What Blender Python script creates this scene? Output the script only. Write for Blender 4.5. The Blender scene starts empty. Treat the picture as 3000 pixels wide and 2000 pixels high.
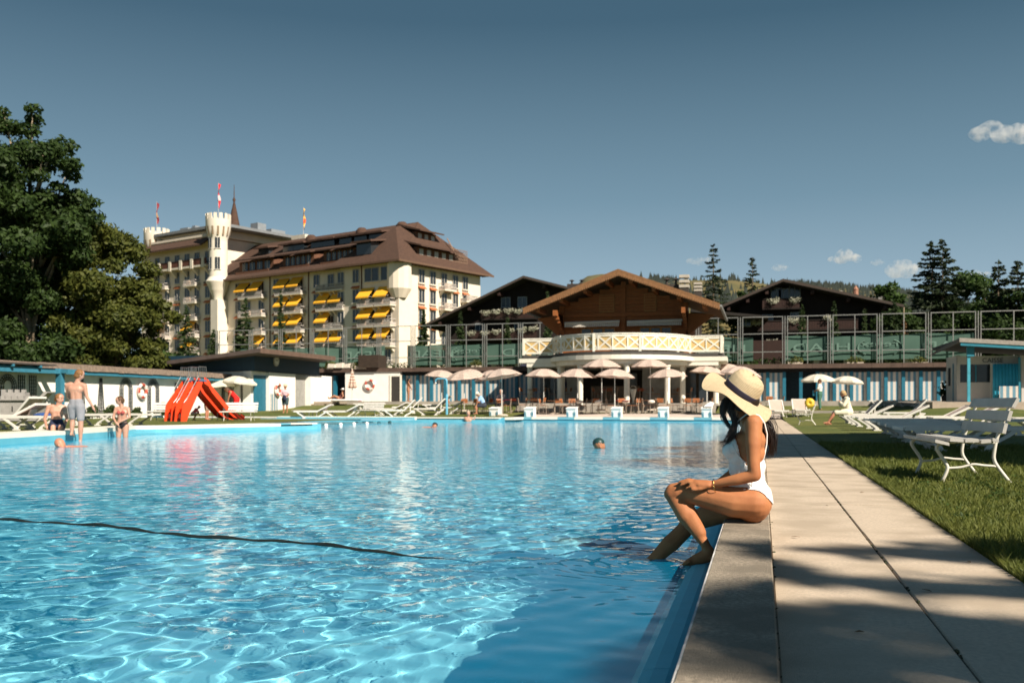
import bpy, bmesh, math, random
import numpy as np
from mathutils import Vector, Matrix, Quaternion
rad = math.radians
SC = bpy.context.scene
# ---------------------------------------------------------------- camera, sky, sun, exposure
YAW = rad(14.15)                 # the pool's long axis is +Y; the camera looks 14 degrees left of it
HC = 0.72                        # camera height above the path
F = 2900.0                       # focal length in photo pixels (3000 wide)
HZ = 1187.0                      # horizon row
CA, SA = math.cos(YAW), math.sin(YAW)
cam = bpy.data.objects.new('camera', bpy.data.cameras.new('camera'))
SC.collection.objects.link(cam); SC.camera = cam
cam.location = (0, 0, HC); cam.rotation_euler = (rad(90), 0, YAW)
cam.data.lens = 36.0 * F / 3000; cam.data.shift_y = (HZ - 1000) / 3000
cam.data.clip_start = 0.05; cam.data.clip_end = 9000
cam.data.dof.use_dof = True; cam.data.dof.focus_distance = 5.4; cam.data.dof.aperture_fstop = 5.0
SUN_EL = rad(39)
SUN_H = Vector((0.811, -0.586)).normalized()
SUN_DIR = Vector((SUN_H.x * math.cos(SUN_EL), SUN_H.y * math.cos(SUN_EL), math.sin(SUN_EL)))
W = bpy.data.worlds.new('World'); SC.world = W; W.use_nodes = True
nt = W.node_tree; nt.nodes.clear()
sky = nt.nodes.new('ShaderNodeTexSky'); sky.sky_type = 'NISHITA'; sky.sun_disc = False
sky.sun_elevation = SUN_EL; sky.sun_rotation = math.atan2(SUN_H.x, SUN_H.y)
sky.altitude = 1100; sky.air_density = 1.0; sky.dust_density = 0.35; sky.ozone_density = 2.2
hs = nt.nodes.new('ShaderNodeHueSaturation'); hs.inputs['Saturation'].default_value = 0.8
tcw = nt.nodes.new('ShaderNodeTexCoord'); sep = nt.nodes.new('ShaderNodeSeparateXYZ'); nt.links.new(tcw.outputs['Generated'], sep.inputs[0])
rp = nt.nodes.new('ShaderNodeValToRGB'); e = rp.color_ramp.elements
e[0].position = 0.0; e[0].color = (0.173, 0.243, 0.287, 1); e[1].position = 1.0; e[1].color = (.015, .042, .070, 1)
for p_, c_ in ((.08, (.182, .255, .305)), (.20, (.086, .152, .193)), (.36, (.020, .057, .084))):
    q_ = e.new(p_); q_.color = (*c_, 1)
nt.links.new(sep.outputs[2], rp.inputs[0])
ten = nt.nodes.new('ShaderNodeVectorMath'); ten.operation = 'SCALE'; ten.inputs[3].default_value = 10.0; nt.links.new(rp.outputs[0], ten.inputs[0])
mxs = nt.nodes.new('ShaderNodeMix'); mxs.data_type = 'RGBA'; mxs.inputs[0].default_value = .90
bg = nt.nodes.new('ShaderNodeBackground'); bg.inputs[1].default_value = 0.10
wo = nt.nodes.new('ShaderNodeOutputWorld')
nt.links.new(sky.outputs[0], hs.inputs['Color']); nt.links.new(hs.outputs[0], mxs.inputs[6]); nt.links.new(ten.outputs[0], mxs.inputs[7])
nt.links.new(mxs.outputs[2], bg.inputs[0]); nt.links.new(bg.outputs[0], wo.inputs[0])
sun = bpy.data.objects.new('sun', bpy.data.lights.new('sun', 'SUN')); SC.collection.objects.link(sun)
sun.data.energy = 5.0; sun.data.angle = rad(0.5); sun.data.color = (1.0, 0.90, 0.76)
sun.rotation_euler = SUN_DIR.to_track_quat('Z', 'Y').to_euler(); sun.location = (0, 0, 60)
sun.data.cycles.is_caustics_light = True
vs = SC.view_settings; vs.view_transform = 'Standard'; vs.look = 'None'; vs.exposure = 0.8; vs.gamma = 1.0; vs.use_curve_mapping = False
cy = SC.cycles; cy.use_denoising = True; cy.max_bounces = 10; cy.transparent_max_bounces = 12; cy.volume_bounces = 2
cy.transmission_bounces = 6; cy.glossy_bounces = 4; cy.diffuse_bounces = 3; cy.sample_clamp_indirect = 6
cy.caustics_refractive = True; cy.caustics_reflective = False

# ---------------------------------------------------------------- helpers
rng = np.random.default_rng(11); random.seed(7)
def Wp(px, py, D):
    "world point seen at photo pixel (px, py) at distance D along the camera axis"
    xc = (px - 1500) / F * D
    return Vector((xc * CA - D * SA, xc * SA + D * CA, HC + (HZ - py) / F * D))
def Gp(px, py, z):
    "world point on the level z seen at photo pixel (px, py)"
    return Wp(px, py, (HC - z) * F / (py - HZ))
def At(px, D, z):
    p = Wp(px, HZ, D); p.z = z; return p
def lerp(a, b, t): return a + (b - a) * t
def sstep(a, b, x):
    t = min(1, max(0, (x - a) / (b - a))); return t * t * (3 - 2 * t)

def node(nt, typ, **kw):
    n = nt.nodes.new(typ)
    for k, v in kw.items():
        if k in n.inputs.keys(): n.inputs[k].default_value = v
        else: setattr(n, k, v)
    return n
def col4(c): return (c[0], c[1], c[2], 1)
MATS = {}
def M(name, c, rough=0.8, var=0.15, scale=6.0, bump=0.0, bscale=40.0, metal=0.0, c2=None, spec=0.4, sss=0.0, coat=0.0, big=None, stretch=None):
    if name in MATS: return MATS[name]
    m = bpy.data.materials.new(name); m.use_nodes = True; t = m.node_tree; b = t.nodes['Principled BSDF']; L = t.links
    b.inputs['Roughness'].default_value = rough; b.inputs['Metallic'].default_value = metal
    b.inputs['Specular IOR Level'].default_value = spec
    if coat: b.inputs['Coat Weight'].default_value = coat
    if sss:
        b.inputs['Subsurface Weight'].default_value = sss; b.inputs['Subsurface Radius'].default_value = (1.0, .35, .2); b.inputs['Subsurface Scale'].default_value = .012
    tc = node(t, 'ShaderNodeTexCoord'); src = tc.outputs['Object']
    if stretch:
        mp = node(t, 'ShaderNodeMapping'); mp.inputs['Scale'].default_value = stretch; L.new(src, mp.inputs[0]); src = mp.outputs[0]
    nz = node(t, 'ShaderNodeTexNoise', Scale=scale, Detail=5.0, Roughness=0.6); L.new(src, nz.inputs['Vector'])
    a = c2 if c2 else tuple(max(0, x * (1 - var)) for x in c); h = c if c2 else tuple(min(1, x * (1 + var)) for x in c)
    cr = node(t, 'ShaderNodeValToRGB'); cr.color_ramp.elements[0].position = .34; cr.color_ramp.elements[1].position = .66
    cr.color_ramp.elements[0].color = col4(a); cr.color_ramp.elements[1].color = col4(h)
    L.new(nz.outputs[0], cr.inputs[0]); out = cr.outputs[0]
    if big:
        n2 = node(t, 'ShaderNodeTexNoise', Scale=big[0], Detail=3.0); L.new(tc.outputs['Object'], n2.inputs['Vector'])
        r2 = node(t, 'ShaderNodeValToRGB'); r2.color_ramp.elements[0].position = .42; r2.color_ramp.elements[1].position = .62
        L.new(n2.outputs[0], r2.inputs[0])
        mx = node(t, 'ShaderNodeMix', data_type='RGBA'); L.new(r2.outputs[0], mx.inputs[0]); L.new(out, mx.inputs[6]); mx.inputs[7].default_value = col4(big[1]); out = mx.outputs[2]
    L.new(out, b.inputs['Base Color'])
    if bump:
        bn = node(t, 'ShaderNodeTexNoise', Scale=bscale, Detail=4.0); L.new(src, bn.inputs['Vector'])
        bp = node(t, 'ShaderNodeBump', Strength=bump, Distance=.02); L.new(bn.outputs[0], bp.inputs['Height']); L.new(bp.outputs[0], b.inputs['Normal'])
    MATS[name] = m; return m

def finish(name, me, mats, parent=None, smooth=False):
    for m in (mats if isinstance(mats, (list, tuple)) else [mats]): me.materials.append(m)
    if smooth: me.polygons.foreach_set('use_smooth', np.ones(len(me.polygons), bool))
    o = bpy.data.objects.new(name, me); SC.collection.objects.link(o)
    if parent is not None: o.parent = parent
    return o
def npmesh(name, v, f, mats, parent=None, smooth=False, mi=None):
    v = np.asarray(v, dtype=np.float32); f = np.asarray(f, dtype=np.int32); k = f.shape[1]
    me = bpy.data.meshes.new(name); me.vertices.add(len(v)); me.vertices.foreach_set('co', v.ravel())
    me.loops.add(f.size); me.loops.foreach_set('vertex_index', f.ravel()); me.polygons.add(len(f))
    me.polygons.foreach_set('loop_start', np.arange(len(f), dtype=np.int32) * k)
    if mi is not None: me.polygons.foreach_set('material_index', np.asarray(mi, dtype=np.int32))
    me.update(calc_edges=True)
    return finish(name, me, mats, parent, smooth)

class MB:
    def __init__(s): s.v = []; s.f = []; s.m = []
    def add(s, vs, fs, m=0):
        n = len(s.v); s.v += [tuple(p) for p in vs]
        for f in fs: s.f.append(tuple(n + i for i in f)); s.m.append(m)
        return s
    def box(s, x0, x1, y0, y1, z0, z1, m=0):
        x0, x1 = sorted((x0, x1)); y0, y1 = sorted((y0, y1)); z0, z1 = sorted((z0, z1))
        vs = [(x, y, z) for z in (z0, z1) for y in (y0, y1) for x in (x0, x1)]
        return s.add(vs, [(0, 2, 3, 1), (4, 5, 7, 6), (0, 1, 5, 4), (2, 6, 7, 3), (0, 4, 6, 2), (1, 3, 7, 5)], m)
    def prism(s, pts, off, m=0):
        "closed solid: polygon pts (3-D, counter-clockwise against off) swept by vector off"
        n = len(pts); o = Vector(off); a = [Vector(p) for p in pts]
        vs = a + [p + o for p in a]
        fs = [tuple(range(n))[::-1], tuple(range(n, 2 * n))] + [(i, (i + 1) % n, n + (i + 1) % n, n + i) for i in range(n)]
        return s.add(vs, fs, m)
    def beam(s, a, b, w, h, m=0, up=(0, 0, 1)):
        a = Vector(a); b = Vector(b); d = (b - a).normalized(); u = Vector(up)
        r = d.cross(u)
        if r.length < 1e-4: r = d.cross(Vector((0, 1, 0)))
        r.normalize(); u = r.cross(d).normalized(); r = r * w / 2; u = u * h / 2
        vs = [a - r - u, a + r - u, a + r + u, a - r + u, b - r - u, b + r - u, b + r + u, b - r + u]
        return s.add(vs, [(0, 3, 2, 1)[::-1], (4, 5, 6, 7)[::-1], (0, 1, 5, 4)[::-1], (1, 2, 6, 5)[::-1], (2, 3, 7, 6)[::-1], (3, 0, 4, 7)[::-1]], m)
    def tube(s, pts, r, n=6, m=0, caps=True):
        pts = [Vector(p) for p in pts]; k = len(pts); rr = r if isinstance(r, (list, tuple)) else [r] * k
        prev = None; rings = []
        for i, p in enumerate(pts):
            d = (pts[min(i + 1, k - 1)] - pts[max(i - 1, 0)]).normalized()
            if prev is None:
                a = d.cross(Vector((0, 0, 1)))
                if a.length < 1e-3: a = d.cross(Vector((0, 1, 0)))
            else: a = prev - d * prev.dot(d)
            a.normalize(); prev = a; b = d.cross(a)
            rings.append([p + (a * math.cos(2 * math.pi * j / n) + b * math.sin(2 * math.pi * j / n)) * rr[i] for j in range(n)])
        vs = [q for g in rings for q in g]; fs = []
        for i in range(k - 1):
            for j in range(n):
                fs.append((i * n + j, i * n + (j + 1) % n, (i + 1) * n + (j + 1) % n, (i + 1) * n + j))
        if caps: fs.append(tuple(range(n))[::-1]); fs.append(tuple((k - 1) * n + j for j in range(n)))
        return s.add(vs, fs, m)
    def lathe(s, prof, n=16, c=(0, 0, 0), m=0, a0=0, a1=2 * math.pi):
        full = abs(a1 - a0 - 2 * math.pi) < 1e-6; k = n if full else n + 1; c = Vector(c)
        vs = [c + Vector((r * math.cos(a0 + (a1 - a0) * j / n), r * math.sin(a0 + (a1 - a0) * j / n), z)) for (r, z) in prof for j in range(k)]
        fs = []
        for i in range(len(prof) - 1):
            for j in range(n):
                fs.append((i * k + j, i * k + (j + 1) % k, (i + 1) * k + (j + 1) % k, (i + 1) * k + j))
        return s.add(vs, fs, m)
    def ell(s, c, r, n=10, k=7, m=0, rot=None):
        c = Vector(c); r = (r, r, r) if isinstance(r, (int, float)) else r; vs = []; R = rot or Matrix.Identity(3)
        for i in range(k + 1):
            t = math.pi * i / k
            for j in range(n):
                a = 2 * math.pi * j / n
                vs.append(c + R @ Vector((r[0] * math.sin(t) * math.cos(a), r[1] * math.sin(t) * math.sin(a), -r[2] * math.cos(t))))
        fs = [(i * n + j, i * n + (j + 1) % n, (i + 1) * n + (j + 1) % n, (i + 1) * n + j) for i in range(k) for j in range(n)]
        return s.add(vs, fs, m)
    def quad(s, a, b, c, d, m=0): return s.add([a, b, c, d], [(0, 1, 2, 3)], m)
    def tri(s, a, b, c, m=0): return s.add([a, b, c], [(0, 1, 2)], m)
    def data(s, name, mats, smooth=False):
        me = bpy.data.meshes.new(name); me.from_pydata(s.v, [], s.f)
        if any(s.m): me.polygons.foreach_set('material_index', np.array(s.m, dtype=np.int32))
        for m in (mats if isinstance(mats, (list, tuple)) else [mats]): me.materials.append(m)
        if smooth:
            me.polygons.foreach_set('use_smooth', np.ones(len(me.polygons), bool))
        return me
    def build(s, name, mats, parent=None, smooth=False, autos=None):
        o = bpy.data.objects.new(name, s.data(name, mats, smooth or autos is not None)); SC.collection.objects.link(o)
        if autos is not None: o.data.set_sharp_from_angle(angle=rad(autos))
        if parent is not None: o.parent = parent
        return o
def thing(name, label, cat, loc=(0, 0, 0), rz=0.0, group=None):
    o = bpy.data.objects.new(name, None); SC.collection.objects.link(o); o.empty_display_size = .2
    o.location = loc; o.rotation_euler = (0, 0, rz); return tag(o, label, cat, group)
def tag(o, label, cat, group=None):
    o['label'] = label; o['category'] = cat
    if group: o['group'] = group
    return o
def struct(o, kind='structure'): o['kind'] = kind; return o
def link_mesh(name, me, parent=None, loc=(0, 0, 0), rz=0, mat=None, scale=None):
    o = bpy.data.objects.new(name, me); SC.collection.objects.link(o); o.location = loc; o.rotation_euler = (0, 0, rz)
    if scale: o.scale = scale
    if parent is not None: o.parent = parent
    return o
def dup(root, loc=None, rz=None, label=None, group=None, rot=None, scale=None):
    c = root.copy(); SC.collection.objects.link(c)
    if loc is not None: c.location = loc
    if rz is not None: c.rotation_euler = (0, 0, rz)
    if rot is not None: c.rotation_euler = rot
    if scale is not None: c.scale = scale
    if label: c['label'] = label
    if group: c['group'] = group
    def rec(a, b):
        for ch in a.children:
            d = ch.copy(); SC.collection.objects.link(d); d.parent = b; rec(ch, d)
    rec(root, c); return c
def text_mesh(s, size, depth=.004, font_align='CENTER'):
    cu = bpy.data.curves.new('lettering', 'FONT'); cu.body = s; cu.size = size; cu.extrude = depth; cu.align_x = font_align; cu.align_y = 'CENTER'; cu.resolution_u = 3
    o = bpy.data.objects.new('lettering', cu); SC.collection.objects.link(o)
    dg = bpy.context.evaluated_depsgraph_get(); me = bpy.data.meshes.new_from_object(o.evaluated_get(dg))
    bpy.data.objects.remove(o); return me

# ---------------------------------------------------------------- materials
WHITEP = M('white_paint', (.73, .685, .59), .55, .04, 3, .05, 60)
WALLW = M('white_render', (.78, .75, .70), .9, .05, 2.5, .15, 60)
CONC = M('concrete', (.36, .32, .275), .9, .16, 30, .35, 160, big=(1.5, (.29, .26, .225)))
COPING = M('coping_concrete', (.33, .275, .21), .9, .34, 70, .6, 220, big=(4.0, (.22, .185, .14)))
SLAB = M('path_slab', (.53, .435, .335), .9, .14, 55, .4, 260, big=(2.2, (.42, .34, .255)))
BLUEP = M('blue_paint', (.10, .36, .48), .5, .06, 3)
TEAL = M('teal_paint', (.015, .13, .20), .5, .1, 3)
NAVY = M('navy_paint', (.008, .032, .055), .6, .1, 3)
LBLUE = M('pool_paint', (.13, .42, .53), .5, .06, 3, big=(1.2, (.10, .36, .47)))
DARKW = M('dark_timber', (.035, .022, .014), .85, .35, 3, .3, 20, stretch=(1, 1, 8))
BLACK = M('black_and_painted_shade', (.012, .012, .012), .9, .1, 3)  # plain black for small parts; also paints the shade under the cabin eave
GREYM = M('galvanised', (.36, .35, .33), .45, .1, 8, metal=.6)
STEEL = M('steel', (.5, .5, .5), .3, .05, 8, metal=.9)
# ---------------------------------------------------------------- pool
ZL, ZW, ZF = 0.09, -0.15, -1.10      # ledge top, water level, pool floor
XR = -0.39                            # pool wall under the overflow lip
XE0, XE1 = -0.198, 0.042              # near coping
YF = 52.6                             # far pool wall
XLW = -15.9
def PG(px, py, z=ZL): p = Gp(px, py, z); return (p.x, p.y)
# left shore, seen from the rim's front edge in the photo
shore = [PG(*p, ZW) for p in ((0, 1303), (193, 1289.5), (327, 1278), (398, 1270), (506, 1269), (600, 1266), (823, 1260), (930, 1257))]
d0 = Vector(shore[1]) - Vector(shore[0]); p_near = Vector(shore[0]) - d0.normalized() * 30
shore = [(p_near.x, p_near.y)] + shore
jet_end = shore[-1]
inner = [(jet_end[0] - .1, jet_end[1] + .5), (shore[-2][0] - .45, shore[-2][1] + .2)]
FLOORM = M('pool_floor_paint', (.26, .76, .92), .7, .03, 1.2, big=(.7, (.28, .78, .93)))
fl = MB(); fl.box(-46, 1, -10, 60, ZF - .3, ZF)
pf = struct(fl.build('pool_floor', FLOORM)); pf.cycles.is_caustics_receiver = True
def wall_strip(mb, pts, z0, z1, th=.3, m=0):
    "vertical slab following a polyline, thickness to the left of travel"
    for a, b in zip(pts[:-1], pts[1:]):
        a = Vector((a[0], a[1], 0)); b = Vector((b[0], b[1], 0)); d = (b - a).normalized(); n = Vector((-d.y, d.x, 0)) * th
        q = [a, b, b + n, a + n]
        mb.prism([Vector((p.x, p.y, z0)) for p in q], (0, 0, z1 - z0), m)
w = MB()
wall_strip(w, shore, ZF, ZL - .10, .3)
wall_strip(w, [inner[1], inner[0]][::-1], ZF, ZL - .045, .01)
w.box(XR, XR + .12, -8, YF, ZF, ZW - .035)                    # right wall with the overflow lip on top
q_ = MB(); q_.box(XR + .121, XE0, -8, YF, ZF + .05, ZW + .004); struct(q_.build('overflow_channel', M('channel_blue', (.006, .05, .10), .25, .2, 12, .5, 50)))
w.box(-30, XE0 + .0, YF, YF + .3, ZF, ZL - .1)
pw = struct(w.build('pool_wall', LBLUE)); pw.cycles.is_caustics_receiver = True
lp = MB(); 
for i in range(27):
    y0 = -8 + i * 2.25; lp.prism([(XR - .012, y0, ZW - .034), (XR + .128, y0, ZW - .034), (XR + .128, y0, ZW + .008), (XR + .10, y0, ZW + .016), (XR + .05, y0, ZW + .012), (XR + .012, y0, ZW + .002), (XR - .012, y0, ZW - .02)], (0, 2.245, 0))
ov = struct(lp.build('overflow_lip', M('lip_paint', (.16, .58, .70), .75, .05, 5))); ov.cycles.is_caustics_receiver = True
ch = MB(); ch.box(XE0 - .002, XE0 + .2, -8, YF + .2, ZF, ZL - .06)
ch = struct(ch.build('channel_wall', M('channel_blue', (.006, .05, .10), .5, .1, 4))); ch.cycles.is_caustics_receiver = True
# near coping: stones with fine joints
rim = thing('pool_rim', 'grey exposed concrete coping running beside the slab path', 'coping'); rim['kind'] = 'structure'; del rim['category']
y = -3.6
for i in range(29):
    L = 2.0; m = MB(); j = .004
    zt = ZL + random.uniform(-.0015, .0015); b = .006
    a0, a1 = y + j, y + L - j
    m.prism([(XE0, a0, ZL - .11), (XE1, a0, ZL - .11), (XE1, a0, zt - b), (XE1 - b, a0, zt), (XE0 + b, a0, zt), (XE0, a0, zt - b)], (0, a1 - a0, 0))
    m.build('coping_stone', COPING, rim); y += L
ed = MB(); ed.box(XE0 - .0025, XE0 + .004, -3.6, YF, ZL - .03, ZL - .0035)
ed.build('edge_strip', M('worn_white_edge', (.55, .54, .52), .6, .3, 9), rim)
# path slabs
path = thing('path', 'path', 'path'); path['kind'] = 'structure'; del path['category']; del path['label']
SX = [(XE1 + .004, .5545), (.5575, 1.037)]
offs = (0.0, 0.06)
# joints measured from the photo: rows at y(px)=1551,1776,1889 in the left column
for c, (x0, x1) in enumerate(SX):
    y = -2.2 + offs[c]
    for i in range(36):
        L = 1.62; g_ = 0
        m = MB(); g = .0015; zt = random.uniform(-.003, .002); b = .006
        pr = [(x0 + g, 0, -.06), (x1 - g, 0, -.06), (x1 - g, 0, zt - b), (x1 - g - b, 0, zt), (x0 + g + b, 0, zt), (x0 + g, 0, zt - b)]
        m.prism([(p[0], y + g, p[2]) for p in pr], (0, L - 2 * g, 0))
        m.build('slab', SLAB, path); y += L
jb = MB(); jb.box(XE1, 1.037, -3, 56, -.2, -.012); jb.build('joint_bed', M('joint_soil', (.10, .085, .065), .95, .4, 30), path)
jm = MB(); 
for i in range(160):
    yy = random.uniform(.8, 16); xx = XE1 + .004 + random.random() * .02 if random.random() < .5 else .556 + random.uniform(-.006, .006)
    r = random.uniform(.004, .013); jm.ell((xx, yy, -.004), (r * .7, r * 1.8, r * .5), 6, 4)
struct(jm.build('joint_moss', M('moss', (.04, .045, .02), .95, .4, 60), path), 'stuff')
# white rims
rw = thing('pool_edge', 'white', 'edge'); rw['kind'] = 'structure'; del rw['category']; del rw['label']
m = MB(); pts = shore
def offset(a, b, k):
    d = (Vector(b) - Vector(a)).normalized(); return Vector((-d.y, d.x)) * k
def rim_strip(pts, w0, name='rim_stone', seg=4.0, z0=ZL - .10, z1=ZL, mat=WHITEP):
    # shared mitred corners
    P = [Vector(p) for p in pts]; N = []
    for i in range(len(P)):
        n = Vector((0, 0))
        if i > 0: d = (P[i] - P[i - 1]).normalized(); n += Vector((-d.y, d.x))
        if i < len(P) - 1: d = (P[i + 1] - P[i]).normalized(); n += Vector((-d.y, d.x))
        n.normalize(); N.append(n * w0)
    for i in range(len(P) - 1):
        L = (P[i + 1] - P[i]).length; k = max(1, int(L / seg))
        for j in range(k):
            t0, t1 = j / k, (j + 1) / k - .006 / L
            a, b = P[i].lerp(P[i + 1], t0), P[i].lerp(P[i + 1], t1); c, d = N[i].lerp(N[i + 1], t1), N[i].lerp(N[i + 1], t0)
            q = MB(); q.prism([(a.x, a.y, z0), (b.x, b.y, z0), (b.x + c.x, b.y + c.y, z0), (a.x + d.x, a.y + d.y, z0)], (0, 0, z1 - z0)); q.build(name, mat, rw)
rim_strip(shore[:-1], 1.0)
q = MB(); a, b = Vector(shore[-2]), Vector(shore[-1]); n = offset(a, b, .5); a2 = a.lerp(b, .27)
q.prism([(a2.x, a2.y, ZL - .045), (b.x, b.y, ZL - .045), (b.x + n.x, b.y + n.y, ZL - .045), (a2.x + n.x, a2.y + n.y, ZL - .045)], (0, 0, .045)); q.build('rim_stone', WHITEP, rw)
# blue gap pad with round emblem
q = MB(); q.prism([(a.x, a.y, ZL - .045), (a2.x - .02, a2.y, ZL - .045), (a2.x + n.x - .02, a2.y + n.y, ZL - .045), (a.x + n.x, a.y + n.y, ZL - .045)], (0, 0, .04)); q.build('rim_stone', LBLUE, rw)
for (x0, x1) in [(-30, -12.9)]:
    pass
far = []
x = -12.0; 
BLK = [At(px, 53.6, 0).x for px in (1424, 1536, 1668, 1806, 1946, 2074)]
edges = [-12.6]
xs_ = sorted([b - .75 for b in BLK] + [b + .45 for b in BLK])
cur = -12.6
for b in BLK:
    q = MB(); q.box(cur, b - .62, YF - .06, YF + .9, ZL - .13, ZL); q.build('rim_stone', WHITEP, rw)
    q = MB(); q.box(b - .615, b + .3, YF - .055, YF + .9, ZL - .13, ZL - .004); q.build('rim_stone', M('rim_blue', (.16, .38, .46), .5, .05, 3), rw)
    cur = b + .305
q = MB(); q.box(cur, XE1, YF - .06, YF + .9, ZL - .13, ZL); q.build('rim_stone', WHITEP, rw)
q = MB(); q.box(-13.1, -12.605, YF - 2.2, YF + .9, ZL - .13, ZL); q.build('rim_stone', WHITEP, rw)
q = MB(); q.box(-13.3, -13.105, YF - 2.2, YF + .9, ZF, ZL - .02); q.build('rim_stone', LBLUE, rw)
q = MB(); q.box(-44, -13.3, 49.9, 50.8, ZL - .06, ZL); q.build('rim_stone', WHITEP, rw)
q = MB(); q.box(-44, -13.3, 50.05, 50.8, ZF, ZL - .062); q.build('rim_stone', LBLUE, rw)
q = MB(); q.box(-24, -13.3, 48.4, 50.05, ZF, ZW + .02); q.box(-24, -13.3, 49.2, 50.05, ZW + .02, ZW + .12); q.build('pool_step', LBLUE, rw)
# alcove steps in the left shore
a, b = Vector(shore[3]), Vector(shore[5]); 
for k in range(2):
    q = MB(); pA = Vector(shore[4]); c1 = a.lerp(pA, .15 + .3 * k); c2 = b.lerp(pA, .15 + .3 * k)
    q.prism([(c1.x, c1.y, ZF), (c2.x, c2.y, ZF), (pA.x, pA.y, ZF)], (0, 0, ZW + .03 + .08 * k - ZF)); q.build('pool_step', LBLUE, rw)
# deck behind the far rim
dk = MB()
for i in range(18):
    x0 = -12.6 + i * .78; dk.prism([(x0, YF + .905, ZL - .03), (x0 + .775, YF + .905, ZL - .03), (x0 + .775, 57.2, .255), (x0, 57.2, .255)], (0, 0, .02))
dk = struct(dk.build('far_deck', M('deck_slab', (.52, .44, .38), .9, .08, 3, .1, 60)))
# ---------------------------------------------------------------- water surface
def grow(a, b, d0, g, dm):
    out = [a]; d = d0
    while out[-1] < b: out.append(out[-1] + d); d = min(d * g, dm)
    out[-1] = b; return np.array(out)
ys = np.concatenate([np.array([-6, -2, 0, 1.0, 1.6]), grow(1.9, YF + .15, .019, 1.0032, .14)])
xs = -grow(-XE0, 45, .021, 1.0032, .5)
Xg, Yg = np.meshgrid(xs, ys); Zg = np.zeros_like(Xg); wr = np.random.default_rng(5)
def waves(n, l0, l1, slope, th0, sp):
    global Zg
    for i in range(n):
        lam = l0 * (l1 / l0) ** wr.random(); th = wr.normal(th0, sp); k = 2 * math.pi / lam
        A = slope / k * wr.uniform(.5, 1.5)
        fade = np.clip(lam / (2.6 * np.maximum(.02, .0045 * Yg)), 0, 1) ** 1.0
        Zg += A * np.sin(k * (Xg * math.cos(th) + Yg * math.sin(th)) + wr.random() * 6.28 + .35 * np.sin(.9 * Xg + .6 * Yg + i)) * fade
waves(34, .11, .27, .0108, .8, 1.2)
waves(22, .30, .9, .0058, .9, 1.2)
waves(10, 1.0, 3.2, .0022, 1.1, .9)
# calm patch in the lee of the near wall, rings round the woman's legs
Zg *= 1 - .45 * np.clip((Yg - 8) / 14, 0, 1)
calm = 1 - .62 * np.exp(-((Xg + .5) / 1.0) ** 2) * np.exp(-((Yg - 2.0) / 2.6) ** 2)
Zg *= calm
for (cx, cy_, A, lam, dec) in [(At(1905, 5.5, 0).x, At(1905, 5.5, 0).y, .0030, .085, .42), (At(2030, 5.42, 0).x, At(2030, 5.42, 0).y, .0012, .06, .2)]:
    r = np.hypot(Xg - cx, Yg - cy_); Zg += A * np.sin(2 * math.pi * r / lam) * np.exp(-r / dec) * np.minimum(1, r / .04)
v = np.stack([Xg, Yg, Zg + ZW], -1).reshape(-1, 3); ny, nx = Xg.shape
ii = np.arange(ny * nx).reshape(ny, nx); f = np.stack([ii[:-1, :-1], ii[1:, :-1], ii[1:, 1:], ii[:-1, 1:]], -1).reshape(-1, 4)
wm = bpy.data.materials.new('water'); wm.use_nodes = True; t = wm.node_tree; b = t.nodes['Principled BSDF']
b.inputs['Roughness'].default_value = 0; b.inputs['Transmission Weight'].default_value = 1; b.inputs['IOR'].default_value = 1.33
b.inputs['Base Color'].default_value = (1, 1, 1, 1)
nz = node(t, 'ShaderNodeTexNoise', Scale=3.4, Detail=4.0, Roughness=.55); tc = node(t, 'ShaderNodeTexCoord'); t.links.new(tc.outputs['Object'], nz.inputs['Vector'])
sp = node(t, 'ShaderNodeSeparateXYZ'); t.links.new(tc.outputs['Object'], sp.inputs[0]); mr = node(t, 'ShaderNodeMapRange'); mr.inputs[1].default_value = 7; mr.inputs[2].default_value = 24; mr.inputs[3].default_value = 0.0; mr.inputs[4].default_value = 1.0; t.links.new(sp.outputs[1], mr.inputs[0])
bp = node(t, 'ShaderNodeBump', Strength=1.0, Distance=.016); t.links.new(mr.outputs[0], bp.inputs['Strength']); t.links.new(nz.outputs[0], bp.inputs['Height']); t.links.new(bp.outputs[0], b.inputs['Normal'])
# blue diffuse share stands in for scattered light, added to brighten the shaded water
mxw = node(t, 'ShaderNodeMixShader'); mxw.inputs[0].default_value = .14; df = node(t, 'ShaderNodeBsdfDiffuse'); df.inputs[0].default_value = (.0, .46, .86, 1); om = t.nodes['Material Output']
t.links.new(b.outputs[0], mxw.inputs[1]); t.links.new(df.outputs[0], mxw.inputs[2]); t.links.new(mxw.outputs[0], om.inputs['Surface'])
water = npmesh('pool_water', v, f, wm, smooth=True); struct(water); water.cycles.is_caustics_caster = True
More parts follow.
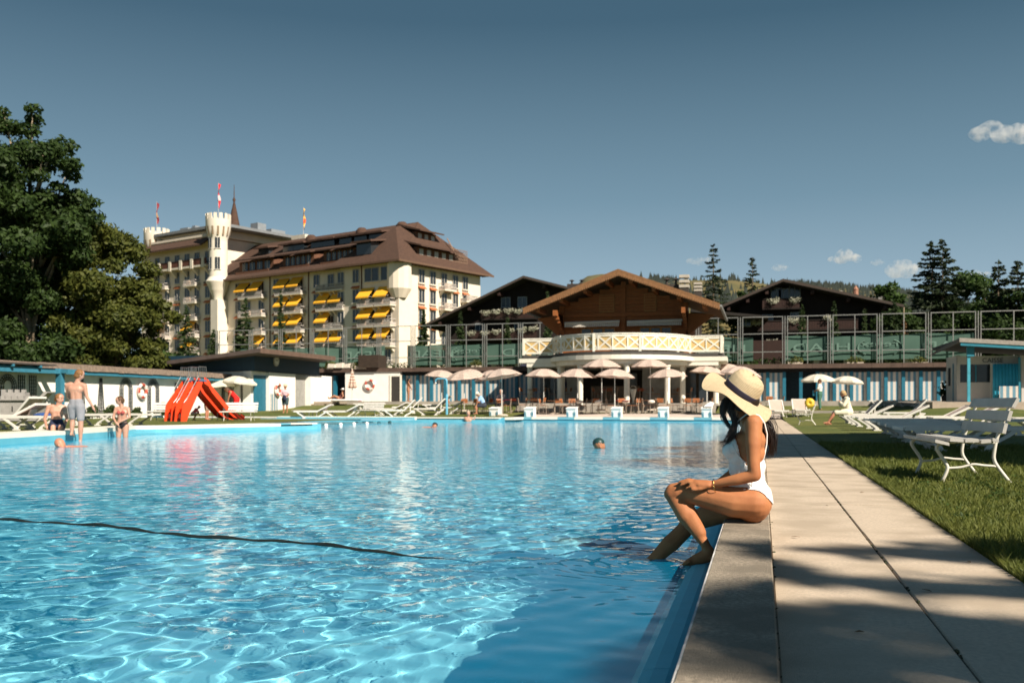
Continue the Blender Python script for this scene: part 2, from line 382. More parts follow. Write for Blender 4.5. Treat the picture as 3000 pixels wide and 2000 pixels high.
# ---------------------------------------------------------------- ground
GRASS = M('lawn', (.095, .115, .018), .95, .30, 3.0, .9, 60, c2=(.055, .075, .011), big=(.35, (.13, .13, .026)))
def H(x, y):
    "lawn height"
    z = 0.0
    if x < -16: z = .04
    z += lerp(0, .27, sstep(50, 57, y)) + lerp(0, .42, sstep(57.5, 65.5, y))
    if x < -12.5: z += .05 * sstep(44, 50, y)
    r = math.hypot((x - 9.6) / 5.5, (y - 50.5) / 5.0); z += .62 * math.exp(-r * r * 1.1) * sstep(40, 47, y) 
    return z
def ground_patch(mb, x0, x1, y0, y1, st):
    nx = max(1, int((x1 - x0) / st)); ny = max(1, int((y1 - y0) / st)); vs = []; fs = []
    for j in range(ny + 1):
        for i in range(nx + 1):
            x = lerp(x0, x1, i / nx); y = lerp(y0, y1, j / ny); vs.append((x, y, H(x, y)))
    for j in range(ny):
        for i in range(nx):
            a = j * (nx + 1) + i; fs.append((a, a + 1, a + nx + 2, a + nx + 1))
    mb.add(vs, fs)
g = MB(); ground_patch(g, 1.041, 30, -30, 66, 1.0); ground_patch(g, 30, 120, -60, 66, 12)
ground_patch(g, -13.2, 1.041, 56.6, 66, 1.0)
ground_patch(g, -46, -13.2, 50.8, 66, 1.5)
# left lawn: quads from the shore's back edge to the wall
sb = []
Ps = [Vector(p) for p in shore[:-1]]
for i, p in enumerate(Ps):
    n = Vector((0, 0))
    if i > 0: n += offset(Ps[i - 1], p, 1)
    if i < len(Ps) - 1: n += offset(p, Ps[i + 1], 1)
    n.normalize(); sb.append(p + n * .96)
kid_y0 = 44.2
for a, b in zip(sb[:-1], sb[1:]):
    k = max(1, int((b - a).length / 2)); 
    for j in range(k):
        p, q = a.lerp(b, j / k), a.lerp(b, (j + 1) / k)
        if p.y > 47.5: continue
        xs_l = [lerp(0, 1, u) for u in (0, .1, .25, .5, 1)]
        row = [[(lerp(c.x, -46, u), c.y) for u in xs_l] for c in (p, q)]
        for u in range(4):
            A, B, C_, D_ = row[0][u], row[1][u], row[1][u + 1], row[0][u + 1]
            g.add([(v[0], v[1], .05) for v in (A, B, C_, D_)], [(0, 1, 2, 3)])
g.add([(-46, sb[-1].y, .05), (sb[-1].x - 1.5, sb[-1].y, .05), (sb[-1].x - 1.5, 48.0, .05), (-46, 48.0, .05)], [(0, 1, 2, 3)])
lawn = struct(g.build('lawn', GRASS))
# ground out to the horizon, below everything else near the pool
FIELD = M('meadow', (.11, .125, .03), .95, .25, .02, .5, 2, c2=(.07, .095, .02), big=(.006, (.16, .13, .05)))
g = MB()
g.add([(-3000, -3000, -4), (3000, -3000, -4), (3000, 5200, -4), (-3000, 5200, -4)], [(0, 1, 2, 3)])
g.add([(-400, 84, 4.1), (400, 84, 4.1), (400, 420, 4.1), (-400, 420, 4.1)], [(0, 1, 2, 3)])
g.add([(-400, 84, -4), (400, 84, -4), (400, 84, 4.1), (-400, 84, 4.1)], [(0, 1, 2, 3)])
g.add([(-400, -60, -.35), (-46, -60, -.35), (-46, 84, .6), (-400, 84, .6)], [(0, 1, 2, 3)])
g.add([(30, 66, .6), (400, 66, .6), (400, 84, .8), (30, 84, .8)], [(0, 1, 2, 3)])
g.add([(120, -300, -.1), (400, -300, -.1), (400, 66, .6), (120, 66, .6)], [(0, 1, 2, 3)])
struct(g.build('ground', FIELD))
# terrace in front of the cabins, kerbs and the pavilion's steps
T = MB(); T.box(-38, 26, 66, 84, -.2, .98); T.box(-38, 26, 65.85, 66, .0, 1.0)
terr = struct(T.build('terrace', CONC)); 
for (x0, x1) in ((-29, -15.2), (-2.2, 12)):
    q = MB(); q.box(x0, x1, 57.6, 58.1, .1, .42); struct(q.build('kerb_strip', CONC))
st = thing('terrace_steps', 'wide', 'x'); st['kind'] = 'structure'; del st['category']; del st['label']
for k in range(4):
    q = MB(); q.box(-14.6, -2.6, 58.3 + k * .45, 66, .1, .40 + k * .15); q.build('step', CONC, st)
st = thing('side_steps', 'x', 'x'); st['kind'] = 'structure'; del st['category']; del st['label']
for k in range(5):
    q = MB(); q.box(-32.6 + k * .35, -28.8, 62.2 + k * .45, 66, .1, .36 + k * .155); q.build('step', M('old_concrete', (.30, .25, .19), .9, .2, 12, .3, 60), st)
# hills
def hill(name, pts, D, z0, depth, mat, rough, seed):
    r = np.random.default_rng(seed); vs = []; fs = []
    pts = sorted(pts); n = 160; m = 10
    for j in range(m + 1):
        for i in range(n + 1):
            px = lerp(pts[0][0], pts[-1][0], i / n); py = np.interp(px, [p[0] for p in pts], [p[1] for p in pts])
            t = j / m; top = HC + (HZ - py) / F * D; z = z0 + (top - z0) * math.sin(t * math.pi / 2)
            z += (math.sin(px * .03 + seed + j) + math.sin(px * .011 + j * 1.3)) * rough * (1 - t) 
            p = At(px, D - depth * (1 - t), z); vs.append(p)
    for j in range(m):
        for i in range(n):
            a = j * (n + 1) + i; fs.append((a, a + 1, a + n + 2, a + n + 1))
    b = len(vs)
    for i in range(n + 1):
        px = lerp(pts[0][0], pts[-1][0], i / n); vs.append(At(px, D + depth, z0))
    for i in range(n): fs.append((m * (n + 1) + i, m * (n + 1) + i + 1, b + i + 1, b + i))
    return struct(npmesh(name, np.array([tuple(v) for v in vs]), np.array(fs), mat, smooth=True))
HILLG = M('alpine_pasture', (.125, .100, .035), .95, .25, .02, c2=(.075, .075, .030), big=(.012, (.14, .11, .04)))
hill('hill', [(1560, 1100), (1620, 1000), (1660, 930), (1690, 850), (1715, 825), (1760, 819), (1850, 828), (1950, 842), (2150, 838), (2250, 850), (2380, 856), (2500, 864), (2600, 872), (2700, 886), (2850, 912), (3100, 930), (3900, 980)], 1500, 0, 700, HILLG, 3, 2)
# ---------------------------------------------------------------- plants
def leafmat(name, c, c2, trans=.35, scale=1.3):
    m = bpy.data.materials.new(name); m.use_nodes = True; t = m.node_tree; t.nodes.clear(); L = t.links
    tc = node(t, 'ShaderNodeTexCoord'); n1 = node(t, 'ShaderNodeTexNoise', Scale=scale, Detail=6.0, Roughness=.8); L.new(tc.outputs['Object'], n1.inputs['Vector'])
    cr = node(t, 'ShaderNodeValToRGB'); cr.color_ramp.elements[0].position = .38; cr.color_ramp.elements[1].position = .64
    cr.color_ramp.elements[0].color = col4(c2); cr.color_ramp.elements[1].color = col4(c); L.new(n1.outputs[0], cr.inputs[0])
    d = node(t, 'ShaderNodeBsdfPrincipled'); d.inputs['Roughness'].default_value = .6; d.inputs['Specular IOR Level'].default_value = .25; L.new(cr.outputs[0], d.inputs['Base Color'])
    tr = node(t, 'ShaderNodeBsdfTranslucent'); L.new(cr.outputs[0], tr.inputs[0])
    mx = node(t, 'ShaderNodeMixShader'); mx.inputs[0].default_value = trans; o = node(t, 'ShaderNodeOutputMaterial')
    L.new(d.outputs[0], mx.inputs[1]); L.new(tr.outputs[0], mx.inputs[2]); L.new(mx.outputs[0], o.inputs[0]); return m
LF_DARK = leafmat('dark_leaf', (.050, .085, .018), (.018, .038, .010))
LF_OLIVE = leafmat('olive_leaf', (.125, .13, .024), (.045, .062, .012))
LF_GREEN = leafmat('fresh_leaf', (.06, .11, .02), (.03, .06, .012))
LF_SPRUCE = leafmat('spruce_needles', (.030, .045, .014), (.012, .022, .009), .15)
LF_SPRUCE2 = leafmat('young_spruce_needles', (.055, .085, .025), (.022, .04, .014), .2)
BARK = M('bark', (.10, .075, .05), .95, .3, 8, .6, 20); BARKP = M('pale_bark', (.28, .22, .15), .95, .25, 8, .5, 20)
def leaves(name, centres, radii, n, size, mat, parent, seed=1, flat=.35, shell=.55):
    "n leaf quads spread through blobs at centres, thicker towards each blob's skin"
    r = np.random.default_rng(seed); c = np.array(centres, float); R = np.array(radii, float)
    if R.ndim == 1: R = np.stack([R, R, R * .8], 1)
    vol = R.prod(1) ** .75; idx = r.choice(len(c), n, p=vol / vol.sum())
    d = r.normal(size=(n, 3)); d /= np.linalg.norm(d, axis=1)[:, None]; rad_ = (shell + (1 - shell) * r.random(n)) * (1 + .12 * r.normal(size=n))
    p = c[idx] + d * rad_[:, None] * R[idx]
    nn = d * 1.0 + r.normal(size=(n, 3)) * .8 + np.array([0, 0, flat]); nn /= np.linalg.norm(nn, axis=1)[:, None]
    a = np.cross(nn, r.normal(size=(n, 3))); a /= np.linalg.norm(a, axis=1)[:, None]; b = np.cross(nn, a)
    s = size * (.6 + .8 * r.random(n))[:, None]
    v = np.stack([p - a * s, p - b * s * .5, p + a * s, p + b * s * .5], 1).reshape(-1, 3); f = np.arange(4 * n).reshape(n, 4)
    o = npmesh(name, v, f, mat, parent); return o
def blob_tree(label, base, blobs, n, size, mat, seed, cat='tree', name='broadleaf_tree', trunk_r=.35, group=None, bark=None, limbs=10, nsub=7):
    t = thing(name, label, cat, base, 0, group); base = Vector(base); r = random.Random(seed)
    cs = []; rs = []
    for (p, R) in blobs:
        p = Vector(p) - base; R = R if isinstance(R, tuple) else (R, R, R * .85)
        for k in range(nsub):
            d = Vector((r.gauss(0, 1), r.gauss(0, 1), r.gauss(0, 1))).normalized(); q = r.uniform(.45, .85)
            cs.append((p.x + d.x * R[0] * q, p.y + d.y * R[1] * q, p.z + d.z * R[2] * q)); k2 = r.uniform(.30, .52)
            rs.append((R[0] * k2, R[1] * k2, R[2] * k2 * .75))
    leaves('crown', cs, rs, n, size, mat, t, seed)
    m = MB(); top = max(c[2] for c in cs); h = top * .75
    m.tube([(0, 0, -.3), (.1, 0, h * .3), (-.1, .1, h * .6), (0, 0, h)], [trunk_r, trunk_r * .8, trunk_r * .55, trunk_r * .15], 8)
    for k in range(limbs):
        c = Vector(cs[r.randrange(len(cs))]); z0 = min(c.z * .75, h * .85) * r.uniform(.5, .95)
        mid = Vector((c.x * .5, c.y * .5, lerp(z0, c.z, .65))); m.tube([(0, 0, z0), mid, c], [trunk_r * .35, trunk_r * .22, trunk_r * .06], 5)
    m.build('trunk', bark or BARK, t, True); return t
def spruce(label, base, h, rw, seed, mat=None, n=2200, name='spruce_tree', cat='tree', group=None, size=.3, lean=0):
    "whorls of drooping boughs, each a flat spray of needle tufts"
    t = thing(name, label, cat, base, 0, group); r = np.random.default_rng(seed); V = []
    step = max(.16, min(.42, h / 34)); lev = int(h * .95 / step); tot = 0; plan = []
    for k in range(lev):
        u = (k + r.uniform(-.3, .3)) / lev; u = min(.985, max(0, u)); z = h * (.05 + .95 * u); prof = (1 - u) ** .85
        for b_ in range(int(5 + 3 * (1 - u))):
            L = rw * prof * r.uniform(.5, 1.12) + .03 * rw; plan.append((u, z + r.normal() * .08, L, r.random() * 6.283)); tot += L
    for (u, z, L, a) in plan:
        per = max(4, int(n * L / tot)); d = np.array([math.cos(a), math.sin(a), 0.]); sdv = np.array([-d[1], d[0], 0.])
        q = r.random(per) ** .65; up_ = .25 * (u > .75)
        zz_ = (-.34 * q + .22 * q ** 2.5 + up_ * q) * L
        p = d[None] * (q * L)[:, None] + sdv[None] * (r.normal(size=per) * .17 * L * (1.05 - q) + r.normal(size=per) * .03)[:, None]; p[:, 2] = z + zz_ - abs(r.normal(size=per)) * .05 * (1 + L * .3)
        s = size * .62 * r.uniform(.5, 1.2, per)[:, None]; ax = d[None] + r.normal(size=(per, 3)) * .4; ax[:, 2] -= .3; ax /= np.linalg.norm(ax, axis=1)[:, None]
        b = np.cross(ax, r.normal(size=(per, 3))); b /= np.linalg.norm(b, axis=1)[:, None]
        V.append(np.stack([p - ax * s, p - b * s * .38, p + ax * s, p + b * s * .38], 1))
    V = np.concatenate(V).reshape(-1, 3); npmesh('crown', V, np.arange(len(V)).reshape(-1, 4), mat or LF_SPRUCE, t)
    m = MB(); m.tube([(0, 0, -.3), (0, 0, h * .98)], [.014 * h + .03, .01], 6); m.build('trunk', BARK, t, True); return t
# ---------------------------------------------------------------- hotel
CREAM = M('hotel_render', (.70, .61, .50), .9, .05, .6, .1, 8); CREAMT = M('hotel_trim', (.64, .58, .48), .85, .05, 1)
ROOF = M('brown_tiles', (.088, .046, .030), .9, .25, 2.5, .5, 14, c2=(.048, .026, .018), stretch=(1, 1, 4)); SHING = M('brown_shingle', (.13, .058, .033), .9, .2, 3, .3, 14)
WGLASS = M('window_glass', (.025, .03, .035), .12, .1, 2, spec=.5); WFRAME = M('window_frame_paint', (.42, .40, .36), .6, .1, 4)
GREYR = M('grey_roofing', (.17, .18, .19), .7, .1, 2); YEL = M('yellow_awning', (.88, .43, .025), .8, .06, 3); TERRA = M('terracotta_canvas', (.42, .13, .05), .8, .1, 3); RAIL = M('balcony_rail', (.42, .38, .35), .7, .15, 4)
BRAIL = M('brown_rail', (.10, .035, .022), .8, .2, 4)
C0 = At(1500 + F * (-16.8 / 152.0), 152, 4.0)
HR = YAW - math.atan2(.582, .813)
ho = thing('hotel', 'large cream castle-like hotel with brown tiled roof, two turrets and yellow awnings', 'hotel', C0, HR)
b0 = C0.z
def X_of(px): k = (px - 1500) / F; return (152 * k + 16.8) / (.813 + .582 * k)
def X_at(px, y): k = (px - 1500) / F; return (k * (152 + .813 * y) + 16.8 - .582 * y) / (.813 + .582 * k)
def Y_of(px): k = (px - 1500) / F; return (152 * k + 16.8) / (.582 - .813 * k)
LX = X_of(690)
Z = lambda z: z - b0
m = MB(); m.box(-46, 0, 0, 19.6, -3, Z(23.0)); m.box(-12.6, .05, -.9, -.002, -3, Z(22.8))
m.lathe([(1.1, Z(17.2)), (1.9, Z(18.6)), (1.9, Z(22.7))], 14, (-.6, -.1, 0)); m.build('wall', CREAM, ho)
m = MB(); m.box(-66.5, -45.9, -.6, 17, -3, Z(31.2)); m.box(-66.2, -46.2, -.8, -.602, Z(31.2), Z(31.6)); m.build('wall', CREAM, ho)
# roofs
EZ = Z(22.75); rp = Vector((-5.4, 9.8, Z(30.9))); rl = Vector((-46, 9.8, Z(30.9))); ov = 1.6
A = Vector((ov, -ov - .3, EZ)); B = Vector((ov, 19.6 + ov, EZ)); Cc = Vector((-46, 19.6 + ov, EZ)); Dd = Vector((-46, -ov, EZ))
m = MB(); m.add([A, B, Cc, Dd, rp, rl], [(0, 4, 5, 3), (0, 1, 4), (1, 2, 5, 4), (3, 2, 1, 0)])
pA = Vector((-14.3, -2.6, EZ - .05)); pB = Vector((ov + .05, -2.6, EZ - .05)); pk = Vector((-5.6, 4.6, Z(29.4))); pk2 = Vector((-5.5, 9.7, Z(30.8))); pC = Vector((ov + .05, 4, EZ + .02)); pD = Vector((-14.3, 4, EZ + 3.6))
m.add([pA, pB, pk, pk2, B + Vector((.03, 0, 0)), Vector((-14.3, 1.2, EZ + 2.0))], [(0, 1, 2), (1, 4, 3, 2), (0, 2, 3, 5)])
m.build('roof', ROOF, ho)
m = MB(); m.box(-46, ov, -ov - .25, -ov - .1, EZ - .25, EZ + .1); m.box(-14.4, ov + .1, -2.75, -2.6, EZ - .3, EZ); m.box(ov, ov + .15, -2.6, 19.6 + ov, EZ - .3, EZ)
for i in range(28): m.box(.1, ov, -1.2 + i * .78, -1.0 + i * .78, EZ - .3, EZ - .06)
m.build('eave', M('eave_timber', (.12, .07, .045), .85, .2, 4), ho)
# ridge knobs and party flagstones on the main roof
for px in (912, 1060, 1178):
    x = X_at(px, 9.2); q = MB(); q.lathe([(1.0, -.5), (1.05, .6), (.6, 1.1), (0, 1.15)], 10, (x, 9.2, Z(30.0))); q.build('roof_vent', ROOF, ho, True)
# dormers on the front slope
sl = (30.9 - 22.75) / (9.8 + ov + .3)
def roofz(y): return EZ + (y + ov + .3) * sl
gl = [(700, 787, 4), (828, 905, 5), (948, 1028, 5)]
for (p0, p1, n) in gl:
    x0, x1 = X_of(p0), X_of(p1); yf = .6; zt = Z(26.0); zb = Z(23.3)
    d = MB(); d.prism([(x0 - .6, yf, zb), (x1 + .6, yf, zb), (x1 + .6, yf, zt), (x0 - .6, yf, zt)], (0, 4, 0)); db = d.build('dormer', SHING, ho)
    q = MB(); q.prism([(x0 - 1.2, yf - 1.4, zt - .1), (x0 - 1.2, yf - 1.4, zt + .15), (x0 - 1.2, 5.8, zt + 1.9), (x0 - 1.2, 5.8, zt + 1.5)], (x1 - x0 + 2.4, 0, 0)); q.build('dormer_roof', ROOF, db)
    q = MB(); q.box(x0 - .4, x1 + .4, yf - 1.0, yf - .9, zb, zb + .75); q.build('dormer_rail', SHING, db)
    for i in range(n):
        xa = lerp(x0, x1, (i + .15) / n); xb = lerp(x0, x1, (i + .85) / n); q = MB(); q.box(xa, xb, yf - .06, yf + .05, zb + .3, zt - .2, 0); q.box((xa + xb) / 2 - .06, (xa + xb) / 2 + .06, yf - .09, yf - .06, zb + .3, zt - .2, 1); q.build('dormer_window', [WGLASS, WFRAME], db)
for px in (772, 845, 875, 928, 962, 1012, 1056, 1100):
    y = 5.6; x = X_at(px, y); z = roofz(y); q = MB(); w_ = 1.5
    q.prism([(x - w_, y, z - .2), (x + w_, y, z - .2), (x + w_ * .9, y, z + 1.15), (x - w_ * .9, y, z + 1.15)], (0, 2.2, 0)); db = q.build('small_dormer', WGLASS, ho)
    q = MB(); q.prism([(x - w_ * 1.4, y - .7, z + 1.0), (x + w_ * 1.4, y - .7, z + 1.0), (x + w_ * 1.2, y - .7, z + 1.3), (x - w_ * 1.2, y - .7, z + 1.3)], (0, 3.4, .6)); q.build('dormer_roof', ROOF, db)
# dormer in the corner roof
q = MB(); q.prism([(-8.9, -.9, Z(24.4)), (-5.8, -.9, Z(24.4)), (-5.8, -.9, Z(26.3)), (-8.9, -.9, Z(26.3))], (0, 3, 0)); db = q.build('dormer', WGLASS, ho)
q = MB(); q.prism([(-9.7, -1.6, Z(26.2)), (-5.1, -1.6, Z(26.2)), (-5.3, -1.6, Z(26.5)), (-9.5, -1.6, Z(26.5))], (0, 4.4, .7)); q.build('dormer_roof', ROOF, db)
# dormers on the hipped end
for (y0, y1, x, z0, h, n) in ((3.2, 12.4, .2, 23.2, 2.3, 5), (6.2, 11.0, -2.6, 27.0, 1.6, 3)):
    d = MB(); d.box(x - 3, x, y0, y1, Z(z0), Z(z0 + h)); db = d.build('dormer', SHING, ho)
    q = MB(); q.prism([(x + 1.3, y0 - .6, Z(z0 + h) - .1), (x + 1.3, y0 - .6, Z(z0 + h) + .12), (x - 3.6, y0 - .6, Z(z0 + h + 1.5)), (x - 3.6, y0 - .6, Z(z0 + h + 1.1))][::-1], (0, y1 - y0 + 1.2, 0)); q.build('dormer_roof', ROOF, db)
    for i in range(n):
        q = MB(); q.box(x - .05, x + .05, lerp(y0, y1, (i + .25) / n), lerp(y0, y1, (i + .75) / n), Z(z0 + .5), Z(z0 + h - .25)); q.build('dormer_window', M('pale_glass', (.42, .40, .36), .4, .1, 3), db)
q = MB(); 
for i in range(10): q.box(.3, .36, 12.4 + i * .35, 12.46 + i * .35, Z(24.2), Z(26.3))
for k in range(5): q.box(.28, .38, 11.2, 15.6, Z(24.2 + .5 * k), Z(24.26 + .5 * k))
q.tube([(.5, 14.2, Z(23.5)), (-2.2, 13.4, Z(28.4))], .1, 5); q.build('roof_ladder', M('rail_brown', (.25, .16, .11), .8, .1, 4), ho)
# window and balcony kit
FZ = [6.8, 9.95, 13.1, 16.25, 19.4]
def wdata(w, h, side=False):
    q = MB(); q.box(-w / 2, w / 2, -.05, .0, 0, h, 0); fr = .09
    for (a, b, c, d) in ((-w / 2 - fr, w / 2 + fr, -fr, 0), (-w / 2 - fr, w / 2 + fr, h, h + fr), (-w / 2 - fr, -w / 2, 0, h), (w / 2, w / 2 + fr, 0, h), (-.05, .05, 0, h)): q.box(a, b, -.10, .0, c, d, 1)
    q.box(-w / 2 - .2, w / 2 + .2, -.22, 0, -.24, -fr - .002, 2)
    return q.data('window', [WGLASS, WFRAME, CREAMT])
WD = wdata(1.25, 1.95); WD2 = wdata(2.9, 2.0); 
aw = MB(); aw.prism([(-1.35, 0, 0), (-1.35, -1.45, -1.55), (-1.35, -1.45, -1.60), (-1.35, 0, -.08)][::-1], (2.7, 0, 0)); aw.box(-1.35, 1.35, -1.5, -1.45, -1.78, -1.55); aw.tube([(-1.3, 0, -1.5), (-1.3, -1.44, -1.58)], .03, 4, 1); aw.tube([(1.3, 0, -1.5), (1.3, -1.44, -1.58)], .03, 4, 1)
AWD = aw.data('awning', [YEL, RAIL])
hd = MB(); hd.prism([(-.8, 0, .35), (-.8, -.45, 0), (-.8, -.45, -.12), (-.8, 0, .1)][::-1], (1.6, 0, 0)); HDD = hd.data('canvas_hood', TERRA)
def bal(w, side=1.3):
    q = MB(); q.box(-w / 2, w / 2, -side, 0, -.22, 0); 
    for s in (-1, 1): q.prism([(s * w * .36 - .15, 0, -.22), (s * w * .36 - .15, 0, -.95), (s * w * .36 - .15, -side * .7, -.22)], (.3, 0, 0))
    for s in np.arange(-w / 2 + .05, w / 2, .16): q.box(s - .025, s + .025, -side + .02, -side + .06, 0, .95, 1)
    for z in (.05, .5, .95): q.box(-w / 2, w / 2, -side, -side + .07, z - .04, z + .04, 1)
    for s in (-w / 2, w / 2 - .06): q.box(s, s + .06, -side, 0, .88, .98, 1); q.box(s, s + .05, -side, 0, .05, .45, 1)
    for k in range(3): q.ell((random.uniform(-w * .4, w * .4), -side * .5, .55), (.3, .2, .55), 6, 4, 2)
    return q.data('balcony', [CREAMT, RAIL, M('balcony_things', (.6, .42, .3), .9, .4, 3)])
BD = {w: bal(w) for w in (3.0, 3.4, 6.2)}
def put(me, name, x, y, z, rz=0): return link_mesh(name, me, ho, (x, y, Z(z)), rz)
yp = lambda x: -.905 if x > -12.6 else -.005
for fi, z in enumerate(FZ):
    for px in (1055, 928, 810, 698): x = X_of(px); put(WD, 'window', x, yp(x), z + .75)
    for px in (1104, 1152): 
        x = X_of(px) - .2
        if fi == 4: put(WD2, 'window', x, yp(x), z + .7)
        else: put(WD, 'window', x, yp(x), z + .6)
    for px in (970, 1011, 842, 880, 727, 766): x = X_of(px); put(WD, 'window', x, yp(x), z + .6)
    for px in (1055, 928, 810, 698):
        if fi: x = X_of(px); put(HDD, 'canvas_hood', x, yp(x), z - .15)
for z, prs in ((16.25, (1097, 1147)), (13.1, (1097, 1147)), (9.95, (1097, 1147)), (6.8, (1140,))):
    for px in prs: put(BD[3.4], 'balcony', X_of(px), yp(X_of(px)), z - .1)
for z in (16.25, 13.1, 9.95):
    for px in (1091, 1141): put(AWD, 'awning', X_of(px), -.92, z + 2.85)
for z, pxs in ((16.25, (954, 995)), (13.1, (954,)), (9.95, (954, 995))):
    for px in pxs: put(AWD, 'awning', X_of(px), -.02, z + 2.75)
for z in FZ[1:]:
    put(BD[3.0], 'balcony', X_of(960), -.002, z - .1); put(BD[3.0], 'balcony', X_of(1000), -.002, z - .1)
    put(BD[3.0], 'balcony', X_of(838), -.002, z - .1); put(BD[3.4], 'balcony', X_of(877), -.002, z - .1)
    for px in (834, 873): put(AWD, 'awning', X_of(px), -.02, z + 2.75)
for z in FZ[1:]: put(BD[6.2], 'balcony', X_of(748), -.002, z - .1)
for z, pxs in ((19.4, (718, 757)), (9.95, (762,))):
    for px in pxs: put(AWD, 'awning', X_of(px), -.02, z + 2.75)
for px in (905, 1072, 792): 
    x = X_of(px); q = MB(); q.tube([(x, yp(x) - .1, -3), (x, yp(x) - .1, EZ)], .09, 5); q.build('drainpipe', BRAIL, ho)
# hipped end wall
for fi, z in enumerate(FZ):
    for k, px in enumerate((1234, 1267, 1300, 1333, 1362)):
        y = Y_of(px); put(WD, 'window', .055, y, z + .6, rad(90))
        if fi: put(HDD, 'canvas_hood', .055, y, z - .3, rad(90))
    if fi >= 2:
        put(BD[3.0], 'balcony', .055, Y_of(1302), z - .1, rad(90))
        if fi > 2: put(BD[3.0], 'balcony', .055, Y_of(1365), z - .1 - 1.4, rad(90))
# tall wing left of the round tower
FL = [7.0, 10.2, 13.3, 16.4, 19.5, 22.6]
for z in FL:
    for px in (470, 499, 528, 557, 586, 617):
        x = X_of(px); put(WD, 'window', x, -.605, z + .7)
        if px in (528, 617, 499) and z < 21: put(HDD, 'canvas_hood', x, -.605, z + 2.9)
for z in FL[1:]:
    put(BD[3.4], 'balcony', X_of(579), -.602, z - .1)
    put(BD[3.4], 'balcony', X_of(492), -.602, z - .1)
for z in (7.0, 10.2, 13.3): put(AWD, 'awning', X_of(569), -.62, z + 2.7); put(AWD, 'awning', X_of(474), -.62, z + 2.7)
m = MB(); x0, x1 = X_of(430), X_of(630)
m.box(x0, x1, -2.0, -.602, Z(25.6), Z(25.95)); m.build('top_balcony', CREAMT, ho)
m = MB(); m.box(x0, x1, -1.95, -1.85, Z(26.0), Z(27.1)); m.build('balcony_rail', BRAIL, ho)
for i in range(7):
    x = lerp(x0, x1, i / 6 * .94 + .02); m = MB(); m.box(x - .35, x + .35, -2.1, -1.96, Z(25.4), Z(27.2)); m.prism([(x - .25, -.6, Z(25.6)), (x - .25, -.6, Z(24.2)), (x - .25, -2.0, Z(25.6))], (.5, 0, 0)); m.build('pier', CREAMT, ho)
for px in (470, 499, 528, 557, 586, 617): put(WD, 'window', X_of(px), -.605, 26.5)
m = MB(); m.prism([(x0 - .3, -2.7, Z(29.5)), (x0 - .3, .5, Z(31.9)), (x0 - .3, .5, Z(31.5)), (x0 - .3, -2.7, Z(29.2))], (x1 - x0, 0, 0)); m.build('eave_roof', ROOF, ho)
m = MB(); m.box(-65, -45, .8, 16.5, Z(31.25), Z(32.6)); m.build('attic', CREAM, ho)
m = MB(); m.box(-62.5, -41.8, -.6, 20, Z(32.6), Z(33.1)); m.build('flat_roof', GREYR, ho)
m = MB(); m.box(-45.9, -45.6, 1, 17.2, Z(31.2), Z(31.5)); m.build('wall_cap', GREYR, ho)
for (x, y, a, h) in ((-58, 4, 1.2, 1.3), (-56, 4, .5, 1.6), (X_at(757, 9), 9, 1.0, 1.5), (X_at(798, 14), 14, 1.7, 1.1)):
    m = MB(); m.box(x - a, x + a, y - a, y + a, Z(33.1), Z(33.1 + h)); m.build('roof_plant', M('plant_grey', (.20, .22, .24), .6, .1, 2), ho)
# towers
def tower(px, dD, rt, zt, zb, corb=True, wins=()):
    x = X_of(px); y = dD; t = MB()
    t.lathe([(rt, zb), (rt, zt - 5.0), (rt, zt - 4.6), (rt * 1.12, zt - 4.0), (rt * 1.34, zt - 2.9), (rt * 1.36, zt - 1.1), (rt * 1.36, zt - 1.05), (rt * 1.15, zt - 1.05), (0, zt - 1.1)], 24, (x, y, 0))
    if corb: t.lathe([(.9, zb - 4.2), (1.0, zb - 3.4), (1.5, zb - 2.4), (1.55, zb - 2.3), (1.7, zb - 1.6), (2.1, zb - 1.0), (2.15, zb - .8), (rt, zb + .0)], 24, (x, y, 0)); t.box(x - .95, x + .95, y - .9, y + 2, -3, zb - 4.0)
    o = t.build('turret', M('tower_render', (.68, .62, .52), .9, .04, 1, .1, 8), ho, autos=35)
    for k in range(14):
        a = 2 * math.pi * k / 14; c, s = math.cos(a), math.sin(a); q = MB(); R = rt * 1.3
        pts = [(x + R * math.cos(a + e) * f_, y + R * math.sin(a + e) * f_, zt - 1.06) for e, f_ in ((-.13, .93), (-.13, 1.045), (.13, 1.045), (.13, .93))]
        q.prism(pts, (0, 0, 1.0)); q.build('merlon', CREAMT, o)
    for k in range(14):
        a = 2 * math.pi * (k + .5) / 14; q = MB(); R = rt * 1.26
        pts = [(x + R * math.cos(a + e), y + R * math.sin(a + e), zt - 3.9) for e in (-.08, .08)]; pt = [(x + rt * 1.385 * math.cos(a + e), y + rt * 1.385 * math.sin(a + e), zt - 2.4) for e in (.08, -.08)]
        q.add(pts + pt, [(0, 1, 2, 3)]); q.build('machicolation', M('painted_recess_shadow', (.25, .18, .11), .9, .1, 3), o)  # flat brown quads, the shadow between corbels is put into their colour
    for (a, z) in wins:
        a = rad(a); q = MB(); q.box(-.42, .42, -.06, .12, 0, 2.1, 0); q.box(-.55, .55, -.1, .12, -.14, -.001, 1); q.box(-.04, .04, -.09, -.06, 0, 2.1, 1)
        w_ = q.data('tower_window', [WGLASS, WFRAME]); link_mesh('tower_window', w_, o, (x + rt * math.sin(a), y - rt * math.cos(a), z), a)
    return x, y
tx, ty = tower(657, -1.3, 1.62, Z(34.6), Z(23.4), True, ((-8, Z(30.0) - 1.6), (-8, Z(25.3) - .6), (48, Z(30.0) - 1.6), (48, Z(25.3) - .6)))
tx2, ty2 = tower(443, 1.2, 1.75, Z(34.6), -3, False)
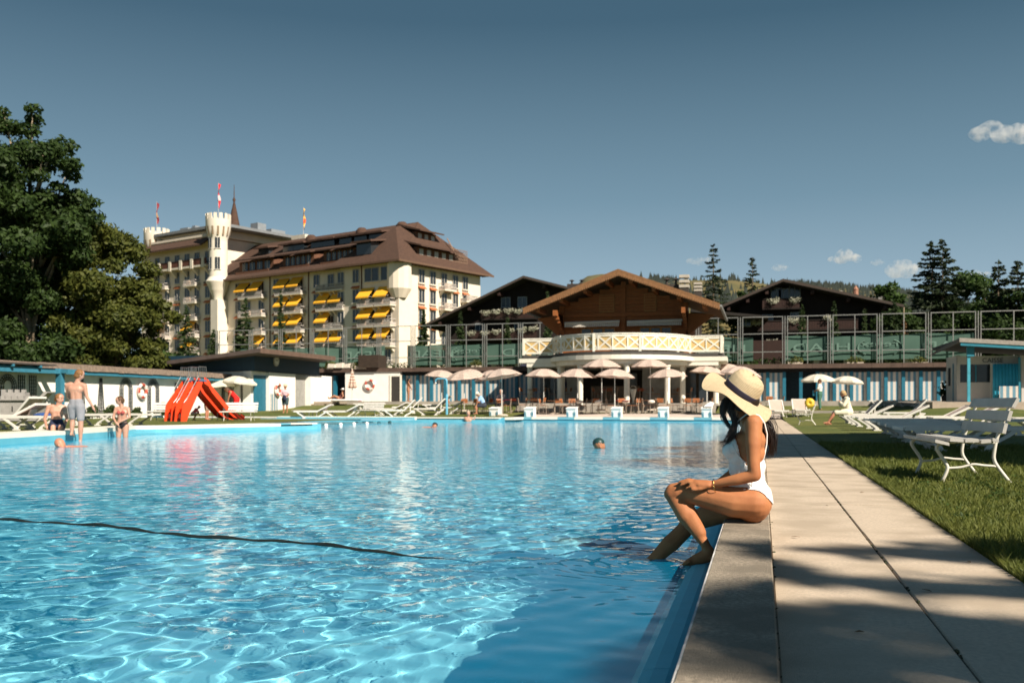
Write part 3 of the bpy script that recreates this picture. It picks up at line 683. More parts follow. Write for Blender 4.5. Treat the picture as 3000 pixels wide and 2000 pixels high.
m = MB(); m.lathe([(1.35, Z(32)), (1.0, Z(34.2)), (.45, Z(37.0)), (.14, Z(38.4)), (.3, Z(38.8)), (.1, Z(39.2)), (.04, Z(41.6))], 14, (X_at(686, 5.5), 5.5, 0)); m.build('spire', ROOF, ho, True)
m = MB(); m.box(X_at(866, 12), X_at(905, 12) , 11, 13, Z(30), Z(31.4)); m.build('white_parapet', CREAMT, ho)
for i in range(4):
    m = MB(); x = lerp(X_at(866, 12), X_at(905, 12), (i + .5) / 4); m.box(x - .5, x + .5, 11, 13, Z(31.4), Z(31.95)); m.build('merlon', CREAMT, ho)
bpy.context.view_layer.update()
HM = Matrix.Translation(C0) @ Matrix.Rotation(HR, 4, 'Z')
def flag(label, loc, h, c1, c2, seed):
    t = thing('flag', label, 'flag', HM @ Vector(loc)); m = MB(); m.tube([(0, 0, -.5), (0, 0, h)], [.07, .03], 6); m.build('flagpole', M('pole_grey', (.35, .36, .38), .5, .1, 3), t)
    m = MB(); r = random.Random(seed); n = 9; L = h * .62; ps = []
    for i in range(n + 1):
        z = h * .97 - L * i / n; w_ = .5 + .18 * math.sin(i * 1.1 + seed); ps.append(((.03, .02 * math.sin(i), z), (.03 + w_ * .6, .25 * math.sin(i * .9 + seed), z - .25), (.03 + w_ * .15, .3 * math.cos(i * .7), z - .3)))
    for i in range(n):
        a, b = ps[i], ps[i + 1]; k = 1 if n * .35 < i < n * .62 else 0
        m.quad(a[0], b[0], b[1], a[1], k); m.quad(a[1], b[1], b[2], a[2], k)
    m.build('cloth', [M('flag_' + str(seed), c1, .8, .05, 3), M('flagb_' + str(seed), c2, .8, .05, 3)], t)
flag('dark red and black flag above the far left turret', (tx2, ty2, Z(33.5)), 6.4, (.20, .02, .03), (.45, .25, .12), 1)
flag('bright red flag with white on the taller middle turret', (tx, ty, Z(33.5)), 6.8, (.62, .02, .03), (.75, .55, .55), 2)
flag('orange and yellow flag behind the long brown roof', (X_at(889, 12), 12, Z(31)), 6.2, (.85, .45, .08), (.75, .12, .03), 3)
# ---------------------------------------------------------------- pavilion chalet
WOOD = M('larch_wood', (.33, .105, .024), .7, .3, 5, .4, 24, c2=(.18, .056, .014), stretch=(1, 1, 10)); WOODL = M('honey_wood', (.33, .15, .045), .7, .2, 6, .2, 20); YPAN = M('ochre_panel', (.58, .40, .17), .7, .05, 3)
PAVX, PAVY = -8.65, 63.0; CH0 = thing('chalet_pavilion', 'brown wooden chalet with curved white balcony behind the pink parasols', 'chalet', (PAVX, PAVY, .95)); zz = .95
def bx(name, mat, *a, par=CH0, nm=None): q = MB(); q.box(*a); return q.build(name, mat, par)
# log wall, log by log
gx0, gx1, gy = -4.3, 3.9, 2.0
apx = -.15; ze, za = 7.0 - zz, 9.3 - zz; zfl = 3.95 - zz
def roof_under(x): 
    return lerp(za - .35, ze - .35, abs(x - apx) / 6.3)
k = 0; z = zfl
while z < za - .6:
    h = .26; x0, x1 = gx0, gx1
    lim = (za - .35 - (z + h)) / (za - ze) * 6.3
    x0 = max(x0, apx - lim); x1 = min(x1, apx + lim)
    if x1 - x0 < .4: break
    q = MB(); dy = .03 * (k % 2); q.box(x0, x1, gy - .06 - .02 * (k % 2), gy + .15, z + .012, z + h); q.build('wall_log', WOOD, CH0); z += h; k += 1
bx('wall', WOOD, gx0, gx1, gy + .2, gy + 9, zfl, ze - .3)
for x in (gx0 - .12, apx - .15, gx1 - .16): bx('corner_post', WOOD, x, x + .3, gy - .2, gy - .085, zfl, min(roof_under(x), roof_under(x + .3)) - .05)
q = MB(); q.box(gx0 - .2, gx1 + .2, gy - .25, gy - .2, ze - .45, ze - .2); q.build('cross_beam', WOOD, CH0)
for (x0, x1, z0, z1) in ((-1.75, -.75, 1.35, 2.6), (2.9 - 1.7, 2.9 - .9, 1.35, 2.6)):
    q = MB(); zc = ze - .15; q.box(x0, x1, gy - .16, gy - .09, zc, zc + 1.15); fr = q.build('window_shutter', WOODL, CH0)
    q = MB(); 
    for i in range(6): q.box(x0 + .06, x1 - .06, gy - .18, gy - .16, zc + .08 + i * .18, zc + .2 + i * .18)
    struct(q.build('louvre', WOOD, fr), 'stuff')
for (x0, x1) in ((-3.0, -.7), (.9, 3.0)):
    q = MB(); q.box(x0, x1, gy - .14, gy - .09, zfl + .9, zfl + 1.9); dn = q.build('window', WOODL, CH0)
    for i in range(3): q = MB(); a = lerp(x0, x1, i / 3) + .08; q.box(a, a + (x1 - x0) / 3 - .16, gy - .16, gy - .14, zfl + 1.0, zfl + 1.8); q.build('pane', WGLASS, dn)
# roof
fr = -.6; bk = 10.5; xl, xr = -6.35, 6.15
for s, xe in ((-1, xl), (1, xr)):
    q = MB(); a = Vector((apx, fr, za)); b = Vector((xe, fr, ze)); 
    pts = [a, b, b - Vector((0, 0, .12)), a - Vector((0, 0, .12))]
    q.prism(pts if s > 0 else pts[::-1], (0, bk - fr, 0)); q.build('roof', M('roof_boards', (.16, .085, .045), .85, .25, 4, .3, 20), CH0)
    q = MB(); pts = [a + Vector((0, -.05, .05)), b + Vector((.0, -.05, .02)), b + Vector((0, -.05, -.30)), a + Vector((0, -.05, -.34))]
    q.prism(pts if s > 0 else pts[::-1], (0, .04, 0)); q.build('verge_board', M('verge_wood', (.20, .095, .038), .8, .2, 6), CH0)
    n = 44; q = MB()
    for i in range(n):
        p = a.lerp(b, (i + .5) / n) + Vector((0, -.06, -.30)); q.ell(p, (.085, .02, .11), 6, 4)
    struct(q.build('scallop', M('verge_wood', (.26, .13, .05)), CH0), 'stuff')
for t_ in (.12, .35, .6, .85):
    for s, xe in ((-1, xl), (1, xr)):
        x = lerp(apx, xe, t_); z = lerp(za, ze, t_) - .32; bx('purlin', WOOD, x - .12, x + .12, fr + .2, gy, z - .25, z)
for s, x in ((-1, gx0), (1, gx1)):
    q = MB()
    for i in range(7):
        t_ = i / 6; q.box(x - .12, x + .12, gy - .1 - 2.3 * t_ ** 1.6 , gy - .05, lerp(zfl + 1.4, ze - .5, t_) , lerp(zfl + 1.4, ze - .5, t_) + .36)
    q.build('bracket', WOOD, CH0)
    q = MB(); xe = xl + .4 if s < 0 else xr - .4
    q.prism([(x, gy - .2, zfl + 1.2), (x, gy - .2, ze - .3), (xe, gy - .2, ze - .45)] if s > 0 else [(xe, gy - .2, ze - .45), (x, gy - .2, ze - .3), (x, gy - .2, zfl + 1.2)], (0, .25, 0)); q.build('bracket', WOOD, CH0)
bx('gutter', GREYM, xr - .02, xr + .12, fr, bk, ze - .2, ze - .06); bx('gutter', GREYM, xl - .12, xl + .02, fr, bk, ze - .2, ze - .06)
# rolled awnings with scalloped edge
for (x0, x1) in ((-4.0, -.35), (.15, 3.7)):
    q = MB(); q.tube([(x0, gy - .55, zfl + 2.2), (x1, gy - .55, zfl + 2.25)], .09, 8); aw_ = q.build('rolled_awning', M('awning_cream', (.58, .54, .48), .85, .05, 3), CH0)
    q = MB(); n = int((x1 - x0) / .13)
    for i in range(n): q.box(x0 + i * .13, x0 + i * .13 + .10, gy - .60, gy - .57, zfl + 1.93 + .01 * (i % 2), zfl + 2.14)
    struct(q.build('valance', M('awning_cream', (.58, .54, .48)), aw_), 'stuff')
# balcony: slab, parapet of white frames and ochre panels
RB = 4.3
arc = [(RB * math.cos(a), -0.0 + RB * math.sin(a) * 1.0) for a in [math.pi + math.pi * i / 24 for i in range(25)]]
wl0, wr0 = -6.3, 6.25; WYY = -.55
outline = [(wl0, 1.6), (wl0, WYY), (-RB - .02, WYY)] + [p for p in arc if p[1] < WYY - .1] + [(RB + .02, WYY), (wr0, WYY), (wr0, 1.6)]
q = MB(); q.prism([(x * 1.02, y * 1.02, zfl - .2) for x, y in outline] + [(wr0, 9, zfl - .2), (wl0, 9, zfl - .2)], (0, 0, .2)); q.build('balcony_slab', M('slab_dark', (.06, .055, .05), .9, .1, 3), CH0)
q = MB(); q.prism([(x * 1.05, y * 1.05, zfl - .48) for x, y in outline] + [(wr0, 9, zfl - .48), (wl0, 9, zfl - .48)], (0, 0, .27)); q.build('soffit', WHITEP, CH0)
q = MB(); q.prism([(x * .97, y * .97, zfl - .75) for x, y in outline] + [(wr0 - .3, 9, zfl - .75), (wl0 + .3, 9, zfl - .75)], (0, 0, .265)); q.build('soffit', WHITEP, CH0)
segs = []; P = [Vector(p) for p in outline]
for a, b in zip(P[:-1], P[1:]): segs.append((a, b))
def panel(a, b, h0=zfl + .08, h1=zfl + 1.0):
    "one parapet bay with a saltire"
    d = (b - a); L = d.length; d = d / L; n = Vector((d.y, -d.x)); 
    A = Vector((a.x, a.y, 0)); D3 = Vector((d.x, d.y, 0)); N3 = Vector((n.x, n.y, 0))
    def pt(u, v, o): p = A + D3 * u + N3 * o; p.z = v; return p
    q = MB(); q.prism([pt(0, h0, 0), pt(L, h0, 0), pt(L, h0, .03), pt(0, h0, .03)], (0, 0, h1 - h0)); pn = q.build('balcony_panel', YPAN, CH0)
    q = MB()
    q.beam(pt(0, h0 + .06, .04), pt(L, h0 + .06, .04), .05, .12); q.beam(pt(0, h1 - .06, .04), pt(L, h1 - .06, .04), .05, .12)
    q.beam(pt(.04, h0, .045), pt(.04, h1, .045), .08, .052, up=N3); 
    q.beam(pt(.08, h0 + .12, .0375), pt(L, h1 - .12, .0375), .045, .09, up=(0, 0, 1)); q.beam(pt(.08, h1 - .12, .0375), pt(L, h0 + .12, .0375), .047, .09, up=(0, 0, 1))
    q.build('trellis', WHITEP, pn)
def run(poly, w_):
    tot = sum((b - a).length for a, b in zip(poly[:-1], poly[1:])); n = max(1, round(tot / w_)); st_ = tot / n; out = [poly[0]]; acc = 0; need = st_
    for a, b in zip(poly[:-1], poly[1:]):
        L = (b - a).length
        while acc + L >= need - 1e-6 and len(out) <= n: out.append(a.lerp(b, (need - acc) / L)); need += st_
        acc += L
    for a, b in zip(out[:-1], out[1:]): panel(a, b)
arcP = [p for p in P if (p.y < WYY - .05)]; arcP = [Vector((-RB - .02, WYY))] + arcP + [Vector((RB + .02, WYY))]
run([P[0], P[1]], .95); run([P[1], P[2]], .98); run(arcP, .92); run([P[-3], P[-2]], .98); run([P[-2], P[-1]], .9)
q = MB()
for a, b in zip(P[:-1], P[1:]): q.beam((a.x, a.y, zfl + 1.06), (b.x, b.y, zfl + 1.06), .14, .07)
q.build('handrail', WHITEP, CH0)
for p in [P[1], P[2], P[-3], P[-2]] + arcP[4:-3:5]:
    bx('rail_post', WHITEP, p.x - .07, p.x + .07, p.y - .1, p.y + .04, zfl, zfl + 1.1)
# columns and the room behind
for px in (1620, 1700, 1836, 1955):
    for it in range(40):
        pass
    k_ = (px - 1500) / F; best = None
    for i in range(400):
        a = math.pi + math.pi * i / 400; x = PAVX + 3.95 * math.cos(a); y = PAVY + 3.95 * math.sin(a)
        D = -x * SA + y * CA; u = 1500 + F * (x * CA + y * SA) / D
        if best is None or abs(u - px) < best[0]: best = (abs(u - px), x - PAVX, y - PAVY)
    q = MB(); q.lathe([(.17, -.2), (.17, zfl - .76)], 14, (best[1], best[2], 0)); q.lathe([(.21, zfl - .86), (.21, zfl - .78)], 14, (best[1], best[2], 0)); q.build('column', WHITEP, CH0, autos=40)
for x in (-6.0, 5.9, 3.85, -3.85):
    q = MB(); q.lathe([(.17, -.2), (.17, zfl - .76)], 14, (x, -.1, 0)); q.build('column', WHITEP, CH0, autos=40)
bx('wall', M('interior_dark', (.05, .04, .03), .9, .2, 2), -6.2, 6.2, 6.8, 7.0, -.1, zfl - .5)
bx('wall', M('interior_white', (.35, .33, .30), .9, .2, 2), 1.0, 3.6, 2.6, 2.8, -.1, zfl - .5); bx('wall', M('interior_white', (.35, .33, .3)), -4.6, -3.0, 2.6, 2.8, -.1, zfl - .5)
bx('bar_counter', M('bar_wood', (.16, .11, .07), .6, .2, 3), -2.4, .8, 2.4, 3.0, -.1, 1.05)
for x in (-5.6, -4.9, 4.2, 5.0): bx('glazed_door', WGLASS, x - .3, x + .3, 2.5, 2.56, 0, 2.3)
bx('fridge', M('fridge_grey', (.3, .3, .3), .4), -.6, .2, 5.6, 6.4, 0, 2.0)
q = MB(); q.ell((-3.2, 1.8, 2.35), (.35, .35, .16), 12, 6); q.build('pendant_lamp', M('amber_glass', (.75, .28, .05), .4), CH0, True)
# ---------------------------------------------------------------- two dark chalets up the slope
DKW = M('dark_chalet_wood', (.012, .006, .004), .85, .3, 4, .3, 20, c2=(.007, .004, .003)); DKR = M('dark_roof', (.022, .018, .016), .9, .2, 3); REDW = M('red_brown_boards', (.026, .010, .007), .8, .2, 4)
def chalet(label, apexpx, D, lx, rx, lz, rz, azz, depth, bas=4.0):
    ap = At(apexpx, D, bas); t = thing('dark_chalet', label, 'chalet', ap, 0)
    L, Rr, A = lx, rx, azz - bas; lz -= bas; rz -= bas; ins = 1.9
    q = MB(); q.prism([(L + ins, 0, 0), (Rr - ins, 0, 0), (Rr - ins, 0, rz - .1 + (A - rz) * ins / Rr), (0, 0, A - .3), (L + ins, 0, lz - .1 + (A - lz) * ins / -L)], (0, depth, 0)); q.build('wall', DKW, t)
    for (e, ez, s) in ((L, lz, -1), (Rr, rz, 1)):
        a = Vector((0, -2.2, A)); b = Vector((e, -2.2, ez)); q = MB(); pts = [a, b, b - Vector((0, 0, .3)), a - Vector((0, 0, .3))]; q.prism(pts if s > 0 else pts[::-1], (0, depth + 3, 0)); q.build('roof', DKR, t)
        q = MB(); pts = [a + Vector((0, -.03, .05)), b + Vector((0, -.03, .05)), b - Vector((0, .03, .22)), a - Vector((0, .03, .22))]; q.prism(pts if s > 0 else pts[::-1], (0, -.08, 0)); q.build('verge_board', M('dark_verge', (.05, .036, .028), .8), t)
        for u in (.25, .55, .85):
            q = MB(); x = e * u; z = lerp(A, ez, u) - .75; q.box(x - .15, x + .15, -2.0, 0, z, z + .35); q.build('purlin', REDW, t)
    return t
FLW = leafmat('white_flowers', (.75, .70, .62), (.30, .33, .2), .3, 3)
def flowers(t, x, z, y=-1.45, w_=.7, s=1):
    o = leaves('flower_tuft', [(x - .3, y, z), (x + .3, y, z + .05), (x, y - .1, z - .1)], [.38, .38, .42], 240, .075, FLW, t, int(x * 10) % 97 + 3, 0, .4); o['kind'] = 'stuff'
def balcony2(t, x0, x1, z, boards=REDW, dep=1.3):
    q = MB(); q.box(x0, x1, -dep, 0, z - .15, z); q.build('balcony_floor', DKW, t)
    n = int((x1 - x0) / .24)
    q = MB()
    for i in range(n): q.box(x0 + i * .24 + .01, x0 + i * .24 + .23, -dep, -dep + .05, z, z + .85)
    struct(q.build('balcony_board', boards, t), 'stuff')
    q = MB(); q.box(x0, x1, -dep - .06, -dep + .1, z + .85, z + .95); q.build('rail', DKW, t)
def cwin(t, x, z, w_=1.1, h=1.2, y=-.02):
    q = MB(); q.box(x - w_ / 2, x + w_ / 2, y - .06, y, z, z + h); f = q.build('window', M('chalet_window_frame', (.25, .28, .30), .6), t)
    for s in (-1, 1): q = MB(); q.box(x + s * w_ * .23 - w_ * .19, x + s * w_ * .23 + w_ * .19, y - .08, y - .06, z + .1, z + h - .1); q.build('pane', M('sky_glass', (.04, .06, .08), .1, .1, 3), f)
D1 = 112
def pxz(px, py, D): p = Wp(px, py, D); return p
c1 = chalet('dark timber chalet with flower boxes between the hotel and the pavilion', 1547, D1, -11.6, 9.0, HC + (HZ - 950) / F * D1, HC + (HZ - 880) / F * D1, HC + (HZ - 816) / F * D1, 14)
s1 = D1 / F
for x0, x1, py in ((-5.2, 1.2, 926), (-7.6, 1.5, 985)):
    z = HC + (HZ - py - 8) * s1 - 4; balcony2(c1, x0, x1, z)
for px, py in ((1430, 916), (1462, 914), (1498, 912), (1528, 914), (1385, 975), (1427, 975), (1460, 972), (1500, 970), (1538, 968), (1570, 965)): flowers(c1, (px - 1547) * s1, HC + (HZ - py) * s1 - 4)
for px, py in ((1480, 900), (1530, 900), (1400, 975), (1520, 975)): cwin(c1, (px - 1547) * s1, HC + (HZ - py) * s1 - 4)
D2 = 100; s2 = D2 / F
c2 = chalet('dark timber chalet with two flower balconies right of the pavilion', 2293, D2, -6.2, 11.2, HC + (HZ - 900) / F * D2, HC + (HZ - 908) / F * D2, HC + (HZ - 826) / F * D2, 13)
balcony2(c2, (2235 - 2293) * s2, (2345 - 2293) * s2, HC + (HZ - 905) * s2 - 4); balcony2(c2, (2215 - 2293) * s2 + .2, (2500 - 2293) * s2, HC + (HZ - 968) * s2 - 4)
for px, py in ((2268, 884), (2327, 882), (2105, 945), (2220, 946), (2323, 942), (2422, 936), (2262, 1003)): flowers(c2, (px - 2293) * s2, HC + (HZ - py) * s2 - 4)
for px, py in ((2275, 878), (2295, 880), (2327, 872), (2250, 955), (2188, 955), (2330, 950)): cwin(c2, (px - 2293) * s2, HC + (HZ - py) * s2 - 4)
q = MB(); a = (2150 - 2293) * s2; q.prism([(a - 4, -4, 6.0), (a + 3.5, -4, 5.2), (a + 3.5, -4, 5.45), (a - 4, -4, 6.3)][::1], (0, 5, 0)); q.build('side_roof', DKR, c2)
q = MB(); q.box((2205 - 2293) * s2, (2300 - 2293) * s2, -2.2, -.5, 0, HC + (HZ - 1000) * s2 - 4); q.build('porch', REDW, c2)
# chimneys and roofs beyond the pavilion
def chimney(label, px, py, D, w_, h, white=True):
    p = Wp(px, py, D); t = thing('chimney', label, 'chimney', (p.x, p.y, p.z - h)); 
    q = MB(); q.box(-w_ / 2, w_ / 2, -w_ / 2, w_ / 2, -5, h * .55); q.build('stack', M('chimney_dark', (.05, .04, .035), .9, .2, 3), t)
    if white:
        for k in range(3): q = MB(); q.box(-w_ * .55, w_ * .55, -w_ * .55, w_ * .55, h * (.58 + .14 * k), h * (.66 + .14 * k)); q.build('cap_slab', M('chimney_pale', (.45, .40, .34), .9, .1, 3), t)
    else:
        q = MB(); q.box(-w_ * .5, w_ * .5, -w_ * .5, w_ * .5, h * .55, h * .75); q.build('cap_slab', M('chimney_dark', (.05, .04, .035)), t)
        for s in (-.3, .3): q = MB(); q.lathe([(.12, h * .75), (.1, h * .9), (.35, h * .93), (.0, h * 1.0)], 10, (s * w_, 0, 0)); q.build('cowl', M('chimney_dark', (.05, .04, .035)), t)
chimney('pale banded chimney behind the right slope of the pavilion roof', 2005, 800, 96, .85, 3.4)
chimney('dark chimney with two cowls left of the banded chimney', 1967, 813, 97, 1.5, 3.0, False)
chimney('small dark chimney right of the banded chimney', 2045, 824, 99, .7, 2.4)
chimney('thin dark chimney with cowls above the left chalet roof', 1690, 818, 118, 2.0, 2.6, False)
chimney('small pale-capped chimney on the right chalet roof', 2440, 850, 103, 1.6, 2.6)
p = Wp(2540, 878, 120); t = thing('low_house', 'low grey-roofed house top seen right of the dark chalet', 'house', (p.x, p.y, 4)); hh = p.z - 4
q = MB(); q.box(-2.3, 2.6, -3, 3, 0, hh - .5); q.build('wall', M('house_wall_dark', (.10, .08, .06), .9), t); q = MB(); q.box(-2.9, 3.1, -3.6, 3.6, hh - .5, hh); q.build('roof', M('pale_fascia', (.22, .21, .2), .9), t); q = MB(); q.lathe([(.35, hh), (.3, hh + 1.2), (.35, hh + 1.3), (0, hh + 1.8)], 8, (-1.3, 0, 0)); q.build('chimney', M('chimney_red', (.3, .15, .1), .9), t)
# ---------------------------------------------------------------- changing cabins
def stripemat(name, period, phase=0, a=(.66, .60, .54), b_=(.135, .28, .37), axis=0):
    if name in MATS: return MATS[name]
    m = bpy.data.materials.new(name); m.use_nodes = True; t = m.node_tree; b = t.nodes['Principled BSDF']; b.inputs['Roughness'].default_value = .7
    tc = node(t, 'ShaderNodeTexCoord'); sp = node(t, 'ShaderNodeSeparateXYZ'); t.links.new(tc.outputs['Object'], sp.inputs[0])
    m1 = node(t, 'ShaderNodeMath', operation='MULTIPLY_ADD'); m1.inputs[1].default_value = 1 / period; m1.inputs[2].default_value = phase; t.links.new(sp.outputs[axis], m1.inputs[0])
    m2 = node(t, 'ShaderNodeMath', operation='FRACT'); t.links.new(m1.outputs[0], m2.inputs[0]); m3 = node(t, 'ShaderNodeMath', operation='GREATER_THAN'); m3.inputs[1].default_value = .5; t.links.new(m2.outputs[0], m3.inputs[0])
    nz = node(t, 'ShaderNodeTexNoise', Scale=6.0); t.links.new(tc.outputs['Object'], nz.inputs['Vector'])
    mx = node(t, 'ShaderNodeMix', data_type='RGBA'); t.links.new(m3.outputs[0], mx.inputs[0]); mx.inputs[6].default_value = col4(a); mx.inputs[7].default_value = col4(b_)
    m4 = node(t, 'ShaderNodeMix', data_type='RGBA', blend_type='MULTIPLY'); m4.inputs[0].default_value = .25; t.links.new(mx.outputs[2], m4.inputs[6]); t.links.new(nz.outputs[0], m4.inputs[7]); t.links.new(m4.outputs[2], b.inputs['Base Color'])
    MATS[name] = m; return m
STR = stripemat('cabin_stripes', .36, .25)
CY = 74.0; zc = 1.0
cab = thing('changing_cabins', 'long dark flat-roofed row of blue and white striped changing cabins across the back', 'cabins', (0, CY, zc))
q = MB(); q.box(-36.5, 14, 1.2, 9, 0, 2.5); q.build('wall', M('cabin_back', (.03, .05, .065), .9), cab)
FASC = M('roof_fascia', (.085, .055, .042), .85, .25, 1.5, .2, 10)
nroof = 26
for i in range(nroof):
    x0 = -36.5 + i * 2.0; q = MB(); q.box(x0, x0 + 1.985, -.60, -.42, 2.36, 2.68); q.build('fascia_board', FASC, cab)
q = MB(); q.box(-36.5, 14.4, -.42, 9.5, 2.5, 2.66); q.build('roof', M('bitumen_roof', (.05, .045, .04), .95, .2, 2), cab)
q = MB(); q.box(-36.5, 14.4, -.1, .12, 2.12, 2.49); q.build('beam', BLACK, cab)  # black strip whose colour stands in for the shade under the eave
dd = MB(); dd.box(-.46, .46, 0, .05, .04, 2.08, 0); dd.box(.30, .34, -.03, 0, 1.0, 1.06, 1); DOOR = dd.data('cabin_door', [STR, BLACK])
pp = MB(); pp.box(-.115, .115, -.12, .3, 0, 2.12); PIER = pp.data('cabin_pier', TEAL)
pitch = 1.15
def cabins(x0, x1, skip=()):
    n = int((x1 - x0) / pitch)
    for i in range(n):
        x = x0 + (i + .5) * pitch; link_mesh('cabin_pier', PIER, cab, (x - pitch / 2, 0, 0))
        if i in skip: continue
        link_mesh('cabin_door', DOOR, cab, (x, .1, 0))
    link_mesh('cabin_pier', PIER, cab, (x0 + n * pitch, 0, 0))
xw0 = At(1012, 81.5, 0).x; xw1 = At(1182, 80, 0).x
def xat(px, y):  # x of the plane y=const seen at px
    k_ = (px - 1500) / F; return y * (k_ * CA - SA) / (k_ * SA + CA)
xw0, xw1 = xat(1012, CY), xat(1182, CY); cabins(xat(905, CY), xw0); cabins(xw1 + .05, xat(1640, CY)); cabins(xat(2060, CY), 13.3, (5, 6))
q = MB(); q.box(xw0 + .2, xw1 - .1, -.5, 0, 0, 2.48); q.build('wall', WALLW, cab)
q = MB(); a, b = xat(1147, CY - .5), xat(1172, CY - .5); q.box(a, b, -.53, -.48, 0, 2.0); q.build('door', M('door_dark', (.035, .03, .027), .7), cab)
q = MB(); q.box(a - .15, a, -.56, -.5, 0, 2.12); q.box(b, b + .15, -.56, -.5, 0, 2.12); q.box(a, b, -.56, -.5, 2.0, 2.12); q.build('door_frame', WHITEP, cab)
p = At(1084, 77, 0); q = MB(); q.box(xat(1054, 73.4) , xat(1112, 73.4), -.9, .9, 2.7, 3.7); q.build('vent_box', DARKW, cab)
# roof planting
for i, (px, py, w_) in enumerate(((945, 1072, 10), (1040, 1070, 22), (1395, 1062, 14), (2330, 1052, 18), (2505, 1050, 20), (2690, 1050, 22))):
    p = Wp(px, py, 78 if px < 1600 else 72); t = thing('roof_shrub', ['small green tuft at the left end of the cabin roof', 'green shrub on the roof beside the dark vent box', 'green shrub in a pale trough on the roof above the leftmost parasols', 'low green shrub on the roof edge just right of the pavilion', 'bushy green plant in the middle of the right cabin roof', 'yellow-green plant on the roof near the ticket booth'][i], 'shrub', (p.x, max(p.y, CY - .5), 3.66), 0, 'plants on the cabin roof')
    leaves('foliage', [(-.25 * w_ / 14, 0, .25), (.25 * w_ / 14, 0, .3), (0, 0, .35)], [.35, .3, .4], 220, .09, leafmat('roof_leaf', (.16, .15, .03), (.05, .07, .015)) if i == 0 else bpy.data.materials['roof_leaf'], t, 40 + i); q = MB(); q.box(-.4 * w_ / 14, .4 * w_ / 14, -.2, .2, -.05, .2); q.build('trough', M('trough_stone', (.5, .42, .33), .9), t)
for i, px in enumerate((970, 992, 1012, 1028)):
    p = At(px, 79, 3.72); t = thing('roof_cushion', ['white folded bundle', 'pale cushion', 'cream cushion', 'beige bundle'][i] + ' lying on the cabin roof ' + ['left of the other bundles', 'second from the left', 'third from the left', 'nearest the shrub'][i], 'cushion', (p.x, p.y, p.z), 0, 'bundles on the cabin roof')
    q = MB(); q.prism([(-.32, 0, 0), (.32, 0, 0), (.28, 0, .3 + .1 * (i % 2)), (-.25, 0, .34)], (0, .5, 0)); q.build('cover', M('bundle_white', (.62, .56, .48), .9, .15, 5), t)
# ---------------------------------------------------------------- tennis fence
FA = At(640, 101, 0); FB = At(2870, 80, 0); fd = (FB - FA).normalized(); fn = Vector((-fd.y, fd.x, 0))
fen = thing('tennis_fence', 'tall grey framed mesh fence with dark green windscreens above the cabins', 'fence', (FA.x, FA.y, 4.1))
def fs(px):
    k_ = (px - 1500) / F; # ray: (k, 1) in cam axes -> world
    r = Vector((k_ * CA - SA, k_ * SA + CA, 0)); 
    det = r.x * -fd.y + r.y * fd.x; return (FA.x * r.y - FA.y * r.x) / (fd.y * r.x - fd.x * r.y) 
def fsolve(px):
    lo, hi = -5, (FB - FA).length + 40
    for _ in range(50):
        mid = (lo + hi) / 2; p = FA + fd * mid; D = -p.x * SA + p.y * CA; u = 1500 + F * (p.x * CA + p.y * SA) / D
        if u < px: lo = mid
        else: hi = mid
    return lo
posts = [638, 735, 822, 914, 1010, 1110, 1210, 1313, 1420, 1525, 1640, 1770, 1905, 2040, 2169, 2300, 2433, 2577, 2720, 2866]
Ztop, Zmid, Zlow, Zbase = 8.3 - 4.1, 6.86 - 4.1, 5.3 - 4.1, 0
FS = [fsolve(p) for p in posts]; FS.append(FS[-1] + 5.2); FS.append(FS[-1] + 5.2)
fend = fd * 1.0
def fp(s, z, o=0): v = fd * s + fn * o; return Vector((v.x, v.y, z))
q = MB(); q.beam((0, 0, 0), (0, 0, Ztop + .05), .065, .065); PST = q.data('fence_post', GREYM)
fr_ang = math.atan2(fd.y, fd.x)
for s in FS:
    for e in (-.20, 0, .20): link_mesh('fence_post', PST, fen, fp(s + e, 0), fr_ang)
for a, b in zip(FS[:-1], FS[1:]):
    q = MB(); m_ = (a + b) / 2
    for z in (Ztop, Zmid, Zlow): q.beam(fp(a + .2, z), fp(b - .2, z), .06, .07)
    q.beam(fp(m_, 0), fp(m_, Ztop), .06, .06); q.build('fence_frame', GREYM, fen)
scm = bpy.data.materials.new('windscreen_fabric'); scm.use_nodes = True; t_ = scm.node_tree; b_ = t_.nodes['Principled BSDF']; b_.inputs['Roughness'].default_value = .9
nz = node(t_, 'ShaderNodeTexNoise', Scale=.8, Detail=5.0); cr = node(t_, 'ShaderNodeValToRGB'); cr.color_ramp.elements[0].color = (.052, .110, .086, 1); cr.color_ramp.elements[1].color = (.080, .150, .118, 1); cr.color_ramp.elements[0].position = .35; cr.color_ramp.elements[1].position = .7
t_.links.new(nz.outputs[0], cr.inputs[0]); t_.links.new(cr.outputs[0], b_.inputs['Base Color']); tr_ = node(t_, 'ShaderNodeBsdfTransparent'); mx_ = node(t_, 'ShaderNodeMixShader'); mx_.inputs[0].default_value = .95; om_ = t_.nodes['Material Output']
t_.links.new(tr_.outputs[0], mx_.inputs[1]); t_.links.new(b_.outputs[0], mx_.inputs[2]); t_.links.new(mx_.outputs[0], om_.inputs[0])
LET = M('screen_print', (.14, .23, .19), .9)
def screen(p0, p1, zt=2.05):
    a, b = fsolve(p0), fsolve(p1); n = max(2, int((b - a) / .8)); q = MB(); r = random.Random(int(p0))
    top = [zt + .06 * math.sin(i * 1.3 + p0) + (.0) for i in range(n + 1)]; sg = [.25 + .08 * math.sin(i * .9 + p0) for i in range(n + 1)]
    for i in range(n):
        s0, s1 = lerp(a, b, i / n), lerp(a, b, (i + 1) / n); q.quad(fp(s0, .45 , sg[i]), fp(s1, .45, sg[i + 1]), fp(s1, top[i + 1] + .25, sg[i + 1]), fp(s0, top[i] + .25, sg[i]))
    o = q.build('windscreen', scm, fen); return o
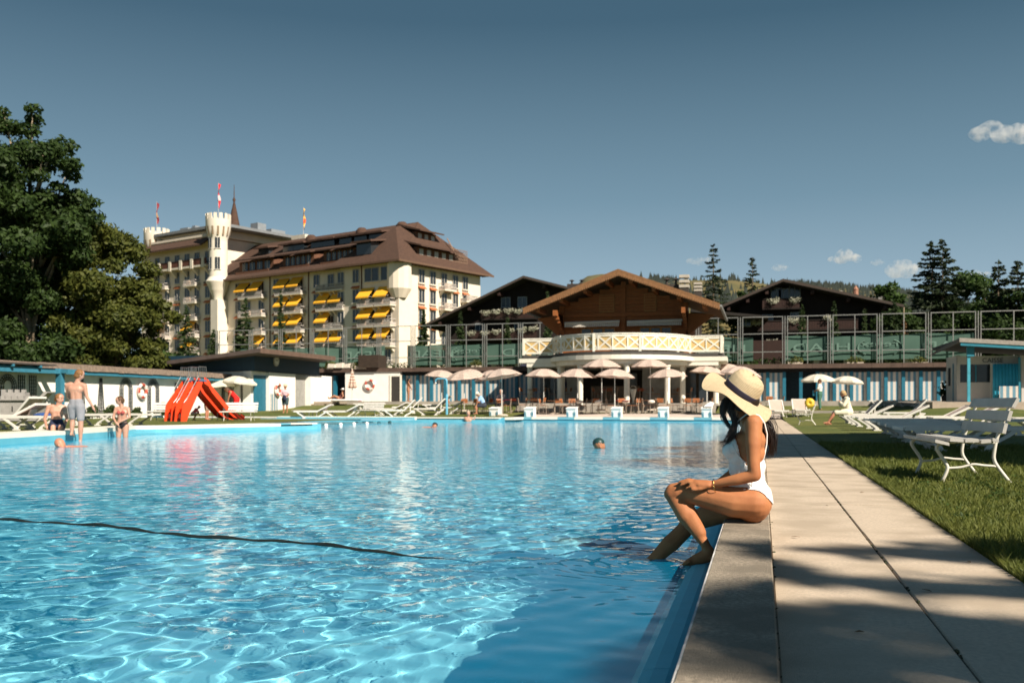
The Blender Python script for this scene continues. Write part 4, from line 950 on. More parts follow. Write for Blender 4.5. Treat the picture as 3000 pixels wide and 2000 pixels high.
for a, b in ((700, 822), (824, 914), (916, 1010), (1012, 1126), (1190, 1313), (1315, 1420), (1422, 1560), (1560, 1700), (2040, 2206), (2300, 2433), (2435, 2577), (2579, 2720), (2722, 2862)): screen(a, b, 2.25 if a > 1900 else 2.1)
DAEH = text_mesh('HEAD', .95); DAEH.materials.append(LET)
def lett(px, me, z=1.5, sc=1.0):
    s = fsolve(px); o = link_mesh('screen_lettering', me, fen, fp(s, z, .14)); o.rotation_euler = (rad(90), 0, fr_ang); o.scale = (-1.9 * sc, sc, 1)
for px in (865, 1060, 1262, 1540, 2105, 2407, 2790): lett(px, DAEH)
RET = text_mesh('retex', .8); RET.materials.append(LET)
for px in (1370, 2578):
    lett(px, RET, 1.75, .9)
    s = fsolve(px)
    for sg_ in (-1, 1):
        q = MB(); pts = [fp(s + sg_ * 1.75 * math.cos(a), 1.45 + .75 * math.sin(a), .14) for a in [rad(-50 + 10 * i) for i in range(11)]]; q.tube(pts, .045, 4); q.build('wreath_arc', LET, fen)
# low wall and posts behind the fence foot, dark hedge
hg = thing('low_hedge', 'dark green planting behind the foot of the tennis fence', 'hedge', (FA.x, FA.y, 4.1)); Lf = FS[-1]
cs = [(fd.x * s + fn.x * 1.4, fd.y * s + fn.y * 1.4, .35) for s in np.arange(0, Lf, .8)]
o = leaves('foliage', cs, [(.7, .5, .45)] * len(cs), 9000, .12, LF_GREEN, hg, 9); o['kind'] = 'stuff'
q = MB()
for s in np.arange(fsolve(1130), fsolve(1180), .4): q.box(0, 0.01, 0, .01, 0, .01)
for px in (1140, 1155, 1172, 1240, 1305, 1340, 1370, 1440, 1470, 1510, 2250, 2360, 2395, 2480, 2560, 2615, 2660): 
    pass
ps_ = MB(); ps_.box(-.22, .22, -.1, .1, 0, 1.05); PO = ps_.data('bollard_post', M('pale_post', (.42, .38, .32), .9))
for i, px in enumerate((1265, 1305, 1365, 1440, 1510, 2392, 2480, 2660)):
    s = fsolve(px); v = fp(s, 0, .7); o = link_mesh('short_post', PO, None, (FA.x + v.x, FA.y + v.y, 4.1), fr_ang); tag(o, 'short pale post behind the fence foot, ' + ['left-hand side, outermost', 'left-hand side, second', 'left-hand side, third', 'left-hand side, fourth', 'nearest the left balcony wing', 'right-hand side nearest the pavilion', 'right-hand side, middle', 'nearest the kiosk'][i], 'post', 'short posts behind the fence')
# ---------------------------------------------------------------- clock building
cb = thing('clock_house', 'low white bath house with dark blue upper wall, overhanging flat roof and a clock', 'bath house', (-31, 56.1, .12))
def bq(name, mat, *a, par=None): q = MB(); q.box(*a); return q.build(name, mat, par)
bq('wall', WALLW, -9.5, -.0, .3, 12, 0, 2.75, par=cb)                       # front, set back behind the corner pier
bq('wall', WALLW, -.55, 0, 0, .29, 0, 2.75, par=cb)
bq('wall', WALLW, 0.003, .25, 1.9, 5.6, 0, 2.72, par=cb)
bq('wall', M('painted_recess_shade', (.30, .29, .27), .9), -.2, .1, 5.6, 7.4, 0, 2.7, par=cb)  # set-back wall with its shade put into the grey
bq('wall', WALLW, 0.003, .5, 7.4, 9.4, 0, 2.6, par=cb)
bq('doorway', TEAL, -.04, .03, .3, 1.88, 0, 2.5, par=cb)
bq('upper_wall', NAVY, -9.4, .28, -.05, 9.3, 2.78, 3.75, par=cb)
RF = M('clock_house_roof', (.075, .055, .048), .9, .2, 2)
q = MB(); q.prism([(-5.8, -1.6, 3.05), (1.5, -1.6, 3.82), (1.5, -1.6, 4.06), (-5.8, -1.6, 3.28)], (0, 10.9, 0)); q.build('roof', RF, cb)
q = MB(); q.box(1.505, 1.53, -1.6, 9.3, 3.78, 4.08); q.build('fascia_board', M('fascia_brown', (.12, .075, .055), .9, .2, 2), cb)
q = MB(); q.box(.25, .27, 2.0, 3.0, 0, 1.35); q.build('striped_panel', stripemat('panel_stripes', .34, .1, axis=1), cb)
yy = 0
kx = (808 - 1500) / F; 
def yat(px, x): k_ = (px - 1500) / F; return x * (k_ * SA + CA) / (k_ * CA - SA)
yc = yat(808, -30.7) - 56.1
ck = thing('wall_clock', 'round white wall clock on the dark blue wall of the bath house', 'clock', (-30.71, yc + 56.1, 3.62))
q = MB(); q.tube([(0, 0, 0), (.08, 0, 0)], .36, 24); q.build('clock_rim', M('clock_rim', (.35, .30, .26), .5), ck)
q = MB(); q.tube([(.082, 0, 0), (.088, 0, 0)], .32, 24); q.build('clock_face', M('clock_white', (.72, .68, .60), .5, .03), ck)
for i in range(12):
    a = i * math.pi / 6; q = MB(); q.beam((.092, .24 * math.sin(a), .24 * math.cos(a)), (.092, .29 * math.sin(a), .29 * math.cos(a)), .02, .02); q.build('hour_mark', BLACK, ck)
q = MB(); q.beam((.095, 0, 0), (.095, -.13, .07), .03, .02); q.build('hour_hand', BLACK, ck); q = MB(); q.beam((.1, 0, 0), (.1, .2, .09), .022, .02); q.build('minute_hand', BLACK, ck)
def lifebuoy(label, loc, rz, tilt=0, R=.34, seg_off=0):
    t = thing('lifebuoy', label, 'lifebuoy', loc, rz, 'ring lifebuoys on the walls'); RED = M('buoy_red', (.45, .07, .04), .6, .1, 4); BW = M('buoy_white', (.74, .70, .62), .6, .05, 4)
    for k in range(8):
        q = MB(); a0 = 2 * math.pi * k / 8 + seg_off; n = 6
        pts = [(R * math.cos(a0 + (2 * math.pi / 8) * i / n * .999), 0, R * math.sin(a0 + (2 * math.pi / 8) * i / n * .999)) for i in range(n + 1)]; q.tube(pts, .085, 8, 0, True)
        q.build('ring_segment', RED if k % 2 else BW, t, True)
    q = MB(); pts = [((R + .12 + .02 * math.sin(4 * a)) * math.cos(a), -.02, (R + .12 + .02 * math.sin(4 * a)) * math.sin(a)) for a in [2 * math.pi * i / 24 for i in range(25)]]; q.tube(pts, .012, 4); q.build('grab_rope', BW, t)
    return t
yb = yat(816, -30.65); lifebuoy('red and white lifebuoy on the bath house wall below the clock', (-30.62, yb - .1, 1.75), rad(90))
lifebuoy('red and white lifebuoy on the grey-white wall by the dark door', (xat(1083, CY - .6), CY - .62, 2.35), 0, R=.36)
# ---------------------------------------------------------------- left boundary wall
WX = -33.0
lw = thing('garden_wall', 'long white rendered wall with a tiled top and blue gutter beyond the left lawn', 'wall', (WX, 30, .05))
bq('wall', WALLW, -.3, 0, -6, 26, -.1, 2.25, par=lw)
q = MB(); q.box(-.1, .42, 6.2, 27.6, 2.18, 2.42); q.build('gutter', M('gutter_blue', (.03, .16, .24), .6, .1, 3), lw)
TIL = M('grey_brown_tile', (.27, .20, .155), .95, .25, 6, .4, 20, c2=(.16, .12, .095))
r_ = random.Random(4)
for i in range(54):
    y0 = 4.6 + i * .42; q = MB(); e = r_.uniform(-.012, .02); q.prism([(-1.0, y0, 2.46 + e), (.5, y0, 2.36 + e), (.5, y0, 2.64 + e), (-1.0, y0, 2.76 + e)], (0, .41, 0)); q.build('tile', TIL, lw)
# covered bay at the far left with blue beams and post
pg = thing('blue_pergola', 'blue-painted timber canopy with a post at the left end of the white wall', 'canopy', (WX, 30, .05))
BLB = M('beam_blue', (.035, .17, .25), .6, .15, 3)
x9, y9 = At(176, 46.3, 0).x - WX, At(176, 46.3, 0).y - 30
q = MB(); q.box(x9 - .14, x9 + .14, y9 - .14, y9 + .14, -.05, 2.16); q.build('post', BLB, pg)
q = MB(); q.box(-.2, x9 + .5, y9 - .12, y9 + .12, 2.17, 2.36); q.build('beam', BLB, pg)
q = MB(); q.box(x9 - .12, x9 + .12, -12, y9 + 1.2, 2.14, 2.16 + .22); q.build('beam', BLB, pg)
for k in range(8):
    q = MB(); y0 = y9 - 1.6 - k * 1.7; q.box(-.2, x9 + .3, y0 - .06, y0 + .06, 2.37, 2.47); q.build('rafter', BLB, pg)
q = MB(); q.box(-1.5, x9 + .3, -12, y9 - .6, 2.48, 2.55); q.build('canopy_roof', M('felt_roof', (.06, .05, .045), .95), pg)
# trellises
BLK_ = M('trellis_black', (.035, .04, .042), .7, .1)
def trellis(kind, label, y, h=2.0, w0=.55, w1=.16, z=.12, x=.06, base=(WX, 0, .05)):
    t = thing('trellis', label, 'trellis', (WX + x, y, z), 0, 'trellises on the white wall'); th = .028
    if kind == 'obelisk':
        for u in (-1, -.33, .33, 1): q = MB(); q.beam((0, u * w0 / 2, 0), (0, u * w1 / 2, h), th, th, up=(1, 0, 0)); q.build('upright', BLK_, t)
        n = 13
        for k in range(n): z_ = h * (k + .5) / n; w_ = lerp(w0, w1, z_ / h) / 2; q = MB(); q.beam((.012, -w_, z_), (.012, w_, z_), th * .8, th * .8); q.build('rung', BLK_, t)
    else:
        ro, ri = .52, .26; hs = h - ro
        for s in (-1, 1):
            for rr in (ri, (ri + ro) / 2, ro): q = MB(); q.beam((0, s * rr, 0), (0, s * rr, hs), th, th, up=(1, 0, 0)); q.build('upright', BLK_, t)
            for k in range(9): z_ = hs * (k + .5) / 9; q = MB(); q.beam((.012, s * ri, z_), (.012, s * ro, z_), th, th); q.build('rung', BLK_, t)
        for rr in (ri, (ri + ro) / 2, ro): q = MB(); q.tube([(0, rr * math.cos(a), hs + rr * math.sin(a)) for a in [math.pi * i / 14 for i in range(15)]], th / 1.6, 4); q.build('arch', BLK_, t)
        for k in range(1, 12): a = math.pi * k / 12; q = MB(); q.beam((.012, ri * math.cos(a), hs + ri * math.sin(a)), (.012, ro * math.cos(a), hs + ro * math.sin(a)), th, th, up=(1, 0, 0)); q.build('rung', BLK_, t)
    return t
def yw(px): return yat(px, WX)
trellis('obelisk', 'narrow black trellis on the white wall behind the blue post', yw(176))
trellis('obelisk', 'narrow tapering black trellis right of the standing man', yw(237))
trellis('obelisk', 'narrow tapering black trellis third along the wall, left of the woman in the bikini', yw(293))
trellis('arch', 'arched black trellis just left of the wall lifebuoy', yw(367), 2.05)
trellis('arch', 'arched black trellis just right of the wall lifebuoy', yw(447), 2.05)
trellis('arch', 'arched black trellis behind the castle playhouse at far left', yw(20), 2.0)
trellis('obelisk', 'straight black trellis strip behind the castle playhouse', yw(60), 2.0, .4, .4)
trellis('obelisk', 'straight black trellis strip at the shaded end of the wall', yw(93), 2.0, .42, .42)
trellis('obelisk', 'small dark trellis partly behind the red slide', yw(513), 1.9, .5, .08)
for i, px in enumerate((650, 676, 710)): 
    tt = trellis('obelisk', ('leftmost', 'middle', 'rightmost')[i] + ' of the three black trellis strips under the white parasols', 0, 1.9, .32, .32); tt.location = (xat(px, 56.35), 56.35, .2); tt.rotation_euler = (0, 0, rad(-90))
lifebuoy('red and white lifebuoy between the two arched trellises', (WX + .12, yw(412), 1.5), rad(90), R=.34, seg_off=.3)
SHL = leafmat('wall_shrub_leaf', (.07, .10, .03), (.025, .045, .012), .3, 2)
for i, (px, s, lab) in enumerate(((242, .6, 'dark green shrub at the foot of the wall right of the standing man'), (296, .6, 'dark green shrub under the third narrow trellis'), (372, .5, 'small green shrub under the left arched trellis'), (450, .75, 'bushy plant with pale blooms under the right arched trellis'), (478, .5, 'low leafy plant beside the white bench left of the slide'))):
    y = yw(px); t = thing('wall_shrub', lab, 'shrub', (WX + .55, y, .05), 0, 'shrubs along the white wall')
    leaves('foliage', [(0, 0, s * .6), (0, s * .5, s * .45), (0, -s * .45, s * .4), (.1, 0, s * .9)], [s * .5, s * .4, s * .4, s * .35], 420, .085, SHL, t, 60 + i)
    q = MB(); q.tube([(0, 0, 0), (0, .03, s * .8)], .03, 5); q.build('stem', BARK, t)
# castle playhouse
cs_ = At(55, 41.0, .06); PLG = M('grey_play_plastic', (.30, .285, .27), .6, .1, 4); ph = thing('castle_playhouse', 'grey plastic castle playhouse with battlements at the far left', 'playhouse', cs_, YAW + rad(4)); ph.scale = (1, 1, .74); RDP = M('red_plastic', (.75, .14, .03), .5)
for k in range(12):
    q = MB(); q.box(-.55 if k > 1 else -.55, .92, -.5, .5, .04 + k * .092, .04 + k * .092 + .086); q.build('brick_course', PLG, ph)
q = MB(); q.box(-.5, .88, -.45, .45, 0, 1.16); q.build('wall', M('play_joint', (.16, .155, .15), .7), ph)
q = MB(); q.box(-.62, 1.0, -.6, .6, 1.17, 1.24); q.build('ledge', PLG, ph)
for i in range(6): q = MB(); q.box(-.5 + i * .25, -.5 + i * .25 + .15, -.55, -.4, 1.24, 1.42); q.build('battlement', PLG, ph)
q = MB(); q.box(-.75, .2, .1, .6, 1.24, 1.62); q.build('tower', PLG, ph)
for i in range(4): q = MB(); q.box(-.75 + i * .27, -.75 + i * .27 + .15, .1, .25, 1.62, 1.78); q.build('battlement', PLG, ph)
q = MB(); q.prism([(.95, -.5, 1.25), (1.05, -.5, 1.2), (1.35, -.5, 1.6), (1.22, -.5, 1.66)], (0, .6, 0)); q.build('flap', PLG, ph)
for x in (-.05, .35): q = MB(); q.box(x - .02, x + .02, -.515, -.5, .55, .85); q.build('arrow_slit', BLACK, ph)
for x in (.28, .52, .75): q = MB(); q.box(x - .05, x + .05, -.52, -.5, .30, .44); q.build('peg', RDP, ph)
q = MB(); q.prism([(-.55, -.5, 0), (-1.5, -.9, 0), (-1.5, -.9, 1.2), (-.55, -.5, 1.35)], (-.05, .1, 0)); q.build('side_panel', M('blue_grey_plastic', (.25, .29, .32), .6), ph)
# double slide
ORG = M('slide_orange', (.78, .055, .012), .4, .05, 2, coat=.2); SB = M('slide_blue', (.05, .12, .22), .5)
def slide(label, base, rz, dz=0):
    t = thing('slide', label, 'slide', base, rz, 'double slide'); H0 = 1.88; t.scale = (.74, .80, .92)
    # local: x along the slide (ladder at -x foot, chute to +x), y across
    for s in (-1, 1):
        q = MB(); y = s * .32
        q.prism([(-1.35, y, 0), (-1.0, y, 0), (-.85, y, .3), (-.28, y, 1.25), (-.02, y, 1.7), (.05, y, H0), (-.2, y, H0), (-1.25, y, .75)], (0, .05, 0)); q.build('ladder_side', ORG, t)
    for k in range(6):
        u = (k + .5) / 6; x = lerp(-1.15, -.2, u); z = lerp(.22, H0 - .25, u); q = MB(); q.box(x - .13, x + .13, -.31, .31, z - .03, z); q.build('step', ORG, t); q = MB(); q.box(x - .13, x - .10, -.31, .31, z - .2, z - .031); q.build('riser', ORG, t)
    q = MB(); q.box(-.22, .2, -.36, .40, H0 - .05, H0 + .02); q.build('platform', SB, t)
    prof = [(0.1, H0 - .02), (.35, H0 - .14), (.6, H0 - .45), (1.7, .48), (1.95, .30), (2.5, .17), (2.75, .16)]
    bed = MB()
    for (a, b) in zip(prof[:-1], prof[1:]): bed.prism([(a[0], -.29, a[1] - .05), (b[0], -.29, b[1] - .05), (b[0], -.29, b[1]), (a[0], -.29, a[1])], (0, .6, 0))
    bed.build('chute', ORG, t)
    for s in (-1, 1):
        q = MB(); y = -.345 if s < 0 else .31
        for (a, b) in zip(prof[:-1], prof[1:]): q.prism([(a[0], y, a[1] - .12), (b[0], y, b[1] - .12), (b[0], y, b[1] + .17 * (1 if b[0] < 2.4 else .5)), (a[0], y, a[1] + .17)], (0, .05, 0))
        q.build('chute_wall', ORG, t)
    for s in (-1, 1):
        y = s * .38; q = MB(); q.tube([(-1.2, y, .85), (-1.0, y, 1.05), (-.3, y, 2.05), (-.28, y, H0 + .62), (.18, y, H0 + .62), (.22, y, H0 - .1)], .018, 5); q.build('handrail', STEEL, t)
        for x in (-.18, -.06, .06): q = MB(); q.tube([(x, y, H0 + .62), (x, y, H0)], .012, 4); q.build('baluster', STEEL, t)
    q = MB(); q.tube([(1.7, -.25, .45), (1.7, -.25, 0)], .02, 5); q.build('leg', GREYM, t); q = MB(); q.tube([(1.7, .3, .45), (1.7, .3, 0)], .02, 5); q.build('leg', GREYM, t)
    return t
sb_ = Gp(545, 1235, .06)
slide('red-orange playground slide of the pair with its steps towards the lawn, nearer one', At(584, 42.0, .05), YAW + rad(48))
slide('red-orange playground slide behind the other, steps at left', At(554, 42.6, .05), YAW + rad(48))
# kiddie pool rim beyond the slide
kp = struct(MB().box(-24, -16.6, 46.2, 46.5, 0, .17).build('paddling_pool_rim', WHITEP)); kq = struct(MB().box(-24, -16.6, 46.05, 46.2, 0, .12).build('paddling_pool_wall', LBLUE))
kq = struct(MB().box(-24, -16.6, 44.4, 46.04, 0, .075).build('paddling_pool_water', M('paddle_water', (.25, .45, .55), .08, .05, 2)))
# ---------------------------------------------------------------- loungers
SLING = M('sling_fabric', (.47, .36, .30), .85, .06, 4); LPL = M('white_plastic', (.68, .65, .60), .4, .03, 4, spec=.5)
def lounger_proto(back=0, label='x'):
    "head towards +x, feet at x=0; back = backrest angle in degrees"
    t = thing('sun_lounger', label, 'sun lounger'); L = 1.95; wd = .34; h = .36; hx = 1.22
    for s in (-1, 1):
        q = MB(); y = s * wd
        q.beam((0, y, h), (hx, y, h), .05, .07); q.build('side_rail', LPL, t)
        # swept legs: one S-shaped blade near each end
        for (x0, x1, dr) in ((.16, .52, 1), (1.62, 1.22, -1)):
            q = MB(); n = 8; top = []; bot = []
            for i in range(n + 1):
                u = i / n; x = lerp(x0, x1, sstep(0, 1, u)) ; z = lerp(h, .03, u); wv = .05
                top.append((x - wv * dr, y - .02, z)); bot.append((x + wv * dr, y - .02, z))
            for i in range(n): q.prism([top[i], bot[i], bot[i + 1], top[i + 1]] if dr < 0 else [top[i], top[i + 1], bot[i + 1], bot[i]][::1], (0, .04, 0))
            q.box(x1 - .10, x1 + .10, y - .025, y + .025, 0, .035)
            q.build('leg', LPL, t)
    q = MB(); q.beam((0, -wd, h), (0, wd, h), .07, .05); q.build('end_rail', LPL, t)
    q = MB(); q.beam((.5, -wd, .1), (.5, wd, .1), .03, .03); q.beam((1.25, -wd, .1), (1.25, wd, .1), .03, .03); q.build('cross_bar', LPL, t)
    q = MB(); n = 6
    for i in range(n): a, b = hx * i / n, hx * (i + 1) / n; za, zb = h + .01 - .025 * math.sin(math.pi * i / n), h + .01 - .025 * math.sin(math.pi * (i + 1) / n); q.prism([(a, -wd + .02, za), (b, -wd + .02, zb), (b, -wd + .02, zb + .012), (a, -wd + .02, za + .012)], (0, 2 * wd - .04, 0))
    q.build('sling', SLING, t)
    a = rad(back); bl = L - hx; c, s_ = math.cos(a), math.sin(a)
    q = MB(); q.prism([(hx, -wd + .02, h + .012), (hx + bl * c, -wd + .02, h + .012 + bl * s_), (hx + bl * c, -wd + .02, h + .03 + bl * s_), (hx, -wd + .02, h + .03)], (0, 2 * wd - .04, 0)); bk = q.build('backrest', SLING, t)
    for s in (-1, 1): q = MB(); q.beam((hx - .05, s * wd, h), (hx + bl * c, s * wd, h + bl * s_), .05, .06); q.build('back_frame', LPL, bk)
    q = MB(); q.beam((hx + bl * c, -wd, h + bl * s_), (hx + bl * c, wd, h + bl * s_), .05, .06); q.build('back_frame', LPL, bk)
    if back > 5: q = MB(); q.beam((hx + bl * .6 * c, 0, h + bl * .6 * s_), (hx + .25, 0, h - .05), .3, .03); q.build('prop', LPL, t)
    return t
LP0 = lounger_proto(0); LP1 = lounger_proto(28); LP2 = lounger_proto(48); used = set()
GRPL = 'white sun loungers on the lawns'
def lounger(kind, loc, rz, label):
    p = (LP0, LP1, LP2)[kind]
    if kind not in used: used.add(kind); p.location = loc; p.rotation_euler = (0, 0, rz); p['label'] = label; p['group'] = GRPL; return p
    return dup(p, loc, rz, label, GRPL)
# right-hand row, feet towards the path
rowD = [(2636, 15.8, 0, 'white sun lounger in deep shade, nearest of the row, directly behind the white bench'), (2600, 18.0, 0, 'shaded sun lounger second from the bench in the right-hand row'), (2580, 19.6, 0, 'shaded sun lounger third from the bench in the right-hand row'), (2562, 22.2, 0, 'shaded sun lounger fourth in the right-hand row, where the shade ends'),
        (2540, 25.3, 0, 'sunlit lounger at the edge of the tree shade in the right-hand row'), (2512, 28.6, 1, 'sunlit lounger with raised back second beyond the shade edge'), (2497, 31.2, 0, 'sunlit flat lounger just right of the woman in the cream robe'), (2470, 34.2, 0, 'sunlit lounger on which the woman in the cream robe sits'), (2458, 37.2, 1, 'sunlit lounger just behind the woman in the cream robe'), (2448, 40.0, 2, 'farthest lounger of the right-hand row with upright back')]
for (px, D, kd, lab) in rowD: lounger(kd, At(px, D, H(At(px, D, 0).x, At(px, D, 0).y)), rad(random.uniform(-7, 7)), lab)
for (px, D, kd, rz, lab) in ((2905, 24, 0, 8, 'sunlit flat lounger seen behind the bench backrest'), (2965, 27, 0, 0, 'sunlit lounger at the right edge of the photograph'), (2655, 31, 1, 5, 'sunlit lounger with raised back in front of the green mound, left one'), (2725, 29, 1, 4, 'sunlit lounger with raised back in front of the green mound, right one'), (2585, 42, 2, 0, 'upright sunlit lounger in the middle of the right lawn'),
    (2290, 50, 2, 100, 'small lounger seen from behind at the end of the path, left one'), (2352, 50, 2, 95, 'small lounger seen from behind at the end of the path, right one'), (2545, 60, 0, 0, 'lounger left of the little table before the shaded cabins'), (2612, 60, 0, 5, 'lounger right of the little table before the shaded cabins')):
    p = At(px, D, 0); lounger(kd, (p.x, p.y, H(p.x, p.y)), rad(rz), lab)
for (px, D, kd, rz, lab) in ((-60, 27.5, 1, 8, 'white lounger cut off by the left edge of the photograph'), (20, 27.0, 0, 6, 'white lounger with a blue towel behind the seated man'), (-30, 30, 2, 0, 'white lounger with raised back in front of the castle playhouse'), (205, 33, 0, 4, 'white lounger behind the standing man'), (300, 34, 0, 4, 'white lounger left of the woman in the bikini, by the wall'),
    (866, 50.5, 1, 12, 'lounger with a low raised back left of the small white table'), (955, 50.5, 1, 5, 'lounger with a raised back right of the small white table'), (1122, 53.5, 2, 15, 'lounger with upright back just right of the white bench'), (1100, 56, 1, 5, 'lounger on the grass rise behind the white bench'), (1150, 57.5, 2, 20, 'lounger with upright back nearest the blue shower arch'), (1215, 55.5, 2, 12, 'lounger with upright back right of the blue shower arch'), (1262, 56.5, 1, 8, 'lounger next to the leftmost pink parasols'), (1240, 62, 2, 10, 'farther lounger behind the blue shower arch'), (1040, 64.5, 0, 5, 'flat lounger under the closed striped parasol')):
    p = At(px, D, 0); z = H(p.x, p.y) if p.y < 66 else 1.0
    if p.x < -16 and p.y < 48: z = .05
    lounger(kd, (p.x, p.y, z), rad(rz), lab)
# small square side tables
q = MB(); tb0 = thing('side_table', 'x', 'side table'); q.box(-.24, .24, -.24, .24, .36, .40); q.build('tabletop', LPL, tb0)
for sx in (-1, 1):
    for sy in (-1, 1): q = MB(); q.tube([(sx * .2, sy * .2, .36), (sx * .23, sy * .23, 0)], .022, 5); q.build('leg', LPL, tb0)
for i, (px, D, lab) in enumerate(((922, 50.6, 'low white side table between the two loungers near the left steps'), (2536, 43, 'white side table among the sunlit right-hand loungers'), (2575, 60, 'white side table between loungers in front of the shaded cabins'), (2712, 21.0, 'shaded white side table standing between loungers behind the bench'))):
    p = At(px, D, 0); z = H(p.x, p.y)
    if i == 0: tb0.location = (p.x, p.y, z); tb0['label'] = lab; tb0['group'] = 'white side tables'
    else: dup(tb0, (p.x, p.y, z), rad(10 * i), lab)
# ---------------------------------------------------------------- benches
BWOOD = M('bench_board_paint', (.44, .42, .39), .6, .05, 9, .12, 90, spec=.4, big=(3, (.40, .38, .35))); BIRON = M('bench_tube_paint', (.60, .57, .50), .45, .05, 12)
def bench(label, loc, rz, L=1.5, wm=BWOOD):
    "faces -x, length along y"
    t = thing('park_bench', label, 'bench', loc, rz, 'white park benches'); 
    seat = [(-.30, .405, .02, 14), (-.175, .428, 0, 3), (-.045, .425, 0, -2), (.075, .418, 0, -6), (.155, .43, 0, 14)]
    for (x, z, _, an), w_ in zip(seat, (.125, .115, .115, .085, .055)):
        q = MB(); a = rad(-an); dx, dz = w_ / 2 * math.cos(a), w_ / 2 * math.sin(a); b = .006
        q.prism([(x - dx, -L / 2, z - dz - .016), (x + dx, -L / 2, z + dz - .016), (x + dx, -L / 2, z + dz + .010), (x + dx - b, -L / 2, z + dz + .016), (x - dx + b, -L / 2, z - dz + .016), (x - dx, -L / 2, z - dz + .010)], (0, L, 0)); q.build('seat_board', wm, t)
    for (x, z, an) in ((.235, .545, 12), (.275, .665, 14), (.325, .79, 26)):
        q = MB(); a = rad(90 - an); w_ = .10; dx, dz = w_ / 2 * math.cos(a), w_ / 2 * math.sin(a); nx, nz = -math.sin(a) * .015, math.cos(a) * .015
        q.prism([(x - dx - nx, -L / 2, z - dz - nz), (x + dx - nx, -L / 2, z + dz - nz), (x + dx + nx, -L / 2, z + dz + nz), (x - dx + nx, -L / 2, z - dz + nz)], (0, L, 0)); q.build('back_board', wm, t)
    for y in (-L / 2 + .17, L / 2 - .17):
        def cr(pts, n=5):
            P = [Vector(p) for p in pts]; out = []
            for i in range(len(P) - 1):
                p0 = P[max(i - 1, 0)]; p1 = P[i]; p2 = P[i + 1]; p3 = P[min(i + 2, len(P) - 1)]
                for k in range(n):
                    u = k / n; out.append(.5 * ((2 * p1) + (p2 - p0) * u + (2 * p0 - 5 * p1 + 4 * p2 - p3) * u * u + (3 * p1 - p0 - 3 * p2 + p3) * u ** 3))
            return out + [P[-1]]
        r = .0165
        q = MB(); q.tube(cr([(-.27, y, 0), (-.22, y, .13), (-.235, y, .20), (-.30, y, .31), (-.31, y, .36), (-.26, y, .392), (-.15, y, .405)]), r, 8); q.build('front_leg', BIRON, t, True)
        q = MB(); q.tube(cr([(.33, y, 0), (.22, y, .16), (.185, y, .24), (.19, y, .33), (.215, y, .46), (.27, y, .62), (.34, y, .82)]), r, 8); q.build('rear_leg', BIRON, t, True)
        q = MB(); q.tube(cr([(-.225, y, .145), (-.10, y, .155), (.0, y, .185), (.10, y, .175), (.20, y, .17)]), .013, 7); q.build('stretcher', BIRON, t, True)
        q = MB(); q.tube(cr([(-.26, y, .392), (-.15, y, .404), (-.02, y, .402), (.08, y, .396), (.20, y, .40)]), .013, 7); q.build('seat_bearer', BIRON, t, True)
    t.scale = (1, 1, .94); return t
B1 = [Gp(2782, 1422, 0), Gp(2707, 1382, 0), Gp(2955, 1418, 0), Gp(2851, 1390, 0)]
bc = (B1[0] + B1[1] + B1[2] + B1[3]) / 4
bench('white slatted park bench with curved tube legs on the near lawn', (bc.x - .05, bc.y, 0), rad(3), 1.5)
p = At(2362, 36.5, 0); bench('small white metal bench on the grass beside the far end of the path', (p.x, p.y, .0), rad(-4), .6, BIRON)
p = At(700, 42.5, .05); bench('white slatted bench with red figure behind it, right of the slide', p, rad(104), 1.5, LPL)
p = At(492, 44.5, .05); bench('white slatted bench half hidden behind the red slide', p, rad(98), 1.7, LPL)
p = At(1085, 51.0, 0); bench('white slatted bench at the poolside seen from behind its back', (p.x, p.y, H(p.x, p.y)), rad(75), 1.3, LPL)
# ---------------------------------------------------------------- parasols
def canopymat(name, a, b_, per):
    m = bpy.data.materials.new(name); m.use_nodes = True; t = m.node_tree; b = t.nodes['Principled BSDF']; b.inputs['Roughness'].default_value = .9
    tc = node(t, 'ShaderNodeTexCoord'); sp = node(t, 'ShaderNodeSeparateXYZ'); t.links.new(tc.outputs['UV'], sp.inputs[0]); 
    m1 = node(t, 'ShaderNodeMath', operation='MULTIPLY'); m1.inputs[1].default_value = per; t.links.new(sp.outputs[1], m1.inputs[0])
    m2 = node(t, 'ShaderNodeMath', operation='FRACT'); t.links.new(m1.outputs[0], m2.inputs[0]); m3 = node(t, 'ShaderNodeMath', operation='GREATER_THAN'); m3.inputs[1].default_value = .62; t.links.new(m2.outputs[0], m3.inputs[0])
    mx = node(t, 'ShaderNodeMix', data_type='RGBA'); t.links.new(m3.outputs[0], mx.inputs[0]); mx.inputs[6].default_value = col4(a); mx.inputs[7].default_value = col4(b_); t.links.new(mx.outputs[2], b.inputs['Base Color'])
    tr = node(t, 'ShaderNodeBsdfTranslucent'); t.links.new(mx.outputs[2], tr.inputs[0]); ms = node(t, 'ShaderNodeMixShader'); ms.inputs[0].default_value = .3; o = t.nodes['Material Output']
    t.links.new(b.outputs[0], ms.inputs[1]); t.links.new(tr.outputs[0], ms.inputs[2]); t.links.new(ms.outputs[0], o.inputs[0]); return m
PINK = canopymat('pink_striped_canvas', (.72, .59, .51), (.42, .29, .24), 9.0); CRM = canopymat('cream_canvas', (.78, .73, .62), (.78, .73, .62), 3.0); NVY = canopymat('navy_canvas', (.04, .04, .07), (.04, .04, .07), 3.0)
